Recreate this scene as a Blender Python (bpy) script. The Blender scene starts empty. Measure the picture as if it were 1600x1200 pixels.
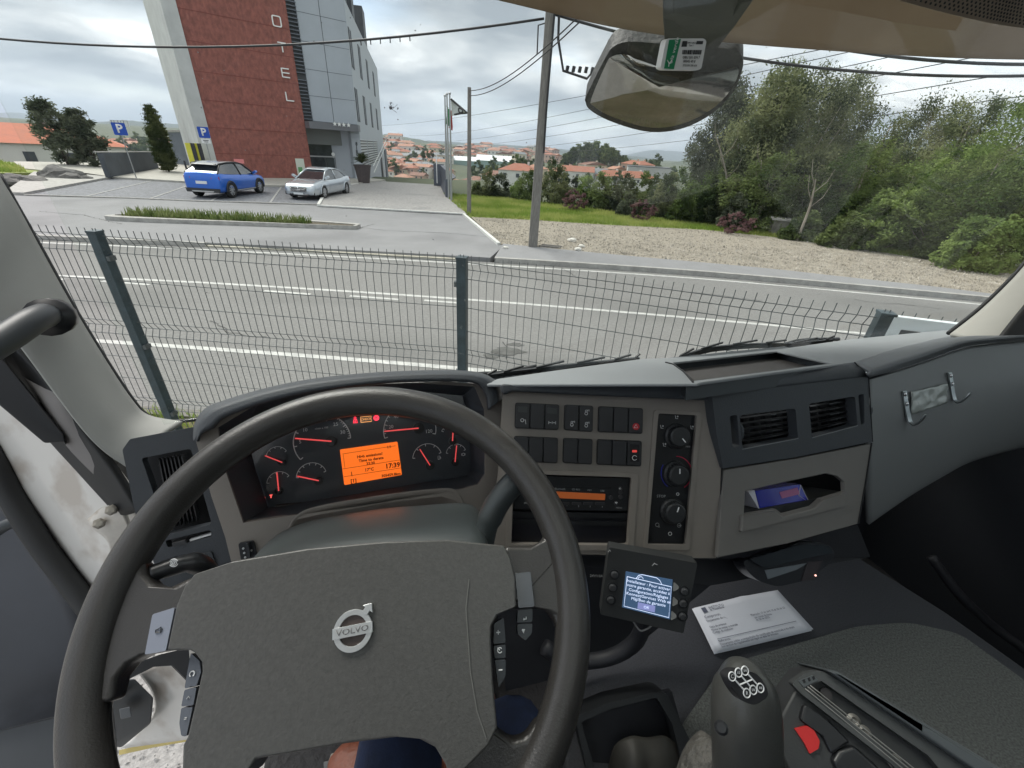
import bpy, bmesh, math, random
import numpy as np
from mathutils import Vector, Matrix
from mathutils.geometry import tessellate_polygon
R_=math.radians
S=bpy.context.scene
COL=S.collection
# ---------------- camera (calibrated: f=655px of a 1600px wide picture) ----------------
F=655.0
up=Vector((70,1175,655)).normalized()
fw=Vector((0,0,-1)); fw=(fw-up*fw.dot(up)).normalized()
rt=fw.cross(up)
RM=Matrix((rt,fw,up))            # world = RM @ cam
CAM=Vector((0,0,2.4))
cd=bpy.data.cameras.new('camera'); cam=bpy.data.objects.new('camera',cd); COL.objects.link(cam)
cd.sensor_width=36; cd.lens=F/1600*36; cd.clip_start=0.02; cd.clip_end=20000
cam.matrix_world=Matrix.Translation(CAM)@RM.to_4x4()
S.camera=cam
# ---------------- world and sun ----------------
SUN_EL,SUN_AZ=R_(52),R_(-50)      # azimuth from +Y towards +X
w=bpy.data.worlds.new('World'); S.world=w; w.use_nodes=True
def build_world():
    nt=w.node_tree; N=nt.nodes; L=nt.links; N.clear()
    out=N.new('ShaderNodeOutputWorld'); bg=N.new('ShaderNodeBackground'); bg.inputs[1].default_value=0.1
    sky=N.new('ShaderNodeTexSky'); sky.sky_type='NISHITA'; sky.sun_disc=False; sky.sun_elevation=SUN_EL; sky.sun_rotation=SUN_AZ
    tc=N.new('ShaderNodeTexCoord'); sp=N.new('ShaderNodeSeparateXYZ'); L.new(tc.outputs['Generated'],sp.inputs[0])
    zc=N.new('ShaderNodeMath'); zc.operation='MAXIMUM'; L.new(sp.outputs[2],zc.inputs[0]); zc.inputs[1].default_value=0.0
    za=N.new('ShaderNodeMath'); za.operation='ADD'; L.new(zc.outputs[0],za.inputs[0]); za.inputs[1].default_value=0.16
    dx=N.new('ShaderNodeMath'); dx.operation='DIVIDE'; L.new(sp.outputs[0],dx.inputs[0]); L.new(za.outputs[0],dx.inputs[1])
    dy=N.new('ShaderNodeMath'); dy.operation='DIVIDE'; L.new(sp.outputs[1],dy.inputs[0]); L.new(za.outputs[0],dy.inputs[1])
    cb=N.new('ShaderNodeCombineXYZ'); L.new(dx.outputs[0],cb.inputs[0]); L.new(dy.outputs[0],cb.inputs[1]); cb.inputs[2].default_value=3.7
    n1=N.new('ShaderNodeTexNoise'); n1.inputs['Scale'].default_value=0.95; n1.inputs['Detail'].default_value=9; n1.inputs['Roughness'].default_value=.55; n1.inputs['Distortion'].default_value=.35
    L.new(cb.outputs[0],n1.inputs['Vector'])
    cr=N.new('ShaderNodeValToRGB'); L.new(n1.outputs['Fac'],cr.inputs[0])
    e=cr.color_ramp.elements
    SK=3.35
    e[0].position=.36; e[0].color=(.36*SK,.40*SK,.44*SK,1)
    e[1].position=.63; e[1].color=(1.5*SK,1.5*SK,1.48*SK,1)
    m=e.new(.47); m.color=(.62*SK,.655*SK,.685*SK,1)
    m=e.new(.56); m.color=(.94*SK,.955*SK,.96*SK,1)
    # breaks in the cloud where the clear sky shows
    n2=N.new('ShaderNodeTexNoise'); n2.inputs['Scale'].default_value=.5; n2.inputs['Detail'].default_value=5
    L.new(cb.outputs[0],n2.inputs['Vector'])
    r2=N.new('ShaderNodeMapRange'); L.new(n2.outputs['Fac'],r2.inputs[0]); r2.inputs[1].default_value=.52; r2.inputs[2].default_value=.7; r2.inputs[3].default_value=0; r2.inputs[4].default_value=.5
    mx=N.new('ShaderNodeMix'); mx.data_type='RGBA'; L.new(r2.outputs[0],mx.inputs[0]); L.new(cr.outputs[0],mx.inputs[6]); L.new(sky.outputs[0],mx.inputs[7])
    L.new(mx.outputs[2],bg.inputs[0]); L.new(bg.outputs[0],out.inputs[0])
build_world()
sl=bpy.data.lights.new('sun','SUN'); sl.energy=1.5; sl.angle=R_(35); sl.color=(1,.96,.9)
so=bpy.data.objects.new('sun',sl); COL.objects.link(so)
sd=Vector((math.sin(SUN_AZ)*math.cos(SUN_EL),math.cos(SUN_AZ)*math.cos(SUN_EL),math.sin(SUN_EL)))
so.rotation_euler=sd.to_track_quat('Z','Y').to_euler()
S.view_settings.view_transform='Standard'; S.view_settings.look='None'; S.view_settings.gamma=1
S.view_settings.exposure=1.65
# ---------------- pixel rays -> real points ----------------
def ray(px,py): return RM@Vector(((px-800)/F,(600-py)/F,-1))
def P(px,py,D): return CAM+ray(px,py)*D
def onz(px,py,z):
    r=ray(px,py); return CAM+r*((z-CAM.z)/r.z)
def hitp(px,py,O,n):
    r=ray(px,py); return CAM+r*((O-CAM).dot(n)/r.dot(n))
HT=R_(20)                                    # the truck's heading
EX=Vector((math.cos(HT),math.sin(HT),0)); EY=Vector((-math.sin(HT),math.cos(HT),0)); EZ=Vector((0,0,1))
def TY(px,py,ty):
    r=ray(px,py); return CAM+r*(ty/r.dot(EY))
def TR(tx,ty,z): return EX*tx+EY*ty+Vector((0,0,z))
# ---------------- materials ----------------
def lin(c):
    f=lambda v:(v/12.92 if v<=.04045 else ((v+.055)/1.055)**2.4)
    return tuple(f(x/255) for x in c[:3])
MC={}
def M(name,col,rough=.6,metal=0,var=0,vs=6,bump=0,bs=60,btype='noise',spec=.5,emit=None,es=1,trans=0,coat=0,col2=None,vdet=4,vscale=(1,1,1),stain=None,alpha=1):
    if name in MC: return MC[name]
    m=bpy.data.materials.new(name); MC[name]=m; m.use_nodes=True
    nt=m.node_tree; N=nt.nodes; L=nt.links; b=N['Principled BSDF']
    c=tuple(col[:3])+(1,)
    b.inputs['Base Color'].default_value=c; b.inputs['Roughness'].default_value=rough; b.inputs['Metallic'].default_value=metal
    b.inputs['Specular IOR Level'].default_value=spec
    if coat: b.inputs['Coat Weight'].default_value=coat; b.inputs['Coat Roughness'].default_value=.06
    if emit: b.inputs['Emission Color'].default_value=tuple(emit)+(1,); b.inputs['Emission Strength'].default_value=es
    if trans: b.inputs['Transmission Weight'].default_value=trans
    if alpha<1: b.inputs['Alpha'].default_value=alpha
    tc=None
    def coord():
        nonlocal tc
        if tc is None:
            t=N.new('ShaderNodeTexCoord'); mp=N.new('ShaderNodeMapping'); L.new(t.outputs['Object'],mp.inputs[0]); mp.inputs['Scale'].default_value=vscale; tc=mp
        return tc.outputs[0]
    if var or col2:
        n=N.new('ShaderNodeTexNoise'); n.inputs['Scale'].default_value=vs; n.inputs['Detail'].default_value=vdet; n.inputs['Roughness'].default_value=.65
        L.new(coord(),n.inputs['Vector'])
        mr=N.new('ShaderNodeMapRange'); L.new(n.outputs['Fac'],mr.inputs[0]); mr.inputs[1].default_value=.3; mr.inputs[2].default_value=.7
        mx=N.new('ShaderNodeMix'); mx.data_type='RGBA'; L.new(mr.outputs[0],mx.inputs[0])
        if col2: a=c; d=tuple(col2[:3])+(1,)
        else: a=tuple(min(1,x*(1-var)) for x in c[:3])+(1,); d=tuple(min(1,x*(1+var)) for x in c[:3])+(1,)
        mx.inputs[6].default_value=a; mx.inputs[7].default_value=d
        last=mx.outputs[2]
        if stain:
            n3=N.new('ShaderNodeTexNoise'); n3.inputs['Scale'].default_value=stain[1]; n3.inputs['Detail'].default_value=6
            L.new(coord(),n3.inputs['Vector'])
            m3=N.new('ShaderNodeMapRange'); L.new(n3.outputs['Fac'],m3.inputs[0]); m3.inputs[1].default_value=stain[2]; m3.inputs[2].default_value=stain[2]+.12; m3.inputs[4].default_value=stain[3]
            x3=N.new('ShaderNodeMix'); x3.data_type='RGBA'; L.new(m3.outputs[0],x3.inputs[0]); L.new(last,x3.inputs[6]); x3.inputs[7].default_value=tuple(stain[0])+(1,); last=x3.outputs[2]
        L.new(last,b.inputs['Base Color'])
        if rough<.95:
            rr=N.new('ShaderNodeMapRange'); L.new(n.outputs['Fac'],rr.inputs[0]); rr.inputs[3].default_value=max(.02,rough-.08); rr.inputs[4].default_value=min(1,rough+.08); L.new(rr.outputs[0],b.inputs['Roughness'])
    if bump:
        if btype=='leather': t=N.new('ShaderNodeTexNoise'); t.inputs['Scale'].default_value=bs*.9; t.inputs['Detail'].default_value=2.5; t.inputs['Roughness'].default_value=.6; o=t.outputs['Fac']
        elif btype=='wave': t=N.new('ShaderNodeTexWave'); t.inputs['Scale'].default_value=bs; t.inputs['Distortion'].default_value=1.5; o=t.outputs['Fac']
        else: t=N.new('ShaderNodeTexNoise'); t.inputs['Scale'].default_value=bs; t.inputs['Detail'].default_value=5; o=t.outputs['Fac']
        L.new(coord(),t.inputs['Vector'])
        bp=N.new('ShaderNodeBump'); bp.inputs['Strength'].default_value=bump; bp.inputs['Distance'].default_value=.0014 if bs>150 else .02
        L.new(o,bp.inputs['Height']); L.new(bp.outputs[0],b.inputs['Normal'])
    return m
def glass(name,tint=(1,1,1),refl=1.0,rough=0.02,op=0,opc=(.1,.1,.1)):
    if name in MC: return MC[name]
    m=bpy.data.materials.new(name); MC[name]=m; m.use_nodes=True; nt=m.node_tree; N=nt.nodes; L=nt.links; N.clear()
    o=N.new('ShaderNodeOutputMaterial'); t=N.new('ShaderNodeBsdfTransparent'); t.inputs[0].default_value=tint+(1,)
    g=N.new('ShaderNodeBsdfGlossy'); g.inputs['Roughness'].default_value=rough
    fr=N.new('ShaderNodeFresnel'); fr.inputs[0].default_value=1.45
    mu=N.new('ShaderNodeMath'); mu.operation='MULTIPLY'; mu.use_clamp=True; L.new(fr.outputs[0],mu.inputs[0]); mu.inputs[1].default_value=refl
    mx=N.new('ShaderNodeMixShader'); L.new(mu.outputs[0],mx.inputs[0]); L.new(t.outputs[0],mx.inputs[1]); L.new(g.outputs[0],mx.inputs[2])
    last=mx
    if op:
        d=N.new('ShaderNodeBsdfDiffuse'); d.inputs[0].default_value=opc+(1,); m2=N.new('ShaderNodeMixShader'); m2.inputs[0].default_value=op
        L.new(mx.outputs[0],m2.inputs[1]); L.new(d.outputs[0],m2.inputs[2]); last=m2
    L.new(last.outputs[0],o.inputs[0]); return m
def leafmat(name,c1,c2,scale=.35,tr=.35):
    if name in MC: return MC[name]
    m=bpy.data.materials.new(name); MC[name]=m; m.use_nodes=True; nt=m.node_tree; N=nt.nodes; L=nt.links; N.clear()
    o=N.new('ShaderNodeOutputMaterial'); tc=N.new('ShaderNodeTexCoord'); n=N.new('ShaderNodeTexNoise'); n.inputs['Scale'].default_value=scale; n.inputs['Detail'].default_value=5
    oi=N.new('ShaderNodeObjectInfo'); ad=N.new('ShaderNodeVectorMath'); ad.operation='ADD'; mu=N.new('ShaderNodeMath'); mu.operation='MULTIPLY'; mu.inputs[1].default_value=37
    L.new(oi.outputs['Random'],mu.inputs[0]); L.new(tc.outputs['Object'],ad.inputs[0]); L.new(mu.outputs[0],ad.inputs[1]); L.new(ad.outputs[0],n.inputs['Vector'])
    mr=N.new('ShaderNodeMapRange'); mr.inputs[1].default_value=.40; mr.inputs[2].default_value=.60; L.new(n.outputs['Fac'],mr.inputs[0])
    mx=N.new('ShaderNodeMix'); mx.data_type='RGBA'; mx.inputs[6].default_value=tuple(c1)+(1,); mx.inputs[7].default_value=tuple(c2)+(1,); L.new(mr.outputs[0],mx.inputs[0])
    hs=N.new('ShaderNodeHueSaturation'); hv=N.new('ShaderNodeMapRange'); hv.inputs[3].default_value=.75; hv.inputs[4].default_value=1.3; L.new(oi.outputs['Random'],hv.inputs[0]); L.new(hv.outputs[0],hs.inputs['Value']); L.new(mx.outputs[2],hs.inputs['Color'])
    d=N.new('ShaderNodeBsdfDiffuse'); t=N.new('ShaderNodeBsdfTranslucent'); ms=N.new('ShaderNodeMixShader'); ms.inputs[0].default_value=tr
    L.new(hs.outputs[0],d.inputs[0]); L.new(hs.outputs[0],t.inputs[0]); L.new(d.outputs[0],ms.inputs[1]); L.new(t.outputs[0],ms.inputs[2])
    L.new(ms.outputs[0],o.inputs[0]); return m
# ---------------- object helpers ----------------
def empty(name,loc=(0,0,0),label=None,cat=None,group=None,rz=0):
    o=bpy.data.objects.new(name,None); COL.objects.link(o); o.location=loc; o.rotation_euler=(0,0,rz); o.empty_display_size=.1
    return tag(o,label,cat,group)
def tag(o,label=None,cat=None,group=None,kind=None):
    if label: o['label']=label
    if cat: o['category']=cat
    if group: o['group']=group
    if kind: o['kind']=kind
    return o
def link(name,me,mat,parent=None,smooth=False,bevel=0,seg=2,world=True,auto=None):
    o=bpy.data.objects.new(name,me); COL.objects.link(o)
    if mat: me.materials.append(mat)
    if parent:
        o.parent=parent
        if world:
            o.matrix_parent_inverse=pw(parent).inverted()
    if smooth:
        me.polygons.foreach_set('use_smooth',[True]*len(me.polygons)); me.update()
    if bevel:
        md=o.modifiers.new('bevel','BEVEL'); md.width=bevel; md.segments=seg; md.limit_method='ANGLE'; md.angle_limit=R_(35)
        if seg>1:
            me.polygons.foreach_set('use_smooth',[True]*len(me.polygons)); md.harden_normals=True
    return o
def pw(o):
    m=Matrix.LocRotScale(o.location,o.rotation_euler,o.scale)
    if o.parent: m=pw(o.parent)@o.matrix_parent_inverse@m
    return m
class MB:
    def __init__(s): s.v=[]; s.f=[]
    def add(s,vs,fs):
        k=len(s.v); s.v+= [tuple(x) for x in vs]; s.f+=[tuple(i+k for i in f) for f in fs]; return s
    def box(s,c,size,rot=None):
        c=Vector(c); h=Vector(size)/2; vs=[]
        for z in(-1,1):
            for y in(-1,1):
                for x in(-1,1):
                    p=Vector((x*h.x,y*h.y,z*h.z)); p=rot@p if rot else p; vs.append(c+p)
        return s.add(vs,[(0,2,3,1),(4,5,7,6),(0,1,5,4),(2,6,7,3),(0,4,6,2),(1,3,7,5)])
    def bar(s,a,b,w,h=None,upv=None):
        a=Vector(a);b=Vector(b);h=h or w; d=(b-a); l=d.length; d.normalize()
        u=Vector(upv) if upv else (Vector((0,0,1)) if abs(d.z)<.95 else Vector((1,0,0)))
        x=d.cross(u).normalized(); z=x.cross(d); m=Matrix((x,d,z)).transposed()
        return s.box((a+b)/2,(w,l,h),m)
    def tube(s,pts,r,n=8,cap=True,sq=None):
        pts=[Vector(p) for p in pts]; rr=r if isinstance(r,(list,tuple)) else [r]*len(pts)
        k0=len(s.v); x=None
        for i,p in enumerate(pts):
            d=(pts[min(i+1,len(pts)-1)]-pts[max(i-1,0)]).normalized()
            if x is None: x=d.orthogonal().normalized()
            x=(x-d*x.dot(d)).normalized(); y=d.cross(x)
            for j in range(n):
                a=2*math.pi*j/n; s.v.append(tuple(p+(x*math.cos(a)+y*math.sin(a))*rr[i]))
        for i in range(len(pts)-1):
            for j in range(n):
                a=k0+i*n+j; b=k0+i*n+(j+1)%n; s.f.append((a,b,b+n,a+n))
        if cap: s.f.append(tuple(k0+j for j in range(n))[::-1]); s.f.append(tuple(k0+(len(pts)-1)*n+j for j in range(n)))
        return s
    def lathe(s,prof,O,ax,n=24,xd=None):
        ax=Vector(ax).normalized(); x=Vector(xd).normalized() if xd else ax.orthogonal().normalized(); y=ax.cross(x); O=Vector(O); k0=len(s.v)
        for r,h in prof:
            for j in range(n):
                a=2*math.pi*j/n; s.v.append(tuple(O+ax*h+(x*math.cos(a)+y*math.sin(a))*r))
        for i in range(len(prof)-1):
            for j in range(n):
                a=k0+i*n+j;b=k0+i*n+(j+1)%n; s.f.append((a,b,b+n,a+n))
        s.f.append(tuple(k0+j for j in range(n))[::-1]); s.f.append(tuple(k0+(len(prof)-1)*n+j for j in range(n)))
        return s
    def prism(s,front,d,holes=()):
        front=[Vector(p) for p in front]; loops=[front]+[[Vector(p) for p in h] for h in holes]; d=Vector(d)
        tr=tessellate_polygon(loops); allp=[p for l in loops for p in l]; n=len(allp)
        vs=allp+[p+d for p in allp]; fs=[]
        for t in tr: fs.append(tuple(t)); fs.append(tuple(i+n for i in t[::-1]))
        k=0
        for l in loops:
            m=len(l)
            for i in range(m):
                a=k+i;b=k+(i+1)%m; fs.append((a,b,b+n,a+n))
            k+=m
        return s.add(vs,fs)
    def build(s,name,mat,parent=None,smooth=False,bevel=0,seg=2,weld=False):
        me=bpy.data.meshes.new(name)
        if parent is not None:
            pass
        me.from_pydata(s.v,[],s.f); me.update()
        bm=bmesh.new(); bm.from_mesh(me)
        if weld: bmesh.ops.remove_doubles(bm,verts=bm.verts,dist=1e-5)
        bmesh.ops.recalc_face_normals(bm,faces=bm.faces); bm.to_mesh(me); bm.free()
        return link(name,me,mat,parent,smooth,bevel,seg)
def cr(p0,p1,p2,p3,t): return .5*((2*p1)+(-p0+p2)*t+(2*p0-5*p1+4*p2-p3)*t*t+(-p0+3*p1-3*p2+p3)*t**3)
def spline(pts,k=6,closed=False):
    n=len(pts); out=[]
    if k<=1: return list(pts)
    rng=range(n if closed else n-1)
    for i in rng:
        if closed: a,b,c,d=pts[(i-1)%n],pts[i],pts[(i+1)%n],pts[(i+2)%n]
        else: a,b,c,d=pts[max(i-1,0)],pts[i],pts[i+1],pts[min(i+2,n-1)]
        for j in range(k): out.append(cr(a,b,c,d,j/k))
    if not closed: out.append(pts[-1])
    return out
def loft(name,rows,mat,parent=None,ku=6,kv=4,thick=.004,smooth=True,off=0):
    rows=[[Vector(p) for p in r] for r in rows]
    rows=[spline(r,ku) for r in rows]; cols=list(zip(*rows)); cols=[spline(list(c),kv) for c in cols]
    nu=len(cols); nv=len(cols[0]); vs=[tuple(p) for c in cols for p in c]
    fs=[(i*nv+j,(i+1)*nv+j,(i+1)*nv+j+1,i*nv+j+1) for i in range(nu-1) for j in range(nv-1)]
    me=bpy.data.meshes.new(name); me.from_pydata(vs,[],fs); me.update()
    if me.polygons:
        p=me.polygons[len(me.polygons)//2]
        if p.normal.dot(CAM-p.center)<0: me.flip_normals()
    o=link(name,me,mat,parent,smooth)
    if thick:
        md=o.modifiers.new('solid','SOLIDIFY'); md.thickness=thick; md.offset=-1
    return o
def rnd(pts,r,seg=4):
    out=[];n=len(pts); pts=[Vector(p[:2]) for p in pts]
    rl=r if isinstance(r,(list,tuple)) else [r]*n
    for i in range(n):
        a,b,c=pts[i-1],pts[i],pts[(i+1)%n]; q=min(rl[i],(a-b).length*.45,(c-b).length*.45)
        if q<=0: out.append(tuple(b)); continue
        p=b+(a-b).normalized()*q; s=b+(c-b).normalized()*q
        for j in range(seg+1):
            t=j/seg; out.append(tuple(p*(1-t)**2+b*2*t*(1-t)+s*t*t))
    return out
class Pl:
    def __init__(s,px,py,D,h=0,e=29,O=None,n=None):
        s.O=O if O is not None else P(px,py,D)
        s.n=Vector(n).normalized() if n is not None else Vector((math.sin(R_(h))*math.cos(R_(e)),-math.cos(R_(h))*math.cos(R_(e)),math.sin(R_(e))))
    def at(s,px,py,off=0): return hitp(px,py,s.O+s.n*off,s.n)
    def prism(s,name,pts,o0,o1,mat,parent=None,holes=(),bevel=0,seg=2):
        fr=[s.at(x,y,o1) for x,y in pts]; hs=[[s.at(x,y,o1) for x,y in h] for h in holes]
        return MB().prism(fr,-s.n*(o1-o0),hs).build(name,mat,parent,bevel=bevel,seg=seg)
    def ax(s,px,py,slope=0,off=0):
        u=(s.at(px+4,py+4*slope,off)-s.at(px-4,py-4*slope,off)); pxm=u.length/8/math.sqrt(1+slope*slope); u.normalize(); return u,s.n.cross(u),pxm
    def text(s,name,body,px,py,hpx,mat,parent=None,slope=0,off=.001,align='CENTER',ext=.0002,sx=1,bold=0,sp=1):
        u,v,m=s.ax(px,py,slope,off); return text3(name,body,s.at(px,py,off),u,v,hpx*m/.72,mat,parent,align,ext,sx,bold,sp)
    def disc(s,px,py,rpx,off,slope=0): 
        u,v,m=s.ax(px,py,slope,off); return s.at(px,py,off),u,v,m*rpx
def text3(name,body,O,u,v,size,mat,parent=None,align='CENTER',ext=.0002,sx=1,bold=0,sp=1):
    cu=bpy.data.curves.new(name,'FONT'); cu.body=body; cu.size=1; cu.align_x=align; cu.align_y='CENTER'; cu.resolution_u=2; cu.space_line=sp; cu.offset=bold
    ob=bpy.data.objects.new(name,cu); COL.objects.link(ob)
    bpy.context.view_layer.update()
    me=bpy.data.meshes.new_from_object(ob.evaluated_get(bpy.context.evaluated_depsgraph_get()))
    bpy.data.objects.remove(ob); bpy.data.curves.remove(cu)
    n=Vector(u).cross(Vector(v)); m=Matrix((Vector(u)*size*sx,Vector(v)*size,n)).transposed().to_4x4(); m.translation=Vector(O)
    me.transform(m)
    if ext:
        bm=bmesh.new(); bm.from_mesh(me); r=bmesh.ops.extrude_face_region(bm,geom=bm.faces[:]); 
        bmesh.ops.translate(bm,verts=[g for g in r['geom'] if isinstance(g,bmesh.types.BMVert)],vec=n.normalized()*ext); bm.to_mesh(me); bm.free()
    me.materials.clear()
    return link(name,me,mat,parent)
def copytree(o,parent=None,loc=None,rz=None,label=None,scale=None):
    c=o.copy(); COL.objects.link(c)
    if parent is not None: c.parent=parent
    if loc is not None: c.location=loc
    if rz is not None: c.rotation_euler=(0,0,rz)
    if scale is not None: c.scale=(scale,)*3 if not isinstance(scale,tuple) else scale
    if label: c['label']=label
    for ch in [x for x in o.children]: copytree(ch,c)
    return c
rnG=random.Random(7)
# ================= THE PLACE OUTSIDE: ground, road, yard =================
def sheet(name,pts,z,mat,thick=.1,parent=None,smooth=False):
    return tag(MB().prism([(x,y,z) for x,y in pts],(0,0,-thick)).build(name,mat,parent),kind=None if parent else 'structure')
asph=M('asphalt',(.20,.197,.19),.9,var=.22,vs=38,bump=.9,bs=55,vdet=3,stain=((.13,.13,.125),.30,.50,.6),vscale=(.45,1,1))
asph2=M('forecourt_asphalt',(.235,.235,.24),.9,var=.09,vs=.9,bump=.5,bs=70,vdet=12,stain=((.15,.15,.155),.25,.52,.6))
pave=M('pavement',(.235,.235,.24),.9,var=.08,vs=2,bump=.4,bs=60,vdet=8)
conc=M('kerb_concrete',(.36,.35,.33),.9,var=.25,vs=5,bump=.3,bs=40,vdet=8)
cobw=M('pale_setts',(.30,.29,.28),.85,var=.4,vs=9,bump=1,bs=30,btype='leather',vdet=6,stain=((.2,.2,.2),.6,.56,.5))
cobd=M('grey_setts',(.15,.155,.17),.8,var=.55,vs=9,bump=1,bs=18,btype='leather',vdet=6)
paint=M('road_paint',(.46,.46,.44),.75,var=.2,vs=9,vdet=8,stain=((.35,.35,.34),7,.52,.8))
grav=M('gravel',(.20,.175,.135),.95,col2=(.36,.325,.27),vs=9,bump=1,bs=22,vdet=10,stain=((.15,.135,.105),.8,.56,.6))
soil=M('soil_and_grass',(.085,.08,.04),.95,col2=(.19,.155,.105),vs=1.2,bump=.8,bs=12,vdet=8)
gr_m=M('meadow',(.17,.24,.055),.95,col2=(.30,.32,.11),vs=.7,bump=1,bs=14,vdet=9)
yard=M('yard_gravel',(.22,.215,.21),.95,col2=(.40,.39,.38),vs=34,bump=1,bs=30,vdet=6)
def sm(a,b,t):
    t=max(0,min(1,(t-a)/(b-a))); return t*t*(3-2*t)
def hgt(x,y):
    z=-.75
    edge=23-1.0*sm(8,15,x)*6 if x>-5 else 39
    if x<-22: edge=52
    if x>-5: z-= 1.6*sm(edge,edge+16,y)
    z-=6*sm(33,50,y)*sm(-36,-44,x)
    z-=(8+8*sm(-2,-22,x))*sm(max(edge,36)+4,165,y)
    z+=24*sm(260,800,y)*sm(60,-250,x)+7*sm(500,1500,y)
    z+=2.0*sm(400,100,y)*0
    z+=1.2*math.sin(x*.021)*math.cos(y*.017)*sm(60,200,y)
    return z
def gy():
    xs=sorted(set([round(v,1) for v in list(np.arange(-60,60,2.5))+list(np.arange(-400,400,20))+list(np.arange(-6000,6001,400))]))
    ys=sorted(set([round(v,1) for v in [-300,-60,-20]+list(np.arange(-10,70,2.5))+list(np.arange(70,420,12))+list(np.arange(420,1500,60))+list(np.arange(1500,9001,500))]))
    vs=[(x,y,hgt(x,y)) for y in ys for x in xs]; n=len(xs)
    fs=[(j*n+i,j*n+i+1,(j+1)*n+i+1,(j+1)*n+i) for j in range(len(ys)-1) for i in range(n-1)]
    me=bpy.data.meshes.new('ground'); me.from_pydata(vs,[],fs); o=link('ground',me,M('ground',(.05,.07,.035),.95,col2=(.10,.105,.06),vs=.03,vdet=10,bump=.5,bs=2),smooth=True); tag(o,kind='structure')
gy()
def tohit(px,py,y0=110):
    r=ray(px,py); t=y0/max(r.y,.01); last=t
    for i in range(4000):
        p=CAM+r*t
        if p.z<=hgt(p.x,p.y): return p
        last=t; t*=1.004
    return p
# road
near=[(-60,4.3),(-20,4.25),(-4,4.0),(3,3.75),(12,3.2),(60,-.5)]
farE=[(60,5.5),(30,9.0),(12.7,11.75),(7.3,12.55),(3.6,12.85),(-1.7,12.9),(-7.8,12.75),(-13.7,12.4),(-30,11.3),(-60,8.5)]
def sp2(pts,k=6): return [(p.x,p.y) for p in spline([Vector((a,b,0)) for a,b in pts],k)]
farS=sp2(farE); nearS=sp2(near)
sheet('road',nearS+farS,-.6,asph)
def shifted(line,d):
    out=[]
    for i,(x,y) in enumerate(line):
        a=line[max(i-1,0)];b=line[min(i+1,len(line)-1)]; t=Vector((b[0]-a[0],b[1]-a[1])).normalized(); out.append((x-t.y*d,y+t.x*d))
    return out
def band(name,line,d0,d1,z,mat,thick=.004):
    return sheet(name,shifted(line,d0)+shifted(line,d1)[::-1],z,mat,thick)
fl=[p for p in farS]           # runs from right to left: positive d = towards -y? (left of direction)
band('road_marking',fl,.30,.43,-.594,paint,.008)
mid=sp2([(60,2.2),(30,5.6),(12.7,8.05),(7.3,8.5),(2.7,8.93),(-1.5,9.2),(-5.9,9.27),(-10.3,9.15),(-30,8.3),(-60,5.8)])
band('road_marking',mid,-.06,.06,-.594,paint,.008)
for a,b in((-5.6,-4.55),(-3.7,-2.6),(-2.05,-1.1),(-9.2,-8.1),(-11.1,-10)):
    sheet('road_marking',[(a,9.0),(b,8.95),(b,8.85),(a,8.9)],-.594,paint,.008)
nl=sp2([(60,-.2),(30,1.9),(18,3.3),(12,4.1),(8,4.75),(4,5.35),(-.8,5.78),(-5,5.95),(-9,6.0),(-14,5.95),(-22,5.75),(-34,5.4),(-60,4.6)][::-1])
band('road_marking',nl,-.06,.06,-.594,paint,.008)
# far kerb and pavement
iA=[i for i,p in enumerate(fl) if p[0]>-1.2]; iB=[i for i,p in enumerate(fl) if p[0]<-9.2]
lr=[fl[i] for i in iA]; ll=[fl[i] for i in iB]
band('kerb',lr,-.14,0,-.46,conc,.3); band('kerb',ll,-.14,0,-.48,conc,.3)
lm=[(p[0],p[1]) for p in fl if -9.6<=p[0]<=-.9]
band('kerb',lm,-.16,0,-.56,M('dropped_kerb',(.38,.36,.30),.9,var=.2,vs=3),.2)
pv=[(x,y) for x,y in shifted(lr,-.14)]
back=sp2([(-.6,15.2),(4,14.35),(7.9,13.75),(11.8,12.75),(20,11.0),(60,6.2)])
sheet('pavement',pv+back,-.465,pave,.2)
# hotel forecourt
fc=[(p[0],p[1]) for p in fl if p[0]<=-.9]
fcs=[(x,y+.16) for x,y in fc]
sheet('forecourt',[(-.9,fcs[0][1]),(-.55,15.2),(-2.75,21.9),(-9.9,21.8),(-10.2,22.3),(-15.2,21.2),(-18.4,20.8),(-22,19.8),(-60,18)]+fcs[::-1],-.5,asph2,.2)
MB().bar((-.75,15.1,-.47),(-2.85,21.9,-.47),.12,.1).build('kerb',M('white_kerb',(.6,.6,.57),.8,var=.2,vs=8)); tag(bpy.data.objects['kerb.003'],kind='structure')
# planted traffic island
isl=[(-14.3,15.3),(-9.7,15.85),(-6.5,16.3),(-6.2,16.6),(-6.5,16.95),(-9.5,17.0),(-13.9,16.5),(-14.6,15.9)]
iso=[(Vector((x,y,0))) for x,y in isl]; isp=[(p.x,p.y) for p in spline(iso,4,True)]
cx=sum(p[0] for p in isp)/len(isp); cy=sum(p[1] for p in isp)/len(isp)
inn=[(cx+(x-cx)*.97,cy+(y-cy)*.72) for x,y in isp]
MB().prism([(x,y,-.36) for x,y in isp],(0,0,-.2),[[(x,y,-.36) for x,y in inn]]).build('kerb',conc); tag(bpy.data.objects['kerb.004'],kind='structure')
sheet('planting_bed',inn,-.39,M('bed_soil',(.09,.075,.05),.95,var=.3,vs=9),.15)
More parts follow.
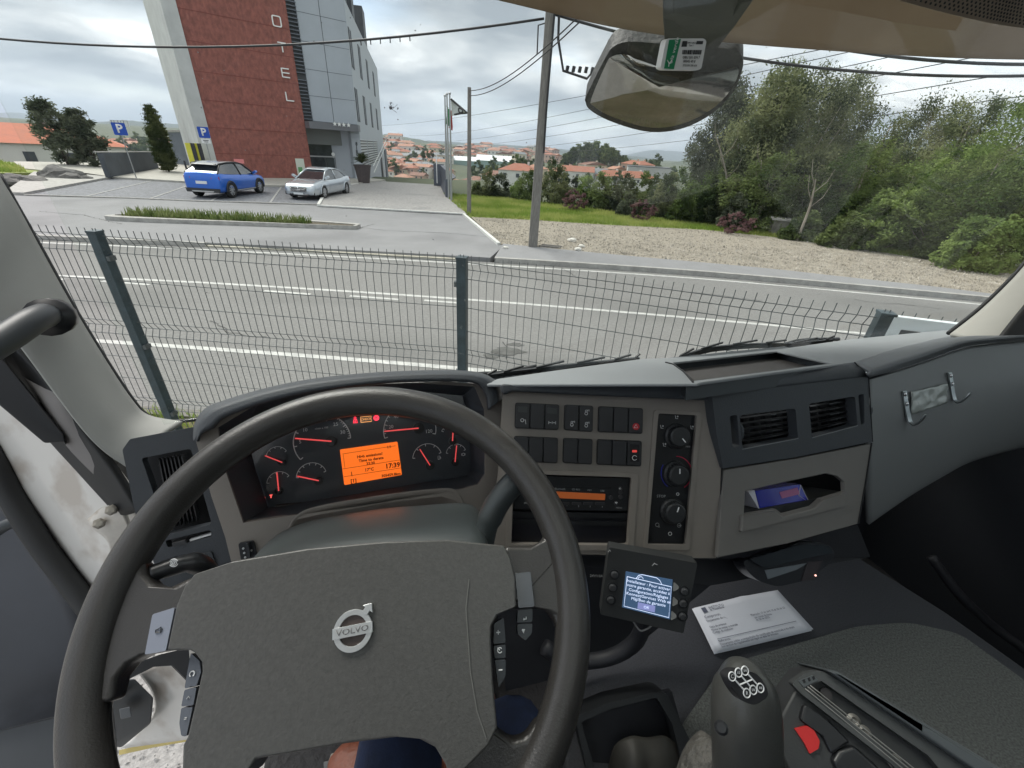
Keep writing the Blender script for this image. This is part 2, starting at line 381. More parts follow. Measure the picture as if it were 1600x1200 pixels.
# parking bays of setts
pk=[(-22.3,19.9),(-18.4,20.85),(-15.25,21.2),(-12.9,21.85),(-10.2,22.4),(-13.2,31),(-16.7,29.4),(-20.8,28.8),(-26.2,28.9)]
sheet('parking_bays',pk,-.49,cobd,.2)
b=MB()
for a,c in(((-22.3,19.9),(-10.2,22.4)),): 
    pts=[(-22.3,19.9),(-18.4,20.85),(-15.25,21.2),(-12.9,21.85),(-10.2,22.4)]
    for i in range(4): b.bar((*pts[i],-.475),(*pts[i+1],-.475),.12,.05)
b.build('kerb',conc)
b=MB()
for k in range(5):
    x0=-20.2+k*2.6; b.bar((x0,20.6+k*.45,-.485),(x0-3.4,28.8+k*.3,-.485),.1,.02)
b.build('bay_marking',M('bay_line',(.30,.30,.29),.8,var=.3,vs=9))
for n in('kerb.005','bay_marking'): tag(bpy.data.objects[n],kind='structure')
# hotel pavement (pale) and kerb in front of it
hp=[(-26.2,28.9),(-20.8,28.8),(-16.7,29.4),(-13.2,31),(-12.6,34.6),(-12,40),(-30,48),(-40,36),(-34,31)]
sheet('hotel_pavement',hp,-.38,M('pale_paving',(.40,.385,.345),.9,var=.15,vs=3,bump=.3,bs=30,vdet=8),.3)
sheet('parking_pavement',[(-23,19.7),(-22.3,19.9),(-26.2,28.9),(-29.5,30.5),(-31.5,29.3)],-.38,conc,.25)
# driveway of pale setts
sheet('driveway',[(-9.95,21.8),(-2.75,21.95),(-6.3,38.3),(-12.3,38.6),(-12.6,34.6),(-13.2,31)],-.42,cobw,.35)
b=MB(); b.bar((-9.95,21.85,-.42),(-13.2,31,-.42),.14,.1); b.bar((-9.95,21.85,-.44),(-2.75,21.95,-.44),.14,.06); b.bar((-13.2,31,-.42),(-12.5,34.6,-.42),.14,.1)
b.build('kerb',M('white_kerb',(.6,.6,.57))); tag(bpy.data.objects['kerb.006'],kind='structure')
# gravel lot, meadow strip
def gsheet(name,pts,mat,zf=lambda x,y:-.47,thick=.2):
    return tag(MB().prism([(x,y,zf(x,y)) for x,y in pts],(0,0,-thick)).build(name,mat),kind='structure')
bl=sp2([(-.7,15.2),(4,14.37),(7.9,13.77),(11.8,12.77),(20,11.0),(60,6.2)])
gl=bl+[(60,12),(24,13.5),(17,15.3),(15.1,18),(11.6,20.6),(8.8,21.6),(4.1,21.3),(.5,21.45),(-2.4,21.25)]
gsheet('gravel_lot',gl,grav)
md=[(-2.4,21.25),(.5,21.45),(4.1,21.3),(8.8,21.6),(11.6,20.6),(15.1,18),(18,15.6),(19,17.5),(14,20.5),(10.5,23.3),(6.6,24.8),(3.4,28),(-1,30.5),(-4.6,31),(-5.4,31),(-3.4,24)]
gsheet('meadow',md,gr_m,lambda x,y:-.46)
# own side: verge, kerb, yard
sheet('verge',[(x,y) for x,y in nearS]+[(60,-5),(12,.6),(3,.7),(-.5,.9),(-1,2.3),(-4,2.9),(-20,3.2),(-60,3.3)],-.47,soil,.3)
band('kerb',nearS,-.1,.04,-.44,M('dark_kerb',(.16,.15,.14),.9,var=.3,vs=6),.3)
sheet('yard',[(-60,3.3),(-20,3.2),(-4,2.9),(-1,2.3),(-.5,.9),(3,.7),(12,.6),(60,-5),(60,-30),(-60,-30)],-.5,yard,.2)
# loose stones and gravel grains (countless)
def stones(name,n,area,zf,s0,s1,mat,seed,dens=None):
    r=random.Random(seed); vs=[];fs=[]
    from mathutils.geometry import intersect_point_tri_2d
    minx=min(p[0] for p in area);maxx=max(p[0] for p in area);miny=min(p[1] for p in area);maxy=max(p[1] for p in area)
    def ins(x,y):
        c=False;n_=len(area)
        for i in range(n_):
            x1,y1=area[i];x2,y2=area[(i+1)%n_]
            if (y1>y)!=(y2>y) and x<(x2-x1)*(y-y1)/(y2-y1)+x1: c=not c
        return c
    k=0
    while k<n:
        x=r.uniform(minx,maxx);y=r.uniform(miny,maxy)
        if not ins(x,y): continue
        if dens and r.random()>dens(x,y): continue
        k+=1; s=r.uniform(s0,s1)*(1 if r.random()<.93 else 1.8); z=zf(x,y); b0=len(vs)
        for j in range(4):
            a=j*math.pi/2+r.uniform(0,1.2); vs.append((x+math.cos(a)*s*r.uniform(.6,1.2),y+math.sin(a)*s*r.uniform(.6,1.2),z-.01))
        vs.append((x+r.uniform(-.3,.3)*s,y+r.uniform(-.3,.3)*s,z+s*r.uniform(.5,1)))
        for j in range(4): fs.append((b0+j,b0+(j+1)%4,b0+4))
    me=bpy.data.meshes.new(name); me.from_pydata(vs,[],fs); o=link(name,me,mat); return o
st_m=M('stone_chips',(.15,.13,.10),.9,col2=(.50,.46,.40),vs=3.3,vdet=8)
tag(stones('gravel',26000,[p for p in gl if p[0]<26]+[],lambda x,y:-.47,.012,.045,st_m,3,lambda x,y:1 if y<17.5 else .45),'loose pale stone chips covering the lot between pavement and grass','gravel',kind='stuff')
tag(stones('yard_stones',9000,[(-4,-1.5),(1,-1.5),(1,2.2),(-4,2.6)],lambda x,y:-.5,.008,.025,M('yard_chips',(.14,.135,.13),.9,col2=(.66,.64,.62),vs=20,vdet=6),5),'loose grey chippings on the yard below the open door','gravel',kind='stuff')
def blades(name,n,area,zf,h0,h1,wd,mat,seed,dens=None):
    r=random.Random(seed); vs=[];fs=[]
    minx=min(p[0] for p in area);maxx=max(p[0] for p in area);miny=min(p[1] for p in area);maxy=max(p[1] for p in area)
    def ins(x,y):
        c=False;n_=len(area)
        for i in range(n_):
            x1,y1=area[i];x2,y2=area[(i+1)%n_]
            if (y1>y)!=(y2>y) and x<(x2-x1)*(y-y1)/(y2-y1)+x1: c=not c
        return c
    k=0
    while k<n:
        x=r.uniform(minx,maxx);y=r.uniform(miny,maxy)
        if not ins(x,y): continue
        k+=1; z=zf(x,y); h=r.uniform(h0,h1); a=r.uniform(0,6.28); l=r.uniform(0,.6)*h; b=r.uniform(0,6.28); dx=math.cos(a)*wd/2;dy=math.sin(a)*wd/2
        c=len(vs); vs+=[(x-dx,y-dy,z),(x+dx,y+dy,z),(x+math.cos(b)*l*.4+dx*.6,y+math.sin(b)*l*.4+dy*.6,z+h*.6),(x+math.cos(b)*l,y+math.sin(b)*l,z+h),(x+math.cos(b)*l*.4-dx*.6,y+math.sin(b)*l*.4-dy*.6,z+h*.6)]
        fs+=[(c,c+1,c+2,c+4),(c+4,c+2,c+3)]
    me=bpy.data.meshes.new(name); me.from_pydata(vs,[],fs); return link(name,me,mat)
gm=leafmat('grass_blade',(.20,.28,.06),(.36,.39,.13),.5)
tag(blades('grass',42000,md,lambda x,y:-.47,.06,.22,.035,gm,11),'short bright green grass on the strip beyond the gravel lot','grass',kind='stuff')
tag(blades('yard_weeds',3500,[(-.4,1.0),(3,.8),(3,2.2),(-.9,2.5)],lambda x,y:-.5,.02,.10,.01,gm,15),'sparse weeds on the yard in front of the truck','grass',kind='stuff')
tag(blades('verge_grass',9000,[(-6,3.0),(-4,2.9),(3,2.2),(5,2.2),(5,3.4),(3,3.7),(-4,3.95),(-6,4)],lambda x,y:-.47,.04,.2,.012,gm,12),'weedy grass on the verge at the foot of the mesh fence','grass',kind='stuff')
tag(blades('bed_plants',1500,[(cx+(x-cx)*.93,cy+(y-cy)*.6) for x,y in isp if x<-7.4],lambda x,y:-.39,.05,.36,.05,leafmat('bed_leaf',(.09,.13,.04),(.19,.22,.09),2),13),'low leafy green plants filling the kerbed traffic island','ground cover',kind='stuff')
# cracks, seams and a patch in the worn surface
def crackline(name,pix,z,wid,seed,mat):
    r=random.Random(seed); pts=[]
    q=[onz(x,y,z) for x,y in pix]
    for a,b in zip(q,q[1:]):
        n=max(2,int((b-a).length/.12))
        for k in range(n): p=a.lerp(b,k/n); pts.append(p+Vector((r.gauss(0,.02),r.gauss(0,.025),0)))
    pts.append(q[-1]); vs=[];fs=[]
    for i,p in enumerate(pts):
        d=(pts[min(i+1,len(pts)-1)]-pts[max(i-1,0)]).normalized(); s=Vector((-d.y,d.x,0))*wid*r.uniform(.3,1); vs+=[tuple(p+s),tuple(p-s)]
    fs=[(2*i,2*i+2,2*i+3,2*i+1) for i in range(len(pts)-1)]
    me=bpy.data.meshes.new(name); me.from_pydata(vs,[],fs); tag(link(name,me,mat),kind='structure')
ckm=M('crack_dark',(.07,.07,.068),.95)
for i,c in enumerate((((1080,456),(1130,462),(1190,470)),((1335,468),(1380,474),(1430,477)),((1400,474),(1470,482)),((785,535),(800,548),(790,560)),((760,560),(800,552)),((1180,440),(1290,452)),((330,500),(360,520),(420,528)),((880,420),(900,432)))): crackline('road_crack',c,-.5935,.014,i,ckm)
for i,c in enumerate((((540,352),(600,360),(700,364),(760,370)),((60,330),(130,336),(190,350)),((560,356),(585,350)))): crackline('tar_seam',c,-.4955,.02,20+i,ckm)
dm=M('dark_deposit',(.10,.10,.095),.95,var=.3,vs=5)
for i,(x,y,w_) in enumerate(((795,548,.30),(770,556,.18),(805,538,.15))):
    c=onz(x,y,-.5925); r=random.Random(i); tag(MB().prism([c+Vector((math.cos(a)*w_*r.uniform(.5,1.2),math.sin(a)*w_*.6*r.uniform(.5,1.2),0)) for a in np.linspace(0,6.28,15)[:-1]],(0,0,-.003)).build('road_patch',dm),kind='structure')
# ================= mesh fence =================
def fence():
    steel=M('fence_green_steel',(.035,.055,.065),.45,metal=.2,var=.3,vs=14,stain=((.28,.30,.30),22,.66,.6),spec=.5)
    wire=M('fence_wire',(.10,.112,.115),.5,metal=.4)
    A=onz(722,403,1.82); tops=[Vector((-5.0,2.78,1.82)),onz(148,362,1.82),A,onz(1385,490,1.82),Vector((4.0,1.2,1.82))]
    root=empty('mesh_fence',(A.x,A.y,-.47),'dark wire mesh fence with grey-green posts between the truck and the road','fence')
    # posts
    def dirn(i): return (tops[min(i+1,4)]-tops[max(i-1,0)]).normalized()
    for i in(1,2,3):
        d=dirn(i); n=Vector((-d.y,d.x,0)); t=tops[i]; m=MB(); w=.03
        ring=[(-w,-w),(w,-w),(w,w),(-w,w)]
        m.prism([t+d*a+n*b for a,b in ring],(0,0,-2.3)); 
        p=m.build('post',steel,root,bevel=.004)
        c=MB(); c.prism([t+d*a*1.1+n*b*1.1+Vector((0,0,.008)) for a,b in ring],(0,0,-.012)); c.build('post_cap',steel,p,bevel=.002)
        for zz in(.16,.78,1.35):
            c=MB(); c.box(t+d*.035*(1 if i<2 else -1)+Vector((0,0,-zz)),(.03,.05,.03)); c.build('clamp',wire,p)
    prof=[(0,0),(-.045,0),(-.095,-.028),(-.145,0),(-.62,0),(-.67,-.028),(-.72,0),(-1.25,0),(-1.30,-.028),(-1.35,0),(-1.85,0),(-1.9,-.028),(-1.95,0),(-2.15,0)]
    hz=[-.045,-.095,-.145,-.33,-.49,-.62,-.67,-.72,-.9,-1.08,-1.25,-1.3,-1.35,-1.55,-1.72,-1.85,-1.95,-2.13]
    for i in range(4):
        a,b=tops[i],tops[i+1]; d=(b-a); L=d.length; d.normalize(); n=Vector((-d.y,d.x,0))
        m=MB(); k=int(L/.05)
        for j in range(k+1):
            s=.01+j*(L-.02)/k
            m.tube([a+d*s+n*o*-1+Vector((0,0,z+.02)) for z,o in prof],.0023,4,False)
        for z in hz:
            o={-.095:-.028,-.67:-.028,-1.3:-.028}.get(z,0)
            m.tube([a+n*(-o+.005)+Vector((0,0,z+.02)),b+n*(-o+.005)+Vector((0,0,z+.02))],.0026,4,False)
        m.build('mesh_panel',wire,root)
fence()
# ================= hotel =================
def hotel():
    red=M('brick_red_cladding',(.26,.092,.072),.75,var=.35,vs=5,vscale=(1,1,.6),vdet=12,bump=.25,bs=12,stain=((.40,.17,.14),2.2,.64,.6))
    wht=M('hotel_concrete',(.50,.51,.50),.8,var=.14,vs=.8,vdet=9,stain=((.30,.30,.30),1.1,.64,.5))
    gry=M('grey_panels',(.40,.435,.48),.45,var=.07,vs=.4,spec=.5)
    side=M('pale_side_panels',(.42,.45,.49),.5,var=.05,vs=.4)
    dk=M('dark_metal',(.05,.055,.06),.5); fas=M('canopy_grey',(.15,.155,.17),.5)
    gl=M('dark_glazing',(.035,.042,.045),.08,var=.5,vs=1.5,spec=.8); let=M('white_letters',(.85,.85,.83),.5)
    z0=-.4
    R0=onz(345,278,z0); R1=onz(490,279,z0)
    d1=Vector((R1.x-R0.x,R1.y-R0.y,0)).normalized(); n1=Vector((d1.y,-d1.x,0))     # towards the road
    root=empty('hotel',R0,'tall hotel with a red clad wall, white edge and grey panelled wings','hotel')
    H=21
    def on1(px,py,off=0): return hitp(px,py,R0+n1*off,n1)
    L0=on1(322,268); L0.z=z0
    BK=-n1
    tt=lambda p:(p-R0).dot(d1)
    def slab(name,a,b,zb,zt,depth,mat,off=0,bevel=.02,parent=None):
        A=R0+d1*a+n1*off; m=MB(); m.prism([(A+Vector((0,0,zb-A.z))),(A+d1*(b-a)+Vector((0,0,zb-A.z))),(A+d1*(b-a)+Vector((0,0,zt-A.z))),(A+Vector((0,0,zt-A.z)))],BK*depth)
        return m.build(name,mat,parent or root)
    tL=tt(L0); tR=tt(on1(490,279)); wall=slab('red_wall',-.0,tR,z0,H,9,red)
    slab('white_edge_wall',tL,0,z0,H,9.2,wht,.12)
    # panel joints in the red wall as proud thin lines
    m=MB()
    for k in range(1,13):
        z=z0+k*1.55; m.box(R0+d1*(tR/2)+n1*.004+Vector((0,0,z-z0)),(.012,tR,.03),Matrix((n1,d1,Vector((0,0,1)))).transposed())
    m.build('panel_joint',M('joint_dark',(.19,.055,.045),.9),root)
    # dark louvre strip between red wall and grey wing
    tS=tR+ (tt(on1(462,0))-tt(on1(451,0)))*1.0+.25
    m=MB(); rot=Matrix((d1,n1,Vector((0,0,1)))).transposed()
    zc=on1(480,188).z
    slab('louvre_backing',tR,tS,zc,H,6,dk,-.35)
    for k in range(int((H-zc)/.22)):
        z=zc+.1+k*.22
        if 11<k%20<13 : continue
        MB().box(R0+d1*((tR+tS)/2)+n1*-.2+Vector((0,0,z-z0)),(tS-tR,.18,.04),rot).build('louvre',M('louvre_blue_grey',(.16,.18,.21),.5),root)
    # grey wing
    C=on1(560,190); tC=tt(C)
    off=-.25
    g=slab('grey_wing',tS,tC,zc,H,7,gry,off)
    m=MB()
    for k in range(1,8): m.box(R0+d1*((tS+tC)/2)+n1*(off+.003)+Vector((0,0,zc+k*1.62-z0)),(tC-tS,.01,.022),rot)
    m.box(R0+d1*(tS+(tC-tS)*.46)+n1*(off+.003)+Vector((0,0,(zc+H)/2-z0)),(.035,.01,H-zc),rot)
    m.build('panel_joint',dk,root)
    # canopy
    cz1=on1(520,192,1.0).z; cz0=on1(520,203,1.0).z
    m=MB(); A=R0+d1*(tR+.02); 
    pl=[A+n1*1.0,A+d1*(tC-tR-.5)+n1*1.0,A+d1*(tC-tR-.02)+n1*.2,A+d1*(tC-tR-.02)-n1*1,A-n1*1]
    m.prism([Vector((p.x,p.y,cz1)) for p in pl],(0,0,cz0-cz1)); can=m.build('canopy',fas,root)
    for k,px in enumerate((523,530,537,544.5)):
        O=on1(px,193.5+k*.7,1.03); s=MB(); r=.17
        s.prism([O+d1*(r*(1 if j%2==0 else .42)*math.sin(j*math.pi/5))+Vector((0,0,r*(1 if j%2==0 else .42)*math.cos(j*math.pi/5))) for j in range(10)],n1*.03)
        s.build('star',let,can)
    # entrance recess
    slab('entrance_wall',tR+.3,tC,z0,cz0,6,gl,-1.3)
    slab('entrance_side',tC-.75,tC,z0,cz0+.3,7,side,-.02)
    slab('entrance_lintel',tR,tC-.75,cz0-1.05,cz0,.4,M('lintel_grey',(.2,.21,.2),.6),-.9)
    for k,t in enumerate((.36,.55,.75,.83)):
        q=tR+(tC-tR)*t; slab('door_frame',q,q+.07,z0,cz0-1.9,.08,dk,-1.22)
    slab('door_header',tR+.3,tC-.75,cz0-1.95,cz0-1.86,.1,M('steel_pale',(.5,.5,.5),.3,metal=.6),-1.2)
    dr=slab('entrance_door',tR+(tC-tR)*.38,tR+(tC-tR)*.54,z0+.05,cz0-1.98,.04,M('door_glass',(.05,.06,.06),.06,spec=.9),-1.24)
    O=on1(520.5,241,-1.2); MB().lathe([(.14,0),(.14,.02)],O,n1,20).build('door_sticker',let,dr)
    # house number, four dark digits read downward
    for k,(px,py) in enumerate(((557,225),(557.3,231),(557.8,237),(558.2,241.5))):
        text3('house_number','8180'[k],on1(px,py,0.01),d1,Vector((0,0,1)),.36,dk,root,ext=.01,bold=.02)
    # letters
    for ch,px,py,h in(('H',404,-20,1.1),('O',432.5,33,1.02),('T',441,74,.9),('E',446,114,.9),('L',452.5,151,.9)):
        O=on1(px,py,.06); h*= .60; w=h*.95; t=h*.12; m=MB()
        def st(x0,y0,x1,y1): m.bar(O+d1*x0*w/2+Vector((0,0,y0*h/2)),O+d1*x1*w/2+Vector((0,0,y1*h/2)),t,.08,upv=n1)
        if ch=='O': m.prism([O+d1*x*w/2+Vector((0,0,y*h/2)) for x,y in rnd([(-1,-1),(1,-1),(1,1),(-1,1)],.45,5)],n1*-.08,[[O+d1*x*w/2+Vector((0,0,y*h/2)) for x,y in rnd([(-.76,-.8),(.76,-.8),(.76,.8),(-.76,.8)],.3,5)]])
        if ch=='T': st(-1,.93,1,.93); st(0,.85,0,-1)
        if ch=='E': st(-.9,-1,-.9,1); [st(-.8,v,1,v) for v in(-.93,0,.93)]
        if ch=='L': st(-.9,-1,-.9,1); st(-.8,-.93,1,-.93)
        if ch=='H': st(-.9,-1,-.9,1); st(.9,-1,.9,1); st(-.8,0,.8,0)
        m.build('sign_letter',let,root)
    O=on1(470,262,.03); MB().box(O,(.62,.03,1.25),rot).build('notice_board',M('notice_white',(.6,.63,.55),.5),root)
    MB().box(on1(469.5,265,.055),(.3,.02,.35),rot).build('notice_picture',M('notice_green',(.12,.3,.12),.5),root)
    MB().box(on1(373.5,252,.03),(.62,.03,.28),rot).build('warning_plate',M('plate_pink',(.75,.25,.25),.5),root)
    # side facade
    d2=Vector((-.23,.973,0)).normalized(); n2=Vector((d2.y,-d2.x,0)); C0=R0+d1*tC+n1*off
    def on2(px,py,o=0): return hitp(px,py,C0+n2*o,n2)
    roof=on2(552,28).z; E=on2(597,200); tE=(E-C0).dot(d2)
    A=Vector((C0.x,C0.y,-4)); m=MB()
    m.prism([A+d2*0,A+d2*tE,A+d2*tE+Vector((0,0,roof+4)),A+Vector((0,0,roof+4))],-n2*6); m.build('side_wing',side,root)
    zs=sorted(v for v in(on2(552,57).z,on2(560,140).z,on2(565,192).z,on2(558,110).z))
    rot2=Matrix((d2,n2,Vector((0,0,1)))).transposed()
    for (top,bot) in((on2(553.5,60).z,on2(559,116).z),(on2(559,142).z,on2(566,192.5).z)):
        for px in(555.5,567,577,585.5):
            s=(on2(px,150)-C0).dot(d2)
            for q in(0,1.05):
                ctr=C0+d2*(s+q)+n2*.02; ctr.z=(top+bot)/2
                f=MB().box(ctr,(.7,.05,top-bot),rot2).build('window',dk,root)
                MB().box(ctr+n2*.02,(.5,.04,(top-bot)*.92),rot2).build('pane',M('pane_dark',(.05,.06,.07),.35,spec=.3),f)
    # slatted vent field
    for a,b_ in((562.5,572),(573.5,582),(583,588.5)):
        sa=(on2(a,220)-C0).dot(d2); sb=(on2(b_,220)-C0).dot(d2); zt=on2(564,218).z; zb=on2(570,262).z
        ctr=C0+d2*((sa+sb)/2)+n2*.01; ctr.z=(zt+zb)/2
        f=MB().box(ctr,(sb-sa,.04,zt-zb),rot2).build('slatted_opening',M('slat_white',(.6,.62,.63),.5),root)
        m=MB()
        for k in range(10): m.box(Vector((ctr.x,ctr.y,zb+(k+.55)*(zt-zb)/10))+n2*.03,(sb-sa,.03,(zt-zb)/22),rot2)
        m.build('slat',dk,f)
    m=MB(); s=(on2(597,250)-C0).dot(d2); ctr=C0+d2*(s-1.2)+n2*.6; ctr.z=-1
    m.box(ctr,(3.6,.15,5.2),rot2); m.build('side_stair_wall',M('ramp_grey',(.15,.165,.19),.6),root)
    m=MB(); m.bar(C0+d2*.5+n2*.9+Vector((0,0,1.0)),C0+d2*(s-2)+n2*.9+Vector((0,0,3.2)),.05); m.bar(C0+d2*.5+n2*.9+Vector((0,0,.5)),C0+d2*(s-2)+n2*.9+Vector((0,0,2.7)),.05); m.build('stair_rail',let,root)
    # dark boxes at the roof edge
    for px,py,l in((549,10,1.3),(560,30,2),(577,62,3)):
        p=on2(px,py); s=(p-C0).dot(d2); q=C0+d2*s-n2*1.2; q.z=roof+.9+l*.35
        MB().box(q,(l,1.6,2.2+l*.7),rot2).build('roof_plant_box',dk,root)
hotel()
# ================= potted palm =================
pp=onz(569,285.5,-.42)
t=empty('potted_palm',pp,'squat palm in a dark tapered pot beside the hotel entrance ramp','potted plant')
MB().lathe([(.42,0),(.62,1.15),(.66,1.15),(.66,1.25),(.5,1.25),(.48,1.1)],pp,(0,0,1),24).build('pot',M('pot_brown',(.07,.055,.055),.6,var=.2,vs=6),t,bevel=.01)
def fronds(c,n,L,seed,up0=.9):
    r=random.Random(seed); vs=[];fs=[]
    for i in range(n):
        a=r.uniform(0,6.28); e=r.uniform(.35,1.4); pts=[]
        for k in range(9):
            s=k/8*L*r.uniform(.97,1.03); pts.append(Vector((math.cos(a)*s*math.cos(e),math.sin(a)*s*math.cos(e),s*math.sin(e)-.35*s*s/L)))
        side=Vector((-math.sin(a),math.cos(a),0))
        for k in range(1,8):
            for sg in(-1,1):
                b=len(vs); p=c+pts[k]; q=p+side*sg*.22*math.sin(k/8*3.1)+(pts[k]-pts[k-1]).normalized()*.16; w=(pts[k]-pts[k-1])*.35
                vs+= [p-w,p+w,q]; fs.append((b,b+1,b+2))
        for k in range(8):
            b=len(vs); vs+=[c+pts[k]-side*.015,c+pts[k]+side*.015,c+pts[k+1]+side*.01,c+pts[k+1]-side*.01]; fs.append((b,b+1,b+2,b+3))
    return vs,fs
v_,f_=fronds(pp+Vector((0,0,1.35)),46,1.15,2); MB().add(v_,f_).build('fronds',leafmat('palm_leaf',(.05,.075,.03),(.11,.13,.05),2),t)
# ================= parking signs, boards, walls =================
blue=M('sign_blue',(.01,.07,.42),.4); sw=M('sign_white',(.8,.8,.8),.4); zinc=M('zinc_pole',(.33,.34,.34),.5,metal=.5,var=.15,vs=8)
def psign(base,px,py,wpx,label,extra=None):
    b=onz(*base,-.38); D=(Vector((b.x,b.y,0))).length
    n=Vector((-b.x,-b.y,0)).normalized(); n=(n+Vector((.25,-.0,0))).normalized(); pl=hitp(px,py,b+n*.05,n)
    size=wpx*(pl-CAM).dot(-Vector((RM[0][2],RM[1][2],RM[2][2])))/F
    t=empty('parking_sign',b,label,'road sign','parking signs by the hotel')
    MB().tube([b,(b.x,b.y,pl.z+size*.45)],.03,10).build('pole',zinc,t)
    u=Vector((-n.y,n.x,0)); c=Vector((b.x,b.y,pl.z))+n*.04; c2=c; rot=Matrix((u,n,Vector((0,0,1)))).transposed()
    pb=MB().prism([c+u*x*size/2+Vector((0,0,y*size/2)) for x,y in rnd([(-1,-1),(1,-1),(1,1),(-1,1)],.15,3)],-n*.02).build('sign_plate',blue,t)
    text3('sign_letter','P',c+n*.004,u,Vector((0,0,1)),size*.95,sw,pb,ext=.004,bold=.03)
    if extra:
        q=MB().box(c+Vector((0,0,-size*.78)),(size*.8,.02,size*.42),rot).build('lower_plate',sw,t)
        MB().box(c+n*.014+Vector((0,0,-size*.72)),(size*.5,.006,size*.07),rot).box(c+n*.014+Vector((0,0,-size*.86)),(size*.35,.006,size*.06),rot).build('lettering',M('ink',(.03,.03,.03),.6),q)
psign((213,278),178,201,17,'blue parking sign on a leaning grey pole between the pale shrubs and the cypress')
psign((338,283),320.5,207,15,'blue parking sign with a small white plate against the white hotel edge',True)
# yellow boards
yb=empty('yellow_sign_boards',onz(300,279,-.38),'pair of yellow vertical boards on dark posts left of the hotel','sign boards')
for px,lab in((308,0),(318,0)):
    q=onz(px,279,-.38); n=Vector((.3,-1,0)).normalized(); u=Vector((-n.y,n.x,0)); D=q.y
    top=hitp(px-3,236,q,n); m=MB(); m.prism([q+u*-.15+Vector((0,0,.7)),q+u*.15+Vector((0,0,.7)),q+u*.15+Vector((0,0,2.1)),q-u*.15+Vector((0,0,2.1))],-n*.06); m.build('board',M('board_yellow',(.62,.58,.06),.5,var=.08,vs=2),yb)
    MB().box(q-n*.05+u*.27+Vector((0,0,1.05)),(.2,.12,2.1),Matrix((u,n,Vector((0,0,1)))).transposed()).build('post',M('post_black',(.03,.03,.035),.6),yb)
bb=onz(299,290,-.38); tag(MB().lathe([(.05,0),(.05,1.25),(.03,1.3)],bb,(0,0,1),12).build('bollard',M('post_black',(.03,.03,.035)),smooth=False),'slim black bollard beside the rear corner of the blue car','bollard')
# dark low wall at left
a=onz(165,277,-.38); b_=onz(243,263,-.38); a=Vector((a.x,a.y,-.4)); 
wl=empty('low_wall',a,'low dark grey rendered wall curving behind the left parking sign','wall')
MB().prism([a,Vector((b_.x,b_.y,-.4)),Vector((b_.x,b_.y,.75)),Vector((a.x,a.y,.95))],Vector((.1,.25,0))).build('wall_panel',M('wall_dark',(.075,.085,.10),.7,var=.25,vs=1),wl)
MB().bar(a+Vector((0,0,1.4)),Vector((b_.x,b_.y,.8)),.3,.06).build('coping',conc,wl)
wb=empty('boundary_wall',onz(275,262,-.38),'grey boundary wall running behind the cypress to the hotel','wall')
q0=tohit(235,252,50)if 0 else Vector((-33,44,-.4)); q1=Vector((-23.5,40,-.4))
MB().prism([q0,q1,q1+Vector((0,0,3.0)),q0+Vector((0,0,2.6))],Vector((.1,.3,0))).build('wall_panel',M('wall_blue_grey',(.14,.16,.19),.7,var=.2,vs=.6),wb)
MB().bar(q0+Vector((0,0,2.7)),q1+Vector((0,0,3.1)),.4,.12).build('coping',conc,wb)
# gate pillar at the ramp top and long dark wall
gp=onz(686,290,-.42); g=empty('gate_pillar',gp,'tall dark grey gate pillar with a stepped wall at the end of the driveway','gate pillar')
gm_=M('pillar_grey',(.09,.10,.125),.6,var=.15,vs=1.5)
def VZ(px,py,p): # height at which the pixel row passes above ground point p
    n=Vector((-p.x,-p.y,0)).normalized(); return hitp(px,py,p,n).z
h1=VZ(684,256,gp); 
MB().box((gp.x,gp.y,(h1-.42)/2),(.75,.5,h1+.42)).build('pillar',gm_,g,bevel=.02)
q=onz(694,308,-.42); h2=VZ(693,280,q); MB().prism([(gp.x+.1,gp.y,-.5),(q.x+.1,q.y,-.5),(q.x+.1,q.y,h2),(q.x+.05,q.y+3,h2),(gp.x+.1,gp.y,h2+.5)],(.3,.05,0)).build('stepped_wall',gm_,g)
MB().box((gp.x-.1,gp.y-.27,(h1-.42)/2+.5),(.07,.05,2.2)).build('light_strip',sw,g)
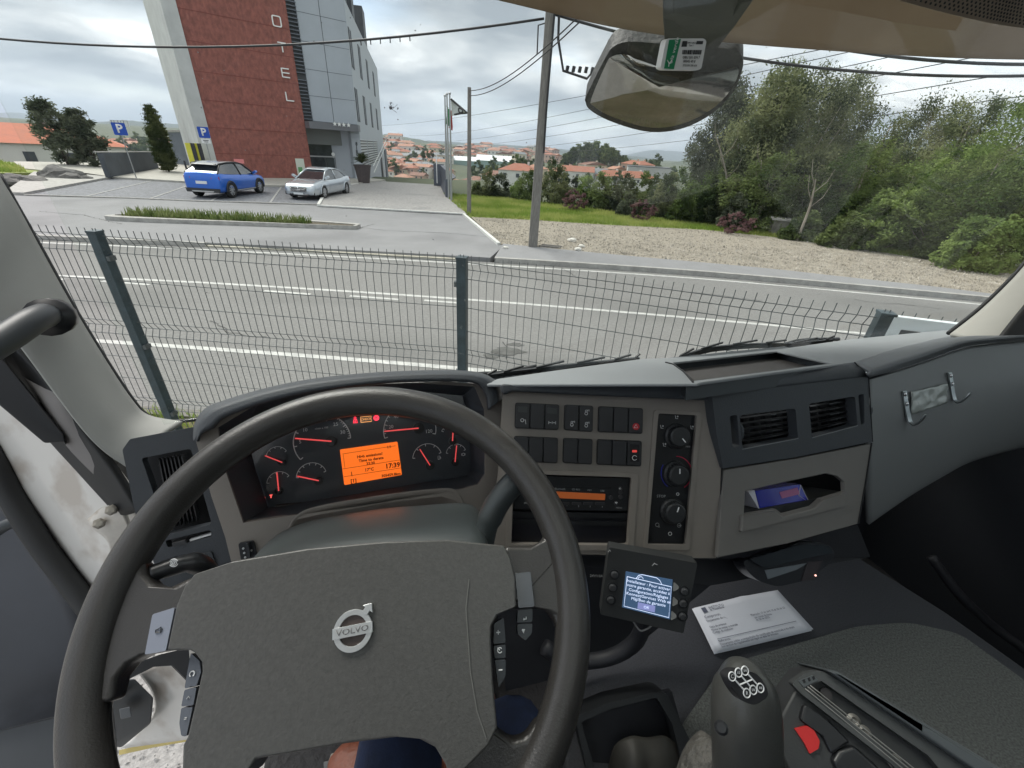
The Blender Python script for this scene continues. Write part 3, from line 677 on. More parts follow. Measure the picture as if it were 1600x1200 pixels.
# ================= flagpoles =================
fp=M('flagpole_grey',(.36,.37,.37),.4,metal=.4)
for i,(bx,by,tx,ty_,lab) in enumerate(((698.5,308,698,152,'flagpole nearest the gate pillar, a green and red flag hanging limp on it'),(701.5,311,704,150,'middle flagpole of the three, bare and slightly thicker'),(705.5,315,707,149,'right flagpole of the three, carrying a pale flag with dark border'))):
    b=onz(bx,by,-.45); z=VZ(tx,ty_,b); t=empty('flagpole',b,lab,'flagpole','flagpoles beside the driveway')
    MB().tube([b,(b.x,b.y,z)],[.065,.04],10).build('pole',fp,t)
    MB().lathe([(.01,0),(.07,.05),(.07,.1),(.01,.15)],(b.x,b.y,z),(0,0,1),10).build('finial',fp,t)
    if i==0:
        zt=VZ(698,165,b);zb=VZ(698,193,b); rows=[]
        for k in range(6):
            s=k/5; rows.append([Vector((b.x+.06+.42*s*(1-.3*j/4)+.05*math.sin(k*2.1+j),b.y+.1*math.sin(k*2.4+j*.6),zt+(zb-zt)*j/4-.35*s)) for j in range(5)])
        tag(loft('flag',rows[:4],M('flag_green',(.02,.22,.07),.7),None,3,3,.01),'limp green and red flag on the left flagpole','flag','flags on the flagpoles')
        o=bpy.data.objects['flag']; MB().add([Vector(p) for r in rows[3:] for p in r],[(k*5+j,(k+1)*5+j,(k+1)*5+j+1,k*5+j+1) for k in range(2) for j in range(4)]).build('red_field',M('flag_red',(.35,.02,.02),.7),o)
    if i==2:
        zt=VZ(707,154,b);zb=VZ(707,181,b)
        pts=lambda u,v:Vector((b.x+.06+u*(VX-.06),b.y+.12*math.sin(u*5+v*2),zt+(zb-zt)*v*(1-.2*u)-u*(1-v)*(zt-zb)*.75))
        VX=.95
        rows=[[pts(u,v) for v in(0,.33,.66,1)] for u in(0,.25,.5,.75,1)]
        o=tag(loft('flag',rows,M('flag_pale',(.5,.53,.5),.8),None,4,4,.01),'pale flag with a dark emblem blowing from the right flagpole','flag','flags on the flagpoles')
        MB().tube([pts(u,.0)+Vector((0,-.02,-.03)) for u in(.0,.3,.6,1)],.05,6).tube([pts(u,1)+Vector((0,-.02,.03)) for u in(.2,.6,1)],.05,6).tube([pts(.6+.15*math.cos(a),.5+.3*math.sin(a))+Vector((0,-.03,0)) for a in np.linspace(0,6.28,10)],.04,6).build('emblem',M('emblem_dark',(.06,.06,.06),.8),o)
# ================= utility poles and wires =================
pc=M('weathered_pole',(.20,.19,.175),.9,var=.3,vs=7,bump=.5,bs=30,vscale=(4,4,.5))
def upole(b,px,py,w0,w1,label,name='utility_pole'):
    z=VZ(px,py,b); t=empty(name,b,label,'utility pole'); m=MB(); n=Vector((-b.x,-b.y,0)).normalized()
    lean=.0
    for k in range(1):
        ring=[(-1,-1),(1,-1),(1,1),(-1,1)]; vs=[(b.x+a*w0/2,b.y+c*w0/2,b.z-.3) for a,c in ring]+[(b.x+a*w1/2,b.y+c*w1/2,z) for a,c in ring]
        m.add(vs,[(0,1,5,4),(1,2,6,5),(2,3,7,6),(3,0,4,7),(4,5,6,7),(3,2,1,0)])
    m.build('shaft',pc,t,bevel=.02); return t,z
pb=onz(832.5,385,-.47); pole,pz=upole(pb,858,-30,.31,.24,'tall weathered grey utility pole standing at the roadside edge of the gravel lot')
sb=onz(733,334,-.46); pole2,pz2=upole(sb,729,136,.2,.15,'slim dark utility pole at the corner of the grass strip')
blk=M('cable_black',(.02,.02,.022),.6); 
zc1=VZ(856,22,pb); zc2=VZ(855,33,pb)
m=MB(); m.tube([pb+Vector((.05,0,zc2-pb.z)),pb+Vector((-.3,0,zc2-pb.z-.1)),pb+Vector((-.28,0,zc2-pb.z-.75))],.02,6); m.tube([pb+Vector((.2,-.1,zc2-pb.z+.9)),pb+Vector((.28,-.1,zc2-pb.z-.4)),pb+Vector((.5,-.1,zc2-pb.z-1.1)),pb+Vector((1.2,-.1,zc2-pb.z-1.25)),pb+Vector((1.5,-.1,zc2-pb.z-.9)),pb+Vector((1.7,-.1,zc2-pb.z-.35)),pb+Vector((2.2,-.1,zc2-pb.z-.45))],.035,6)
for k in range(5): m.tube([pb+Vector((.6+k*.18,-.1,zc2-pb.z-1.12)),pb+Vector((.62+k*.18,-.1,zc2-pb.z-.98))],.05,6)
for k in range(4): m.tube([pb+Vector((1.75+k*.14,-.1,zc2-pb.z-.38)),pb+Vector((1.85+k*.14,-.1,zc2-pb.z-.55)),pb+Vector((1.83+k*.14,-.1,zc2-pb.z-.9))],.012,5)
m.tube([pb+Vector((.13,-.17,zc2-pb.z+2)),pb+Vector((.1,-.2,zc2-pb.z-2)),pb+Vector((.12,-.2,zc2-pb.z-3.2))],.03,6)
m.build('cable_bracket',blk,pole)
def cable(name,a,b,sag,r,label,group='overhead cables',n=24):
    a=Vector(a);b=Vector(b); pts=[a.lerp(b,i/n)-Vector((0,0,4*sag*(i/n)*(1-i/n))) for i in range(n+1)]
    return tag(MB().tube(pts,r,6).build(name,blk,smooth=True),label,'cable',group)
a0=pb+Vector((-.15,0,zc1-pb.z-.1))
def AT(px,py,dist):
    r=ray(px,py); h=Vector((r.x,r.y,0)).length; return CAM+r*(dist/h)
cable('overhead_cable',AT(-330,14,30),a0,.8,.030,'thick black cable crossing the sky from the left in front of the hotel')
c0=bpy.data.objects['overhead_cable']
m=MB()
for k in range(6):
    p=a0.lerp(AT(-330,14,30),.155+k*.012); q=p-Vector((0,0,4*.8*(.155+k*.012)*(1-.155-k*.012))); m.box(q-Vector((0,0,.07)),(.025,.025,.11))
m.build('clip',blk,c0)
cable('overhead_cable',pb+Vector((.15,0,zc1-pb.z)),AT(1750,112,20),.55,.035,'black cable from the big pole passing behind the mirror, lower of the right pair')
cable('overhead_cable',pb+Vector((.15,-.1,zc1-pb.z+1.2)),AT(1750,97,18),.75,.035,'black cable just under the sun visor edge, upper of the right pair')
s0=Vector((sb.x,sb.y,VZ(729,141,sb))); s1=Vector((sb.x,sb.y,VZ(729,149,sb)))
cable('thin_wire',s0,AT(905,25,10),.3,.014,'thin wire from the slim pole up past the big pole, upper one','thin wires',16)
cable('thin_wire',s1,AT(905,35,10),.3,.014,'thin wire from the slim pole up past the big pole, lower one','thin wires',16)
for k,(x0,y0,x1,y1) in enumerate(((640,212,1420,60),(660,222,1480,70),(690,228,1520,90),(740,232,1560,118),(800,236,1600,150),(560,196,1340,66))):
    cable('power_line',AT(x0,y0,420),AT(x1,y1,80),3,.05+.0*k,['faint power line slanting over the town, lowest on the left','faint power line slanting over the town, second','faint power line slanting over the town, third','faint power line slanting over the town, fourth','faint power line slanting over the town, rightmost','faint power line slanting over the town, highest and leftmost'][k],'power lines',16)
# ================= cars =================
def car(name,pos,heading,spec,label,cat='car'):
    t=empty(name,pos,label,cat,'cars parked in front of the hotel',rz=heading)
    pnt=spec['paint']; L=spec['L']; W=spec['W']; G=spec['clear']; blackp=M('car_black_trim',(.02,.02,.022),.5); gl=M('car_glass',(.02,.025,.03),.04,spec=.9,coat=1)
    T=lambda p:t.matrix_basis@Vector(p)
    t.rotation_euler=(0,0,heading); mw=Matrix.Translation(pos)@Matrix.Rotation(heading,4,'Z')
    tw=lambda p:mw@Vector(p)
    st=spec['st']       # (x, zlow, zbelt, halfwidth, shoulder height frac)
    rows=[]
    for x,zl,zb,hw in st:
        rows.append([tw((x,s*hw*f,zl+(zb-zl)*h)) for s,f,h in((-1,.80,0),(-1,.96,.10),(-1,1,.42),(-1,.985,.72),(-1,.90,.97),(-1,.6,1.03),(0,0,1.05),(1,.6,1.03),(1,.90,.97),(1,.985,.72),(1,1,.42),(1,.96,.10),(1,.80,0))])
    R=[spline([Vector(p) for p in r],3) for r in rows]; C=[spline(list(c),4) for c in zip(*R)]
    nu=len(C);nv=len(C[0]); m=MB(); m.add([p for c in C for p in c],[(i*nv+j,(i+1)*nv+j,(i+1)*nv+j+1,i*nv+j+1) for i in range(nu-1) for j in range(nv-1)]+[tuple(i*nv for i in range(nu))]+[tuple(i*nv+nv-1 for i in range(nu))][::-1]+[tuple(range(nv)),tuple((nu-1)*nv+j for j in range(nv))])
    body=m.build('body',pnt,t,smooth=True)
    # dark lower band
    # greenhouse: glass volume and painted roof + pillars
    gh=spec['gh']  # list of (x, zb, zt, hwb, hwt)
    def ghv(k,s): x,zb,zt,hb,ht=gh[k]; return tw((x,s*hb,zb)),tw((x,s*ht,zt))
    m=MB()
    for s in(-1,1):
        pts=[tw((x,s*(hb),zb)) for x,zb,zt,hb,ht in gh]+[tw((x,s*ht,zt)) for x,zb,zt,hb,ht in gh][::-1]
    vs=[];n=len(gh)
    for x,zb,zt,hb,ht in gh: vs+=[tw((x,-hb,zb)),tw((x,-ht,zt)),tw((x,ht,zt)),tw((x,hb,zb))]
    fs=[]
    for i in range(n-1):
        a=i*4;b=a+4; fs+=[(a,b,b+1,a+1),(a+1,b+1,b+2,a+2),(a+2,b+2,b+3,a+3)]
    m.add(vs,fs+[(0,1,2,3),((n-1)*4+3,(n-1)*4+2,(n-1)*4+1,(n-1)*4)]); m.build('windows',gl,t,bevel=.03)
    rf=spec['roofpts']; rows=[[tw((x,s*hw,z-(.05 if abs(s)==1 else 0))) for s in(-1,-.85,0,.85,1)] for x,z,hw in rf]
    loft('roof',rows,spec.get('roofpaint',pnt),t,3,4,.03)
    m=MB()
    for s in(-1,1):
        for pl in spec['pillars']:
            m.tube([tw((x,s*y,z)) for x,y,z in pl],.035,6)
    m.build('pillars',spec.get('pillpaint',pnt),t,smooth=True)
    # wheels
    ty=M('tyre',(.018,.018,.018),.85); rim=M('alloy',(.55,.56,.58),.3,metal=.8); r=spec['r']
    for x in spec['ax']:
        for s in(-1,1):
            c=tw((x,s*(W/2-.10),r)); ax=(tw((0,s,0))-tw((0,0,0))).normalized()
            m=MB(); m.lathe([(r*.62,-.11),(r*.97,-.11),(r,-.07),(r,.07),(r*.97,.11),(r*.68,.115),(r*.62,.09)],c,ax,28); wh=m.build('wheel',ty,t,smooth=True)
            m=MB(); m.lathe([(r*.66,.07),(r*.68,.10),(r*.60,.105),(r*.6,.06)],c,ax,28)
            for k in range(5):
                a=k*2*math.pi/5+.3; xx=(tw((1,0,0))-tw((0,0,0))); zz=Vector((0,0,1))
                d=xx*math.cos(a)+zz*math.sin(a); e=xx*math.cos(a+.25)+zz*math.sin(a+.25); e2=xx*math.cos(a-.25)+zz*math.sin(a-.25)
                m.bar(c+ax*.095,c+ax*.095+e*r*.62,.045,.02,upv=ax); m.bar(c+ax*.095,c+ax*.095+e2*r*.62,.045,.02,upv=ax)
            m.lathe([(.05,.08),(.05,.12),(.02,.125)],c,ax,12); m.build('rim',rim,wh)
            m=MB(); m.lathe([(r*.6,.03),(r*.6,.05)],c,ax,24); m.build('wheel_well',blackp,wh)
            arc=[c+ax*.105+((tw((1,0,0))-tw((0,0,0)))*math.cos(a)+Vector((0,0,1))*math.sin(a))*(r+.045) for a in np.linspace(-.1,math.pi+.1,16)]
            MB().tube(arc,.045 if spec.get('arch') else .028,6).build('wheel_arch',blackp if spec.get('arch') else pnt,t)
    for nm,mat,pts,th in spec['bits']:
        for s in((-1,1) if nm[0]=='*' else (1,)):
            mt=mat; q=[tw((x,s*y,z)) for x,y,z in pts]; nn=(q[1]-q[0]).cross(q[2]-q[0]).normalized(); o=nn*th*s
            MB().prism(q,o).build(nm.strip('*'),mt,t,bevel=.008)
    return t,tw
chrome=M('chrome',(.7,.7,.72),.12,metal=1); red_l=M('tail_red',(.35,.01,.01),.2,coat=1); head=M('headlamp',(.35,.38,.42),.1,coat=1,spec=.8); plate=M('number_plate',(.7,.72,.74),.5); bt=M('car_black_trim',(.02,.02,.022),.5)
def pxx(p):
    c=RM.transposed()@(p-CAM); return 800+F*c.x/-c.z
def solve_hd(p,wb,q,target,sgn):
    b0=math.atan2(q.y-p.y,q.x-p.x); best=None
    for k in range(-700,701):
        a=b0+k*.002; v=abs(pxx(p+Vector((math.cos(a),math.sin(a),0))*wb)-target)+abs(k)*.0001
        if best is None or v<best[0]: best=(v,a)
    return best[1]
# blue SUV: rear end towards the camera
ra=onz(363,309,-.49); rb=onz(405,296,-.49); hd=solve_hd(ra,2.68,rb,406.0,1); side=Vector((-math.sin(hd),math.cos(hd),0))
axl=2.68; f_=Vector((math.cos(hd),math.sin(hd),0)); mid_=ra+f_*(axl/2)+side*.82
bp=M('car_blue',(.010,.13,.60),.28,metal=.35,coat=1)
SUV=dict(paint=bp,L=4.4,W=1.84,clear=.2,r=.36,ax=(-1.34,1.34),arch=1,
 st=[(-2.16,.42,.80,.70),(-2.12,.30,1.10,.84),(-1.9,.26,1.15,.90),(-1.3,.26,1.11,.92),(0,.24,1.05,.92),(1.2,.25,.98,.92),(1.75,.26,.92,.90),(2.05,.28,.84,.84),(2.18,.36,.68,.70)],
 gh=[(-2.02,1.10,1.16,.80,.78),(-1.42,1.10,1.50,.83,.61),(-.9,1.06,1.57,.84,.61),(.1,.98,1.58,.84,.62),(.75,.97,1.32,.84,.68),(1.25,.97,.99,.82,.78)],
 roofpts=[(-1.70,1.52,.57),(-1.35,1.575,.61),(-.8,1.62,.66),(0,1.61,.64),(.42,1.53,.60)],roofpaint=M('roof_pale',(.5,.53,.56),.2,coat=1),
 pillars=[[(-2.02,.79,1.12),(-1.42,.63,1.52)],[(-1.55,.66,1.54),(-.8,.66,1.59),(0,.65,1.58),(.45,.64,1.50),(1.25,.80,1.0)],[(-.15,.84,1.0),(-.2,.64,1.57)]],pillpaint=bt,
 bits=[('*tail_lamp',red_l,[(-2.13,.50,.86),(-2.13,.50,.97),(-2.06,.86,1.0),(-2.06,.86,.86)],.03),('number_plate',plate,[(-2.17,-.27,.66),(-2.17,.27,.66),(-2.16,.27,.79),(-2.16,-.27,.79)],-.03),
  ('rear_bumper',bt,[(-2.17,-.8,.28),(-2.17,.8,.28),(-2.15,.84,.46),(-2.15,-.84,.46)],-.06),('skid_plate',M('silver_trim',(.5,.5,.5),.3,metal=.7),[(-2.2,-.5,.30),(-2.2,.5,.30),(-2.2,.55,.36),(-2.2,-.55,.36)],-.03),
  ('rear_spoiler',bt,[(-1.74,-.58,1.50),(-1.74,.58,1.50),(-1.6,.6,1.55),(-1.6,-.6,1.55)],.03),('*door_mirror',bp,[(1.0,.86,1.0),(1.2,.86,1.0),(1.2,1.03,1.1),(1.0,1.03,1.1)],.1),('*sill_trim',M('silver_trim',(.5,.5,.5)),[(-.9,.925,.30),(.9,.925,.30),(.9,.925,.36),(-.9,.925,.36)],.01),('*headlamp',head,[(2.02,.5,.74),(2.02,.5,.84),(1.85,.84,.86),(1.85,.84,.76)],.03)])
suv,tw=car('parked_suv',mid_,hd,SUV,'bright blue SUV with pale roof, rear end towards the road')
# silver saloon, front towards the camera
sa=onz(506.5,311,-.49); sb_=onz(541,299,-.49); hd2=solve_hd(sa,2.94,sb_,541.0,-1)+math.pi; f_=Vector((math.cos(hd2),math.sin(hd2),0)); side=Vector((-math.sin(hd2),math.cos(hd2),0))
mid2=sa-f_*1.45-side*.82
silv=M('car_silver',(.50,.54,.58),.25,metal=.5,coat=1)
SAL=dict(paint=silv,L=4.9,W=1.85,clear=.15,r=.34,ax=(-1.47,1.47),
 st=[(-2.4,.40,.80,.66),(-2.34,.26,.98,.82),(-1.9,.22,1.0,.89),(-1.0,.2,.95,.92),(0,.2,.93,.925),(1.0,.2,.92,.925),(1.7,.2,.86,.91),(2.2,.2,.76,.86),(2.42,.24,.62,.72),(2.48,.3,.52,.6)],
 gh=[(-1.95,.98,1.0,.74,.70),(-1.2,.96,1.33,.80,.60),(-.6,.94,1.42,.82,.58),(.15,.93,1.42,.82,.57),(.6,.92,1.2,.82,.64),(1.15,.90,.93,.80,.75)],
 roofpts=[(-1.35,1.31,.56),(-.9,1.42,.60),(-.3,1.465,.61),(.1,1.44,.58),(.32,1.36,.54)],
 pillars=[[(-1.95,.74,.99),(-1.3,.60,1.34),(-.7,.61,1.42),(0,.60,1.43),(.35,.58,1.34),(1.15,.78,.92)],[(-.35,.83,.94),(-.4,.60,1.42)]],
 bits=[('*headlamp',head,[(2.36,.52,.55),(2.40,.50,.64),(2.12,.82,.72),(2.18,.86,.60)],.03),('grille',bt,[(2.49,-.42,.40),(2.49,.42,.40),(2.46,.44,.62),(2.46,-.44,.62)],.03),('grille_bar',chrome,[(2.525,-.42,.50),(2.525,.42,.50),(2.525,.42,.53),(2.525,-.42,.53)],.01),
  ('grille_bar',chrome,[(2.52,-.43,.44),(2.52,.43,.44),(2.52,.43,.455),(2.52,-.43,.455)],.01),('grille_bar',chrome,[(2.51,-.43,.575),(2.51,.43,.575),(2.51,.43,.59),(2.51,-.43,.59)],.01),
  ('number_plate',plate,[(2.53,-.26,.27),(2.53,.26,.27),(2.53,.26,.37),(2.53,-.26,.37)],.02),('*air_intake',bt,[(2.42,.50,.22),(2.34,.80,.24),(2.33,.80,.38),(2.44,.46,.32)],.02),('lower_intake',bt,[(2.47,-.40,.2),(2.47,.40,.2),(2.5,.44,.26),(2.5,-.44,.26)],.02),
  ('*door_mirror',silv,[(.85,.86,.95),(1.05,.86,.95),(1.05,1.04,1.06),(.85,1.04,1.06)],.1),('*tail_lamp',red_l,[(-2.36,.4,.82),(-2.36,.4,.94),(-2.25,.82,.94),(-2.25,.82,.82)],.03)])
sal,tw=car('parked_saloon',mid2,hd2,SAL,'silver four-door saloon facing the road beside the hotel driveway')
O=tw((2.54,0,.515)); ax=(tw((1,0,0))-tw((0,0,0))).normalized(); ay=(tw((0,1,0))-tw((0,0,0))).normalized()
m=MB(); m.tube([O+ay*.1*math.cos(a)+Vector((0,0,.1*math.sin(a))) for a in np.linspace(0,2*math.pi,21)],.010,6,False)
for k in range(3): a=math.pi/2+k*2*math.pi/3; m.tube([O,O+ay*.1*math.cos(a)+Vector((0,0,.1*math.sin(a)))],[.014,.005],6)
m.build('badge',chrome,sal)
# ================= white framed board behind the fence at right =================
wf=M('frame_white',(.72,.78,.80),.4); 
A=[TYp for TYp in ()]
bq=onz(1385,490,1.82); n=Vector((-.33,-.94,0)).normalized()
def onb(px,py): return hitp(px,py,Vector((bq.x+.25,bq.y-.12,1.8)),n)
pts=[onb(1378,532),onb(1398,494),onb(1500,508),onb(1540,560)]
t=empty('framed_board',pts[0],'white framed board with a scratched dark face beside the right fence post','sign board')
cN=[onb(1398,494),onb(1560,514)]; dn=Vector((0,0,-1.0)); u=(cN[1]-cN[0]).normalized()
MB().prism([cN[0],cN[1],cN[1]+dn,cN[0]+dn],-n*.03,[[cN[0]+u*.05+Vector((0,0,-.06)),cN[1]-u*.05+Vector((0,0,-.06)),cN[1]-u*.05+dn*.93,cN[0]+u*.05+dn*.93]]).build('frame',wf,t,bevel=.004)
MB().prism([cN[0]+u*.04+Vector((0,0,-.05))-n*.01,cN[1]-u*.04+Vector((0,0,-.05))-n*.01,cN[1]-u*.04+dn*.95-n*.01,cN[0]+u*.04+dn*.95-n*.01],-n*.01).build('board_face',M('board_slate',(.05,.055,.055),.6,var=.3,vs=10,vscale=(1,1,.2),stain=((.3,.3,.3),40,.66,.5)),t)
# ================= trees =================
bark=M('bark_pale',(.20,.17,.13),.9,col2=(.33,.30,.25),vs=3,bump=.5,bs=12); barkd=M('bark_dark',(.08,.065,.05),.9,var=.3,vs=4)
lf_euc=leafmat('leaf_eucalyptus',(.07,.09,.05),(.25,.27,.14),.9,.4)
lf_br=leafmat('leaf_bright',(.08,.125,.04),(.20,.26,.09),.5,.4)
lf_dk=leafmat('leaf_dark',(.05,.078,.032),(.16,.20,.08),.5,.35)
lf_gy=leafmat('leaf_grey',(.055,.07,.045),(.17,.19,.13),1.2,.35)
lf_pu=leafmat('leaf_purple',(.10,.055,.06),(.24,.15,.145),2,.3)
def tree(name,loc,H,blobs,nleaf,lsize,droop,leaf,brk,seed,label,cat='tree',group=None,trunk=True,tr=.12,wind=0,lw=.28,cl=1.0):
    """blobs: (x,y,z,rx,ry,rz) in fractions of H"""
    r=np.random.default_rng(seed); loc=Vector(loc)
    t=empty(name,loc,label,cat,group)
    B=np.array(blobs,float)*H; vol=B[:,3]*B[:,4]*B[:,5]; vol=vol/vol.sum()
    # clump centres on blob shells, leaves round each clump
    nc=max(12,int(nleaf/85)); bi=r.choice(len(B),nc,p=vol); d=r.normal(size=(nc,3)); d/=np.linalg.norm(d,axis=1)[:,None]
    rad=r.uniform(.45,1.0,nc)**.5; cc=B[bi,:3]+d*rad[:,None]*B[bi,3:]
    cs=r.uniform(.035,.085,nc)*H*cl
    li=r.integers(0,nc,nleaf); g=r.normal(size=(nleaf,3))*.55; g=np.clip(g,-1.3,1.3); P0=cc[li]+g*cs[li][:,None]*np.array([1,1,.75+droop*.6])
    P0[:,2]=np.maximum(P0[:,2],.02*H)
    P0[:,0]+=wind*P0[:,2]*.1
    # leaf quads: long axis
    ax=r.normal(size=(nleaf,3)); ax[:,2]=ax[:,2]*.6-droop*1.3; ax[:,0]+=wind; ax/=np.linalg.norm(ax,axis=1)[:,None]
    bx=np.cross(ax,r.normal(size=(nleaf,3))); bx/=np.linalg.norm(bx,axis=1)[:,None]
    s=(lsize*r.uniform(.6,1.4,nleaf))[:,None]
    V=np.stack([P0-ax*s*.5,P0+bx*s*lw-ax*s*.05,P0+ax*s*.5,P0-bx*s*lw+ax*s*.05],1).reshape(-1,3)
    me=bpy.data.meshes.new('crown'); me.vertices.add(len(V)); me.vertices.foreach_set('co',V.ravel())
    me.loops.add(len(V)); me.loops.foreach_set('vertex_index',np.arange(len(V))); me.polygons.add(nleaf); me.polygons.foreach_set('loop_start',np.arange(0,len(V),4)); me.update(calc_edges=True); me.validate()
    me.materials.append(leaf); o=bpy.data.objects.new('crown',me); COL.objects.link(o); o.parent=t
    if trunk:
        m=MB(); zt=float((B[:,2]).max()); w=H*.018*(1 if trunk is True else trunk)
        tip=Vector((float(B[:,0].mean())*.8+wind*zt*.05,float(B[:,1].mean())*.8,zt)); 
        pts=[Vector((0,0,-.6)),Vector((0,0,0)),tip*.3+Vector((r.uniform(-.02,.02)*H,0,0)),tip*.6+Vector((r.uniform(-.03,.03)*H,0,0)),tip]
        ps=spline(pts,4); n=len(ps); m.tube(ps,[w*(1.15-.95*i/(n-1)) for i in range(n)],8)
        for k in range(14):
            c=Vector(cc[r.integers(0,nc)]); c.x+=wind*c.z*.1
            h=max(.12*H,min(c.z*.6,zt*.8)); f=h/zt; q=ps[min(n-1,1+int(f*(n-2)))]
            md=(q+c)/2+Vector((0,0,-.03*H)); m.tube(spline([q,md,c],3),[w*.42,w*.36,w*.3,w*.24,w*.18,w*.12,w*.06],5)
        o=m.build('trunk',brk,None,smooth=True); o.parent=t
    return t
def on_ground(px,py): 
    return tohit(px,py,12)
def at_col(px,Y,z=None):
    r=ray(px,400); t=Y/r.y
    # follow the column direction: solve x so that the vertical through it projects near px at horizon
    r=ray(px,245); x=r.x/r.y*Y
    return Vector((x,Y,hgt(x,Y) if z is None else z))
def at_top(px,py,Y):
    r=ray(px,py); x=r.x/r.y*Y; return Vector((x,Y,hgt(x,Y)))
def Hfor(p,px,py):
    n=Vector((-p.x,-p.y,0)).normalized(); return hitp(px,py,p,n).z-p.z
euc=[(0,0,.72,.16,.16,.22),(.13,.03,.55,.14,.14,.16),(-.15,.02,.52,.13,.14,.15),(.05,.1,.85,.11,.1,.13),(-.05,-.1,.42,.15,.13,.13),(.17,0,.78,.08,.08,.1)]
bush=[(0,0,.5,.36,.34,.42),(.2,.1,.35,.26,.25,.3),(-.22,.0,.33,.26,.25,.3)]
wide=[(0,0,.62,.28,.26,.26),(.22,.05,.45,.22,.22,.22),(-.22,.05,.47,.22,.2,.22),(0,-.1,.3,.28,.24,.2),(.05,.05,.82,.16,.16,.14)]
col=[(0,0,.5,.17,.17,.46),(.03,0,.3,.2,.2,.26)]
# big eucalyptus on the right and their neighbours: px of crown centre, distance Y, px,py of the top
big=[(1215,25,1240,84,euc,'tall loose eucalyptus, first big tree right of the round mirror',15000,lf_euc,.26),
 (1300,27,1300,80,wide,'tall full-crowned eucalyptus whose top touches the upper cable',17000,lf_euc,.24),
 (1335,31,1345,100,euc,'eucalyptus behind the full-crowned one, leaning right at its top',9000,lf_euc,.28),
 (1145,27,1150,118,euc,'slender drooping eucalyptus with a bare pale trunk under the mirror corner',9000,lf_gy,.26),
 (1405,34,1408,152,wide,'smaller dark tree in the dip between the eucalyptus and the right wood',9000,lf_dk,.26),
 (1475,27,1480,128,wide,'wind-bent tree right of the dip in the treeline',14000,lf_euc,.22),
 (1560,25,1545,130,wide,'broad wind-bent tree near the right edge of the view',14000,lf_euc,.22),
 (1640,22,1640,120,wide,'broad tree cut by the right windscreen pillar',10000,lf_br,.22)]
for i,(px,Y,tx,ty_,sh,lab,n,lm,ls) in enumerate(big):
    p=at_top(tx,ty_,Y); H=Hfor(p,tx,ty_)
    s_={0:.95,1:.8,3:.7}.get(i,.85)
    tree('tall_tree',p,H,[(a*s_,b*s_,c,d*s_,e*s_,f) for a,b,c,d,e,f in sh],int(n*1.9),ls*.60,.55,lm,bark,20+i,lab,group=None,wind=.25 if i>3 else .1,lw=.2,cl=.85)
mid=[(1190,22.5,1215,235,wide,lf_dk,'dark bushy tree low in front of the first eucalyptus'),
 (1270,22.5,1290,225,wide,lf_euc,'olive bushy tree with bare pale stems beside the small hut'),
 (1345,21.5,1370,215,wide,lf_br,'green tree in the middle of the right wood, ahead of the dip'),
 (1420,20.5,1440,245,wide,lf_br,'rounded green tree low in front of the right wood'),
 (1420,18.7,1420,290,bush,lf_br,'yellow-green shrub tree at the gravel edge, pointed top'),
 (1500,20,1520,225,wide,lf_br,'bright green tree low at the right, under the wind-bent one'),
 (1590,18,1580,215,wide,lf_br,'bright green tree filling the right end of the wood'),
 (1560,15.6,1570,330,bush,lf_br,'bright leafy shrub spilling down at the right pillar'),
 (1480,17.4,1480,360,bush,lf_dk,'dark low shrub at the gravel edge under the right wood'),
 (1340,18.9,1340,330,bush,lf_dk,'low dark shrub right of the hut'),
 (1245,20.2,1248,352,bush,lf_dk,'small dark shrub leaning on the right corner of the hut'),
 (1270,20.3,1265,330,bush,lf_dk,'low brown-green scrub just right of the hut'),
 (1650,17,1650,230,wide,lf_br,'bright tree hidden partly by the right pillar'),
 (1130,26,1135,255,bush,lf_br,'round green shrub tree behind the right purple bush'),
 (1075,28,1085,258,bush,lf_br,'light green bushy tree right of centre in the middle row')]
for i,(px,Y,tx,ty_,sh,lm,lab) in enumerate(mid):
    p=at_top(tx,ty_,Y); H=Hfor(p,tx,ty_); tree('bushy_tree',p,H,[(a*1.35,b*1.2,c,d*1.3,e*1.2,f*1.15) for a,b,c,d,e,f in sh]+[(0,0,.15,.35,.3,.15)],17000,.11,.3,lm,bark,50+i,lab,wind=.1)
# the row of young trees behind the meadow
row=[(742,33,745,283),(757,31,762,262),(783,31,782,268),(808,33,806,282),(823,30,826,265),(868,29,872,247),(893,30,893,272),(915,28.5,920,270),(938,27.5,945,268),(962,27.5,962,280),(985,27,985,268),(1008,26.5,1010,265),(1030,26,1030,272),(1052,25,1048,268),(990,24.8,985,300),(1085,23.6,1078,285),(1112,23.5,1110,290),(1150,23,1150,275),(1170,22,1160,300)]
for i,(px,Y,tx,ty_) in enumerate(row):
    p=at_top(tx,ty_,Y); H=Hfor(p,tx,ty_)
    k=['nearest the grass','with a pointed crown','with a round crown','with thin drooping foliage'][i%4]
    where=['left of the big pole, first','left of the big pole, second','left of the big pole, third','just left of the big pole','touching the big pole on its left','right of the big pole, tallest of the row','second right of the pole','third right of the pole','fourth right of the pole','fifth right of the pole, small','sixth right of the pole','behind the middle purple bush','right behind the middle purple bush','ahead of the pale hall','low beside the middle purple bush','left of the right purple bush','just behind the right purple bush','under the drooping eucalyptus','left of the small hut'][i]
    tree('young_tree',p,H,[(0,0,.58,.22,.22,.4),(.12,0,.35,.24,.22,.25),(-.12,.05,.36,.24,.22,.25)],8000,.11,.4,[lf_dk,lf_euc,lf_gy,lf_br][i%4],barkd,90+i,'young tree behind the grass, '+where)
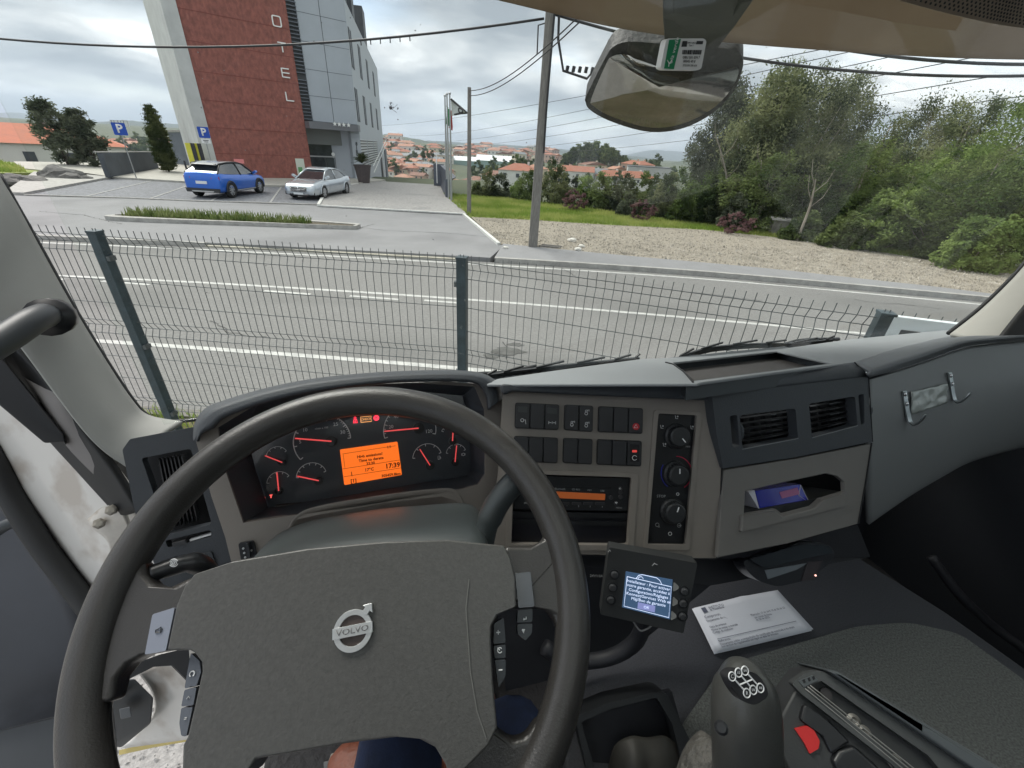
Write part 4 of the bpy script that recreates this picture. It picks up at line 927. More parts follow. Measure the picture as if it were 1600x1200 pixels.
for i,(px,py,w_,h_,lab) in enumerate(((897,322,48,32,'purple-leaved bush left of centre behind the grass'),(1000,338,50,34,'purple-leaved bush in the middle of the grass edge'),(1147,357,70,34,'largest purple-leaved bush near the right end of the grass'))):
    p=onz(px,py+9,-.5); H=.85*(h_)*(p.y)/F/.9
    tree('purple_bush',p,H,[(0,0,.5,w_/h_*.42,w_/h_*.35,.45)],5000,.06,.1,lf_pu,barkd,130+i,lab,'bush')
# bare pale leaning stems
m_=[(1140,368,1120,215),(1165,375,1190,250),(1205,330,1225,180),(1235,395,1275,280)]
for i,(a,b_,c,d) in enumerate(m_):
    p=onz(a,b_,-1.0); q=hitp(c,d,p,Vector((0,1,0))); md=(p+q)/2+Vector((.15,0,.2))
    t=empty('bare_stem',p,['bare pale leaning trunk under the drooping eucalyptus','thin bare trunk beside the right purple bush','long bare branch rising through the first eucalyptus','bare leaning stem in front of the small hut'][i],'dead tree')
    m=MB(); m.tube(spline([p-Vector((0,0,.5)),md,q],6),[.075,.07,.065,.062,.058,.055,.05,.045,.04,.035,.028,.02,.012],7)
    for k in range(4): s=md.lerp(q,.15+.22*k); m.tube([s,s+Vector((.35*(-1)**k,-.1,.45)),s+Vector((.5*(-1)**k,-.1,.95))],[.022,.014,.005],5)
    m.build('trunk',bark,t,smooth=True)
# hut
hp_=onz(1221,372,-.6); t=empty('stone_hut',hp_,'small low concrete hut with flat slab roof under the trees','hut',rz=-.35)
rot=Matrix.Rotation(-.35,3,'Z')
m=MB(); 
for c,s in(((0,-.4,.35),(1.25,.12,.9)),((0,.4,.35),(1.25,.12,.9)),((-.57,0,.35),(.12,.8,.9))): m.box(hp_+rot@Vector(c),s,rot)
m.build('wall',M('hut_concrete',(.24,.23,.20),.95,var=.4,vs=3,bump=.5,bs=10),t); MB().box(hp_+rot@Vector((0,0,.84)),(1.45,1.05,.07),rot).build('roof_slab',conc,t)
MB().box(hp_+rot@Vector((.15,-.48,.1)),(.8,.03,.25),rot).build('red_band',M('hut_red',(.28,.09,.06),.9),t)
# ---- left side: cypress, two wind-blown trees, rocks, building
cy_=onz(264,268,-.38); H=Hfor(cy_,228,160); H=9.2 if H<0 else H
tree('cypress',cy_,H,[(-.0,0,.45,.115,.115,.44),(0,0,.22,.12,.12,.22),(0,0,.80,.055,.055,.2)],45000,.12,-.8,leafmat('leaf_cypress',(.035,.05,.018),(.10,.115,.045),1.2,.15),barkd,200,cl=.8,label='tapering dark green cypress left of the hotel',lw=.2)
for i,(px,Y,tx,ty_,lab) in enumerate(((98,36,85,150,'bigger of the two wind-blown grey-green trees at the left'),(140,36,130,170,'smaller wind-blown grey-green tree right beside the bigger one'))):
    p=at_col(px,Y); r=ray(px+14,270); x=r.x/r.y*Y; p=Vector((x,Y,-.8)); H=Hfor(p,tx,ty_)
    tree('windblown_tree',p,H,[(-.05,0,.72,.2,.2,.2),(.1,0,.55,.2,.18,.2),(-.12,0,.5,.2,.18,.2),(.06,0,.3,.22,.2,.2),(-.08,0,.9,.1,.1,.09)],8500,.26,.2,lf_gy,barkd,210+i,lab,wind=.5,lw=.16)
rock_m=M('rock_dark',(.07,.068,.065),.9,col2=(.20,.19,.18),vs=2.5,bump=1,bs=5,vdet=9)
def rock(px,py,s,lab,seed,z=-.6,sc=(1.5,.9,.6)):
    p=onz(px,py,z); r=random.Random(seed); bm=bmesh.new(); bmesh.ops.create_icosphere(bm,subdivisions=3,radius=s)
    from mathutils import noise
    for v in bm.verts:
        k=1+.45*noise.noise(v.co*1.1/s+Vector((seed,0,0)))+.15*noise.noise(v.co*3.5/s+Vector((seed,3,0))); v.co=Vector((v.co.x*sc[0]*k,v.co.y*sc[1]*k,v.co.z*sc[2]*k))+p+Vector((0,0,s*.2))
    me=bpy.data.meshes.new('rock'); bm.to_mesh(me); bm.free(); return tag(link('rock',me,rock_m),lab,'rock','rocks')
rock(95,283,.8,'largest dark boulder at the foot of the wind-blown trees',1,sc=(1.7,.9,.85)); rock(50,288,.6,'mid-sized dark boulder left of the largest one',2); rock(17,286,.6,'dark boulder closest to the left pillar',3); rock(112,284,.7,'dark boulder wedged against the right side of the largest one',4)
wr=M('rock_white',(.62,.60,.55),.8,var=.2,vs=5)
for i,(px,py,s,lab) in enumerate(((893,377,.13,'largest white stone lying on the gravel right of the pole'),(908,386,.09,'smaller white stone right of the largest one'),(903,391,.1,'flat white stone nearest the pavement edge'),(790,388,.07,'white stone just left of the big pole'))):
    p=onz(px,py,-.46); bm=bmesh.new(); bmesh.ops.create_icosphere(bm,subdivisions=2,radius=s)
    rr=random.Random(i)
    for v in bm.verts: v.co=Vector((v.co.x*1.3,v.co.y,v.co.z*.7))*rr.uniform(.85,1.15)+p+Vector((0,0,s*.3))
    me=bpy.data.meshes.new('white_stone'); bm.to_mesh(me); bm.free(); tag(link('white_stone',me,wr),lab,'stone','white stones')
a=onz(842,384,-.44); b_=onz(876,387,-.44); tag(MB().bar(a,b_,.07,.05).bar(a+Vector((.1,.25,0)),b_+Vector((.1,.2,0)),.06,.05).build('old_plank',pc),'pair of weathered planks on the ground right of the big pole','plank')
for i in range(3):
    pass
# left grass bank
gsheet('left_bank',[(-60,22),(-34,24),(-31.6,29.3),(-30,30.6),(-34,31),(-40,36),(-60,40)],gr_m,lambda x,y:-.45)
tag(blades('bank_grass',9000,[(-45,24),(-34,24.5),(-32,29.3),(-34,31),(-40,35),(-45,36)],lambda x,y:-.46,.1,.4,.08,gm,17),'rough green grass on the bank at the far left','grass',kind='stuff')
# ================= houses =================
tile=M('roof_tile',(.29,.125,.08),.8,col2=(.30,.10,.055),vs=.6,bump=.5,bs=4,btype='wave'); tile2=M('roof_tile_pale',(.33,.20,.14),.8,col2=(.36,.15,.09),vs=.6); tile3=M('roof_tile_brown',(.20,.10,.07),.8,var=.3,vs=.6); slate=M('roof_grey',(.17,.18,.19),.7,var=.2,vs=.4)
ren=[M('render_white',(.68,.67,.63),.85,var=.06,vs=.3),M('render_cream',(.62,.55,.42),.85,var=.08,vs=.3),M('render_grey',(.45,.45,.44),.85,var=.08,vs=.3),M('render_rose',(.55,.38,.30),.85,var=.08,vs=.3)]
wn=M('window_dark',(.06,.07,.08),.3)
def house(p,W,D,Hh,rz,wall,roof,kind,label,group,nm='house',nwin=3,storeys=2,detail=True):
    t=empty(nm,p,label,'house' if nm=='house' else 'building',group,rz=rz); rot=Matrix.Rotation(rz,3,'Z'); T=lambda x,y,z:p+rot@Vector((x,y,z))
    MB().box(T(0,0,Hh/2-1.5),(W,D,Hh+3),rot).build('wall',wall,t)
    o=.45; m=MB(); e=Hh+.002; rh=min(W*.17,D*.22) if kind!='flat' else .5
    if kind=='hip': m.add([T(-W/2-o,-D/2-o,e),T(W/2+o,-D/2-o,e),T(W/2+o,D/2+o,e),T(-W/2-o,D/2+o,e),T(-W/2+D/2,0,e+rh),T(W/2-D/2,0,e+rh)],[(0,1,5,4),(2,3,4,5),(1,2,5),(3,0,4),(3,2,1,0)])
    elif kind=='gable': m.add([T(-W/2-o,-D/2-o,e),T(W/2+o,-D/2-o,e),T(W/2+o,D/2+o,e),T(-W/2-o,D/2+o,e),T(-W/2-o,0,e+rh),T(W/2+o,0,e+rh)],[(0,1,5,4),(2,3,4,5),(1,2,5),(3,0,4),(3,2,1,0)])
    elif kind=='gablef': m.add([T(-W/2-o,-D/2-o,e),T(W/2+o,-D/2-o,e),T(W/2+o,D/2+o,e),T(-W/2-o,D/2+o,e),T(0,-D/2-o,e+rh),T(0,D/2+o,e+rh)],[(0,4,5,3),(1,2,5,4),(0,1,4),(2,3,5),(3,2,1,0)])
    else: m.box(T(0,0,Hh+.2),(W+.4,D+.4,.5),rot)
    rf=m.build('roof',roof,t)
    if kind!='flat' and detail: MB().box(T(W*.22,D*.12,Hh+rh*.9),(.7,.7,1.6),rot).build('chimney',wall,rf)
    if detail:
        for s in range(storeys):
            z=Hh*(s+.5)/storeys
            for k in range(nwin):
                x=-W/2+(k+.5)*W/nwin
                MB().box(T(x,-D/2-.02,z),(1.2,.06,1.3),rot).build('window',wn,t)
            MB().box(T(-W/2-.02,0,z),(.06,1.1,1.3),rot).build('window',wn,t); MB().box(T(W/2+.02,D*.2,z),(.06,1.1,1.3),rot).build('window',wn,t)
    return t
# building at far left with red roof
pL=Vector((-77,67,-6.9)); house(pL,30,11,6.6,.72,ren[0],M('roof_tile_red',(.40,.12,.06),.8,var=.12,vs=.8),'hip','white two-storey house with a red tiled roof at the far left',None,nwin=7)
MB().bar((-62,44,-3.2),(-45,52,-3.4),.2,1.3).build('garden_wall',ren[2]); tag(bpy.data.objects['garden_wall'],'low rendered wall in front of the white house at far left','wall')
# nearer houses of the town, placed by where their foot meets the valley ground
hs=[(700,312,16,9,5,'gablef',1,tile3,'cream house with broad dark gable roof right of the flagpoles'),
 (716,318,12,8,3.5,'hip',0,tile,'low orange-roofed house just above the grass beside the slim pole'),
 (810,296,14,10,6.5,'hip',0,tile,'white two-storey house with orange roof left of the big pole'),
 (835,285,10,8,6,'hip',1,tile2,'cream house half hidden by the big pole'),
 (868,285,10,9,5,'hip',1,tile2,'small cream house just right of the big pole'),
 (900,292,14,10,6.5,'gable',0,tile,'white house with red roof under the wooded hill'),
 (925,293,13,10,6,'gable',2,slate,'white house with dark grey roof under the wooded hill'),
 (950,295,18,11,5.5,'hip',0,tile,'long orange-roofed house under the right side of the wooded hill'),
 (985,297,20,12,5.5,'hip',0,tile,'wide white building with an orange roof below the pale hall'),
 (640,300,13,9,4,'hip',1,tile2,'house with a salmon roof in the lower left of the valley'),
 (615,300,11,8,4,'gable',0,tile,'small orange-roofed house right beside the hotel side wall'),
 (655,285,12,9,5,'gable',3,tile3,'brown-roofed terraced house in the valley left of the driveway end'),
 (632,287,12,9,4.5,'hip',1,tile2,'long pale-roofed house in the valley centre left'),
 (745,300,12,9,5,'hip',2,tile3,'dark-roofed house between the slim pole and the young trees'),
 (775,292,12,9,5,'hip',0,tile3,'brown-roofed white house left of the orange one')]
random.seed(4)
for i,(px,py,W,D,Hh,k,wl_,rf,lab) in enumerate(hs):
    p=tohit(px,py,110); sc=1.0
    house(p,W,D,Hh,random.uniform(-.5,.5),ren[wl_],rf,k,lab,None,nwin=3)
ph=tohit(1008,290,110); 
t=house(ph,22,12,9,-.15,ren[2],slate,'flat','large pale windowless hall above the orange roofs',None,nm='hall',detail=False)
# warehouses with white roofs
ww=M('metal_roof_white',(.72,.75,.76),.5)
for px,py,W,D,Hh,lab in((785,258,60,26,4,'long white-roofed warehouse left of the big pole'),(715,256,45,20,4,'second white warehouse behind the flagpoles')):
    p=tohit(px,py,110); house(p,W,D,Hh,.05,M('warehouse_wall',(.25,.36,.33),.7),ww,'gable',lab,None,nm='warehouse',detail=False)
# the rest of the town: small individual houses on the far slopes
far=[]
rr=random.Random(21)
lay=[((598,655),(236,282),72),((655,700),(250,285),24),((710,800),(243,252),34),((800,870),(244,256),16),((598,640),(226,240),16),((870,1010),(274,286),10),((255,320),(222,236),12),((170,250),(232,250),12),((640,860),(236,243),24)]
protos=[]
for k in range(8):
    pr=house(Vector((0,0,0)),rr.choice((10,12,15)),8,rr.choice((6,7,8)),0,ren[rr.choice((0,0,0,1,1,3))],[tile,tile2,tile,tile3,tile2,slate,tile,tile2][k],['hip','gable','hip','gablef'][k%4],'x','houses of the town in the valley',nwin=3)
    protos.append(pr)
cnt=0; used=set()
zone=['on the slope beside the hotel','behind the flagpoles','in the valley left of the big pole','behind the big pole','high on the slope beside the hotel','below the wooded hill','far off left of the white hotel edge','between the two parking signs','on the far plain under the hills']
cols_=['orange','salmon','orange','brown','pale red','grey','red','light salmon']
for zi,((x0,x1),(y0,y1),n) in enumerate(lay):
    for k in range(n):
        px=rr.uniform(x0,x1);py=rr.uniform(y0,y1); p=tohit(px,py,110); j=rr.randrange(8)
        dist=p.y; sc=rr.uniform(.85,1.25)*(1 if dist<400 else min(2.2,1+(dist-400)/900))
        lab='%s-roofed house %s'%(cols_[j],zone[zi])
        if j in used: copytree(protos[j],None,p,rr.uniform(-.7,.7),lab,sc)
        else:
            used.add(j); o=protos[j]; o.location=p; o.rotation_euler=(0,0,rr.uniform(-.7,.7)); o.scale=(sc,)*3; o['label']=lab
# apartment towers far left
for i,px in enumerate((190,200)):
    p=tohit(px,216,60); p=Vector((p.x/p.y*900,900,hgt(p.x/p.y*900,900))); 
    z=hitp(px,203 if i==0 else 205,p,Vector((0,1,0))).z
    house(p,13,13,max(9,min(16,z-p.z)),.3,ren[0],slate,'flat',['white tower block far away behind the left parking sign, left one','white tower block far away behind the left parking sign, right one'][i],'distant tower blocks',nm='tower_block',nwin=3,storeys=8)
# trees scattered in the valley (individual)
vt=tree('valley_tree',(0,0,0),9,[(0,0,.55,.3,.3,.38),(.15,0,.35,.25,.25,.25)],2600,.55,.1,lf_dk,barkd,300,'x',group='trees among the houses in the valley')
vl=[((598,690),(240,292),22,'dark tree among the houses beside the hotel'),((735,870),(262,290),16,'dark tree among the houses left of the big pole'),((880,1060),(276,300),18,'dark tree among the houses under the wooded hill'),((160,320),(232,262),26,'dark tree in the valley behind the cypress'),((1010,1160),(262,290),16,'dark tree on the slope right of the pale hall')]
first=True
for (x0,x1),(y0,y1),n,lab in vl:
    for k in range(n):
        p=tohit(rr.uniform(x0,x1),rr.uniform(y0,y1),110); sc=rr.uniform(.6,1.2)*(1 if p.y<300 else 1.5)
        if first: vt.location=p; vt.scale=(sc,)*3; vt['label']=lab; first=False
        else: copytree(vt,None,p,rr.uniform(0,6),lab,sc)
# wooded hill with tall trees
wt=tree('wood_tree',(0,0,0),20,[(0,0,.62,.17,.17,.34),(.08,0,.45,.17,.15,.2),(-.05,0,.85,.1,.1,.13)],3200,.95,.2,lf_dk,barkd,301,'x',group='tall trees of the wood above the houses')
base=tohit(930,272,60); D0=330; first=True
rows_=[(876,985,258,.9,20),(880,980,262,.8,15)]
for k in range(46):
    px=rr.uniform(878,984); d=D0+rr.uniform(-20,35); r=ray(px,262); p=Vector((r.x/r.y*d,d,0)); p.z=hitp(px,263,p,Vector((0,1,0))).z+rr.uniform(-2,1)
    u=(px-878)/106; topy=217+ (34*abs(u-.42)**1.6*2.2) +rr.uniform(0,8); z=hitp(px,topy,p,Vector((0,1,0))).z; sc=(z-p.z)/20
    if first: wt.location=p; wt.scale=(sc,)*3; wt['label']='tall dark tree of the dense wood above the orange roofs'; first=False
    else: copytree(wt,None,p,rr.uniform(0,6),'tall dark tree of the dense wood above the orange roofs',sc)
for k in range(12):
    px=rr.uniform(795,838); d=420; r=ray(px,258); p=Vector((r.x/r.y*d,d+rr.uniform(-10,10),0)); p.z=hitp(px,260,p,Vector((0,1,0))).z; z=hitp(px,243+abs(px-817)*.5+rr.uniform(0,5),p,Vector((0,1,0))).z
    copytree(wt,None,p,rr.uniform(0,6),'dark tree of the small grove left of the big pole',(z-p.z)/20)
for k in range(8):
    px=rr.uniform(652,675); d=330; r=ray(px,258); p=Vector((r.x/r.y*d,d+rr.uniform(-10,10),0)); p.z=hitp(px,250,p,Vector((0,1,0))).z; z=hitp(px,233+rr.uniform(0,7),p,Vector((0,1,0))).z
    copytree(wt,None,p,rr.uniform(0,6),'dark tree of the small clump above the houses beside the driveway end',(z-p.z)/20)
for k in range(10):
    px=rr.uniform(985,1020); d=400; r=ray(px,258); p=Vector((r.x/r.y*d,d+rr.uniform(-10,10),0)); p.z=hitp(px,262,p,Vector((0,1,0))).z; z=hitp(px,247+rr.uniform(0,7),p,Vector((0,1,0))).z
    copytree(wt,None,p,rr.uniform(0,6),'dark tree of the thin line behind the pale hall',(z-p.z)/20)
# mound that carries the wood
def ridge(name,prof,Y,depth,mat,low=-20,bump=.0,seed=0):
    from mathutils import noise
    xs=[];  r=random.Random(seed); pts=spline([Vector((a,b,0)) for a,b in prof],10)
    vs=[];n=len(pts); rows=14
    for p in pts:
        q=hitp(p.x,p.y,Vector((0,Y,0)),Vector((0,1,0)))
        for j in range(rows):
            t=j/(rows-1); a=t*2-1   # -1 front foot .. 0 crest .. 1 back foot
            zz=low+(q.z-low)*max(0,1-abs(a))**.8; y=Y+a*depth; x=q.x*(y/Y)
            zz+=noise.noise(Vector((x*.004,y*.004,seed)))*abs(a)*bump+noise.noise(Vector((x*.03,y*.03,seed)))*bump*.12
            vs.append((x,y,zz))
    fs=[(i*rows+j,(i+1)*rows+j,(i+1)*rows+j+1,i*rows+j+1) for i in range(n-1) for j in range(rows-1)]
    me=bpy.data.meshes.new(name); me.from_pydata(vs,[],fs); o=link(name,me,mat,smooth=True); return tag(o,kind='structure')
hm=M('hill_forest',(.032,.05,.028),.95,col2=(.07,.085,.045),vs=.012,vdet=12,bump=1,bs=.05)
hm2=M('far_hill_forest',(.028,.045,.035),.95,col2=(.05,.065,.045),vs=.004,vdet=12)
ridge('mound',[(868,268),(880,256),(930,254),(975,258),(1020,266),(1080,272)],360,60,hm,-16,2,1)
ridge('hills',[(-300,215),(-60,196),(0,190),(60,186),(120,190),(200,189),(280,194),(330,198)],2600,900,hm2,-10,40,2)
ridge('hills',[(-300,190),(-40,178),(20,175),(60,180),(110,186),(200,198)],5200,1500,hm2,-10,60,3)
ridge('hills',[(590,214),(604,209),(625,213),(650,217),(680,224),(710,232),(760,240),(820,246)],1700,500,hm,-10,30,4)
ridge('hills',[(600,214),(660,219),(700,221),(760,224),(800,227),(850,229),(890,234),(960,240),(1040,252)],3300,900,hm2,-10,40,5)
ridge('hills',[(930,250),(985,240),(1010,235),(1030,234),(1060,236),(1095,240),(1160,250)],6500,1400,hm2,-10,60,6)
ridge('hills',[(1010,262),(1060,252),(1100,240),(1140,233),(1200,228),(1300,225),(1500,220),(1800,235)],1300,420,hm,-14,25,7)
ridge('hills',[(1020,268),(1080,262),(1130,258),(1200,262),(1300,262),(1500,268)],650,180,hm,-16,8,8)
# pylon
py_=tohit(1152,272,60); d=700; r=ray(1088,258); p=Vector((r.x/r.y*d,d,0)); p.z=hitp(1088,276,p,Vector((0,1,0))).z; z=hitp(1088,252,p,Vector((0,1,0))).z
t=empty('pylon',p,'pale lattice pylon on the green slope right of the wooded hill','pylon'); m=MB(); hh=z-p.z
for a,b_ in((-1,-1),(1,-1),(1,1),(-1,1)): m.bar(p+Vector((a*2.4,b_*2.4,0)),Vector((p.x+a*.4,p.y+b_*.4,z)),.35)
for k in range(6):
    f0=k/6;w0=2.4-2*f0;w1=2.4-2*(f0+1/6); m.bar(p+Vector((-w0,-w0,hh*f0)),p+Vector((w1,-w1,hh*(f0+1/6))),.2); m.bar(p+Vector((w0,-w0,hh*f0)),p+Vector((-w1,-w1,hh*(f0+1/6))),.2)
m.build('lattice',M('galvanised',(.5,.52,.52),.5),t)
m=MB(); 
for k,f0 in enumerate((.78,.9)): m.bar(p+Vector((-4,0,hh*f0)),p+Vector((4,0,hh*f0)),.3)
m.build('cross_arm',M('galvanised',(.5,.52,.52)),t)
# ================= TRUCK CAB =================
dk_=M('dash_charcoal',(.052,.058,.066),.55,var=.06,vs=3,bump=.35,bs=520,btype='leather',spec=.4)
dk2=M('dash_charcoal_smooth',(.045,.052,.058),.5,var=.08,vs=2,spec=.4)
tan=M('fascia_taupe',(.23,.208,.185),.6,var=.05,vs=3,bump=.18,bs=600,btype='leather',spec=.35)
tanl=M('fascia_taupe_lower',(.165,.158,.148),.6,var=.05,vs=3,bump=.15,bs=600,btype='leather',spec=.35)
top_m=M('dash_top_grey',(.24,.255,.265),.6,var=.08,vs=2.5,bump=.3,bs=520,btype='leather',stain=((.27,.28,.28),5,.6,.25))
blkp=M('black_plastic',(.014,.015,.017),.35,spec=.5); blkm=M('black_matte',(.008,.009,.011),.7)
rubber=M('black_rubber',(.018,.019,.02),.6,var=.2,vs=6)
pil=M('pillar_trim',(.31,.315,.295),.75,var=.06,vs=5,bump=.12,bs=420)
pile=M('pillar_trim_right',(.44,.43,.39),.75,var=.05,vs=5)
wh_=M('cab_white_paint',(.68,.67,.64),.3,var=.05,vs=2,coat=.6,stain=((.30,.23,.17),11,.54,.5))
whl=M('wheel_polyurethane',(.034,.032,.030),.34,var=.15,vs=9,bump=.3,bs=520,btype='leather',stain=((.12,.11,.10),16,.62,.35))
hubm=M('hub_pad_vinyl',(.062,.061,.057),.40,var=.16,vs=260,bump=.3,bs=450,btype='leather',stain=((.13,.12,.11),7,.6,.35))
colm=M('column_shroud',(.042,.05,.051),.42,var=.06,vs=4)
ink=M('print_white',(.75,.76,.76),.5); needle=M('needle_red',(.75,.10,.10),.5,emit=(.8,.08,.08),es=.25)
sil=M('satin_silver',(.62,.63,.63),.28,metal=.85)
cab=empty('truck_cab',TR(.5,0,-.5),'inside of the truck cab, pale pillars and windscreen round the driver','truck cab')
dash=empty('dashboard',P(940,740,.72),'wide grey and taupe truck dashboard wrapping round the driver','dashboard')
A=Pl(570,760,.64,20,30); B=Pl(940,740,.67,3,30); C=Pl(1125,700,.675,18,25)
def from3(a,b,c):
    n=(b-a).cross(c-a).normalized()
    if n.dot(CAM-a)<0: n=-n
    return Pl(0,0,1,O=a,n=n)
DP=from3(C.at(1130,732),C.at(1363,690),P(1120,872,.66))
EP=from3(C.at(1360,592),C.at(1363,690),P(1600,610,.98))
WB=[(760,600),(776,592),(880,577),(1000,561),(1110,556),(1220,545),(1320,531),(1420,521),(1500,514),(1640,506)]
TP=from3(B.at(790,599,.01),C.at(1335,566,-.015),TY(1050,559,.68))
# --- top pad with sunk tray
ridge_=[(1640,519),(1520,521),(1460,530),(1400,547),(1335,566),(1215,581),(1096,597),(1090,599),(783,600)]
tray=[(1052,566),(1214,548.5),(1300,567.5),(1083,595)]
o=TP.prism('top_pad',WB+ridge_,-.005,0,top_m,dash,holes=[tray],bevel=.002)
tf=TP.prism('tray_floor',[(1040,560),(1220,542),(1320,572),(1070,603)],-.04,-.024,M('tray_grey',(.085,.08,.078),.7),dash)
TP.prism('tray_wall',[(1035,560),(1225,541),(1325,570),(1072,603)],-.026,-.0045,dk2,dash,holes=[tray])
m=MB()
for k in range(22):
    t=k/21; a=TP.at(1054+30*t,569+26*t,-.022); b=TP.at(1210+88*t,551+17*t,-.022); m.bar(a,b,.0016,.0025)
m.build('tray_rib',M('tray_rib_grey',(.16,.15,.145),.6),tf)
# seam on the top pad
MB().tube([TP.at(x,y,.001) for x,y in((1040,566),(1052,569),(1068,580),(1083,597))],.0014,5).build('seam',blkm,dash)
# --- lip under the top pad, centre
B.prism('lip',[(783,600),(1094,597),(1109,626),(1085,625),(900,617),(800,612),(787,618),(783,612)],-.01,.018,dk_,dash,bevel=.004,seg=3)
# --- C: vent module
rid=[C.at(1096,597,-.012),C.at(1215,581,-.012),C.at(1335,566,-.012)]
loft('vent_module_top',[[B.at(1096,597,.012),rid[1],rid[2]],[C.at(1103,607,.004),C.at(1220,590,.004),C.at(1347,577,.004)],[C.at(1112,617,.006),C.at(1230,603,.006),C.at(1357,588,.006)]],dk_,dash,5,3,.006)
v1=[(1156,649),(1243,638),(1247,685),(1160,702)]; v2=[(1264,631),(1336,619),(1340,665),(1269,684)]
s1=rnd([(1140,650),(1152,648),(1156,698),(1145,700)],4); s2=rnd([(1341,617),(1350,615),(1351,662),(1345,664)],3)
C.prism('vent_module',[(1112,617),(1230,603),(1357,588),(1360,640),(1363,690),(1245,714),(1130,732),(1120,680)],-.012,.006,dk_,dash,holes=[rnd(v1,5),rnd(v2,5),s1,s2],bevel=.002)
C.prism('duct_back',[(1130,640),(1355,600),(1358,690),(1140,722)],-.06,-.045,blkm,dash)
def vent(pl,q,n,par,horizontal=True,name='air_vent',wheel=None,off0=-.022,bow=.012):
    (ax,ay),(bx,by),(cx_,cy_),(dx,dy)=q
    t=pl.prism(name,[(ax+1,ay+1),(bx-1,by+1),(cx_-1,cy_-1),(dx+1,dy-1)],-.042,-.038,blkm,par)
    for k in range(n):
        s=(k+.5)/n
        if horizontal: a=(ax+(dx-ax)*s,ay+(dy-ay)*s); b=(bx+(cx_-bx)*s,by+(cy_-by)*s)
        else: a=(ax+(bx-ax)*s,ay+(by-ay)*s); b=(dx+(cx_-dx)*s,dy+(cy_-dy)*s)
        pts=[pl.at(a[0]+(b[0]-a[0])*u,a[1]+(b[1]-a[1])*u,off0+bow*math.sin(math.pi*u)) for u in np.linspace(.01,.99,9)]
        m=MB()
        for i in range(8): m.bar(pts[i],pts[i+1],.0016,.010,upv=pl.n)
        m.build('slat',blkp,t)
    for k in range(5):
        s=(k+.5)/5
        if horizontal: a=(ax+(bx-ax)*s,ay+(by-ay)*s); b=(dx+(cx_-dx)*s,dy+(cy_-dy)*s)
        else: a=(ax+(dx-ax)*s,ay+(dy-ay)*s); b=(bx+(cx_-bx)*s,by+(cy_-by)*s)
        m=MB(); m.bar(pl.at(*a,off0-.010),pl.at(*b,off0-.010),.0015,.012,upv=pl.n); m.build('cross_vane',blkp,t)
    if wheel:
        ctr=pl.at(*wheel,-.012); u,v,mm=pl.ax(*wheel); MB().lathe([(.0165,-.003),(.018,-.002),(.018,.002),(.0165,.003)],ctr,u,28).build('thumbwheel',dk2,t,smooth=False)
    return t
vent(C,v1,6,dash,wheel=(1148,674)); vent(C,v2,6,dash,wheel=(1346,640))
m=MB(); 
for q in(v1,v2): m.tube([C.at(x,y,.0062) for x,y in (q[3],q[2])],.0008,5)
m.build('vent_trim',M('edge_grey',(.2,.21,.22),.4),dash)
# --- B: centre fascia
radio_bay=rnd([(803,740),(987,746),(981,852),(799,850)],4)
heat=rnd([(1029,646),(1089,649),(1071,852),(1012,851)],3)
bez=[[(805,629),(874,632),(873,672),(804,669)],[(882,632),(927,634),(926,675),(881,672)],[(935,634.5),(1005,638),(1004,678),(934,675)],[(803,681),(872,684),(871,724),(802,721)],[(880,684),(926,686),(925,726),(879,723)],[(933,686),(1003,689),(1002,729),(932,726)]]
B.prism('centre_fascia',[(786,604),(900,605),(1100,612),(1109,625),(1117,660),(1128,734),(1124,800),(1119,872),(1060,872),(905,866),(764,864),(778,740)],-.01,.0,tan,dash,holes=[radio_bay,heat],bevel=.002)
B.prism('fascia_back',[(790,640),(1100,640),(1090,866),(780,862)],-.055,-.045,blkm,dash)
MB().tube([B.at(x,y,.001) for x,y in((1110,627),(1118,672),(1128,733),(1125,800),(1120,872))],.0011,5).build('seam',blkm,dash)
# raised inner frame round the heater panel and the radio bay
for fr,hl in((rnd([(1023,641),(1098,645),(1080,862),(1005,860)],6),heat),(rnd([(797,734),(1000,740),(990,862),(790,860)],6),radio_bay)):
    pass
B.prism('bay_bevel',rnd([(1022,640),(1097,643),(1077,860),(1006,859)],6),-.001,.0025,tan,dash,holes=[heat],bevel=.002)
B.prism('bay_bevel',rnd([(796,733),(998,739),(990,861),(789,859)],8),-.001,.0022,tan,dash,holes=[radio_bay],bevel=.002)
hp2=B.prism('heater_panel',[(1026,643),(1092,646),(1074,856),(1009,855)],-.012,-.006,blkp,dash)
def glyph(pl,segs,cx,cy,s,mat,par,off,name='symbol',slope=.035,r=.00045):
    u,v,m=pl.ax(cx,cy,slope,off); O=pl.at(cx,cy,off); mb=MB()
    for sg in segs: mb.tube([O+u*x*s*m+v*y*s*m for x,y in sg],r,4)
    return mb.build(name,mat,par)
circ=lambda x,y,r,a0=0,a1=360,n=12:[(x+r*math.cos(R_(a0+(a1-a0)*k/n)),y+r*math.sin(R_(a0+(a1-a0)*k/n))) for k in range(n+1)]
seatg=[[(-.6,.8),(-.3,-.6),(.7,-.6)],circ(.5,.4,.25)]
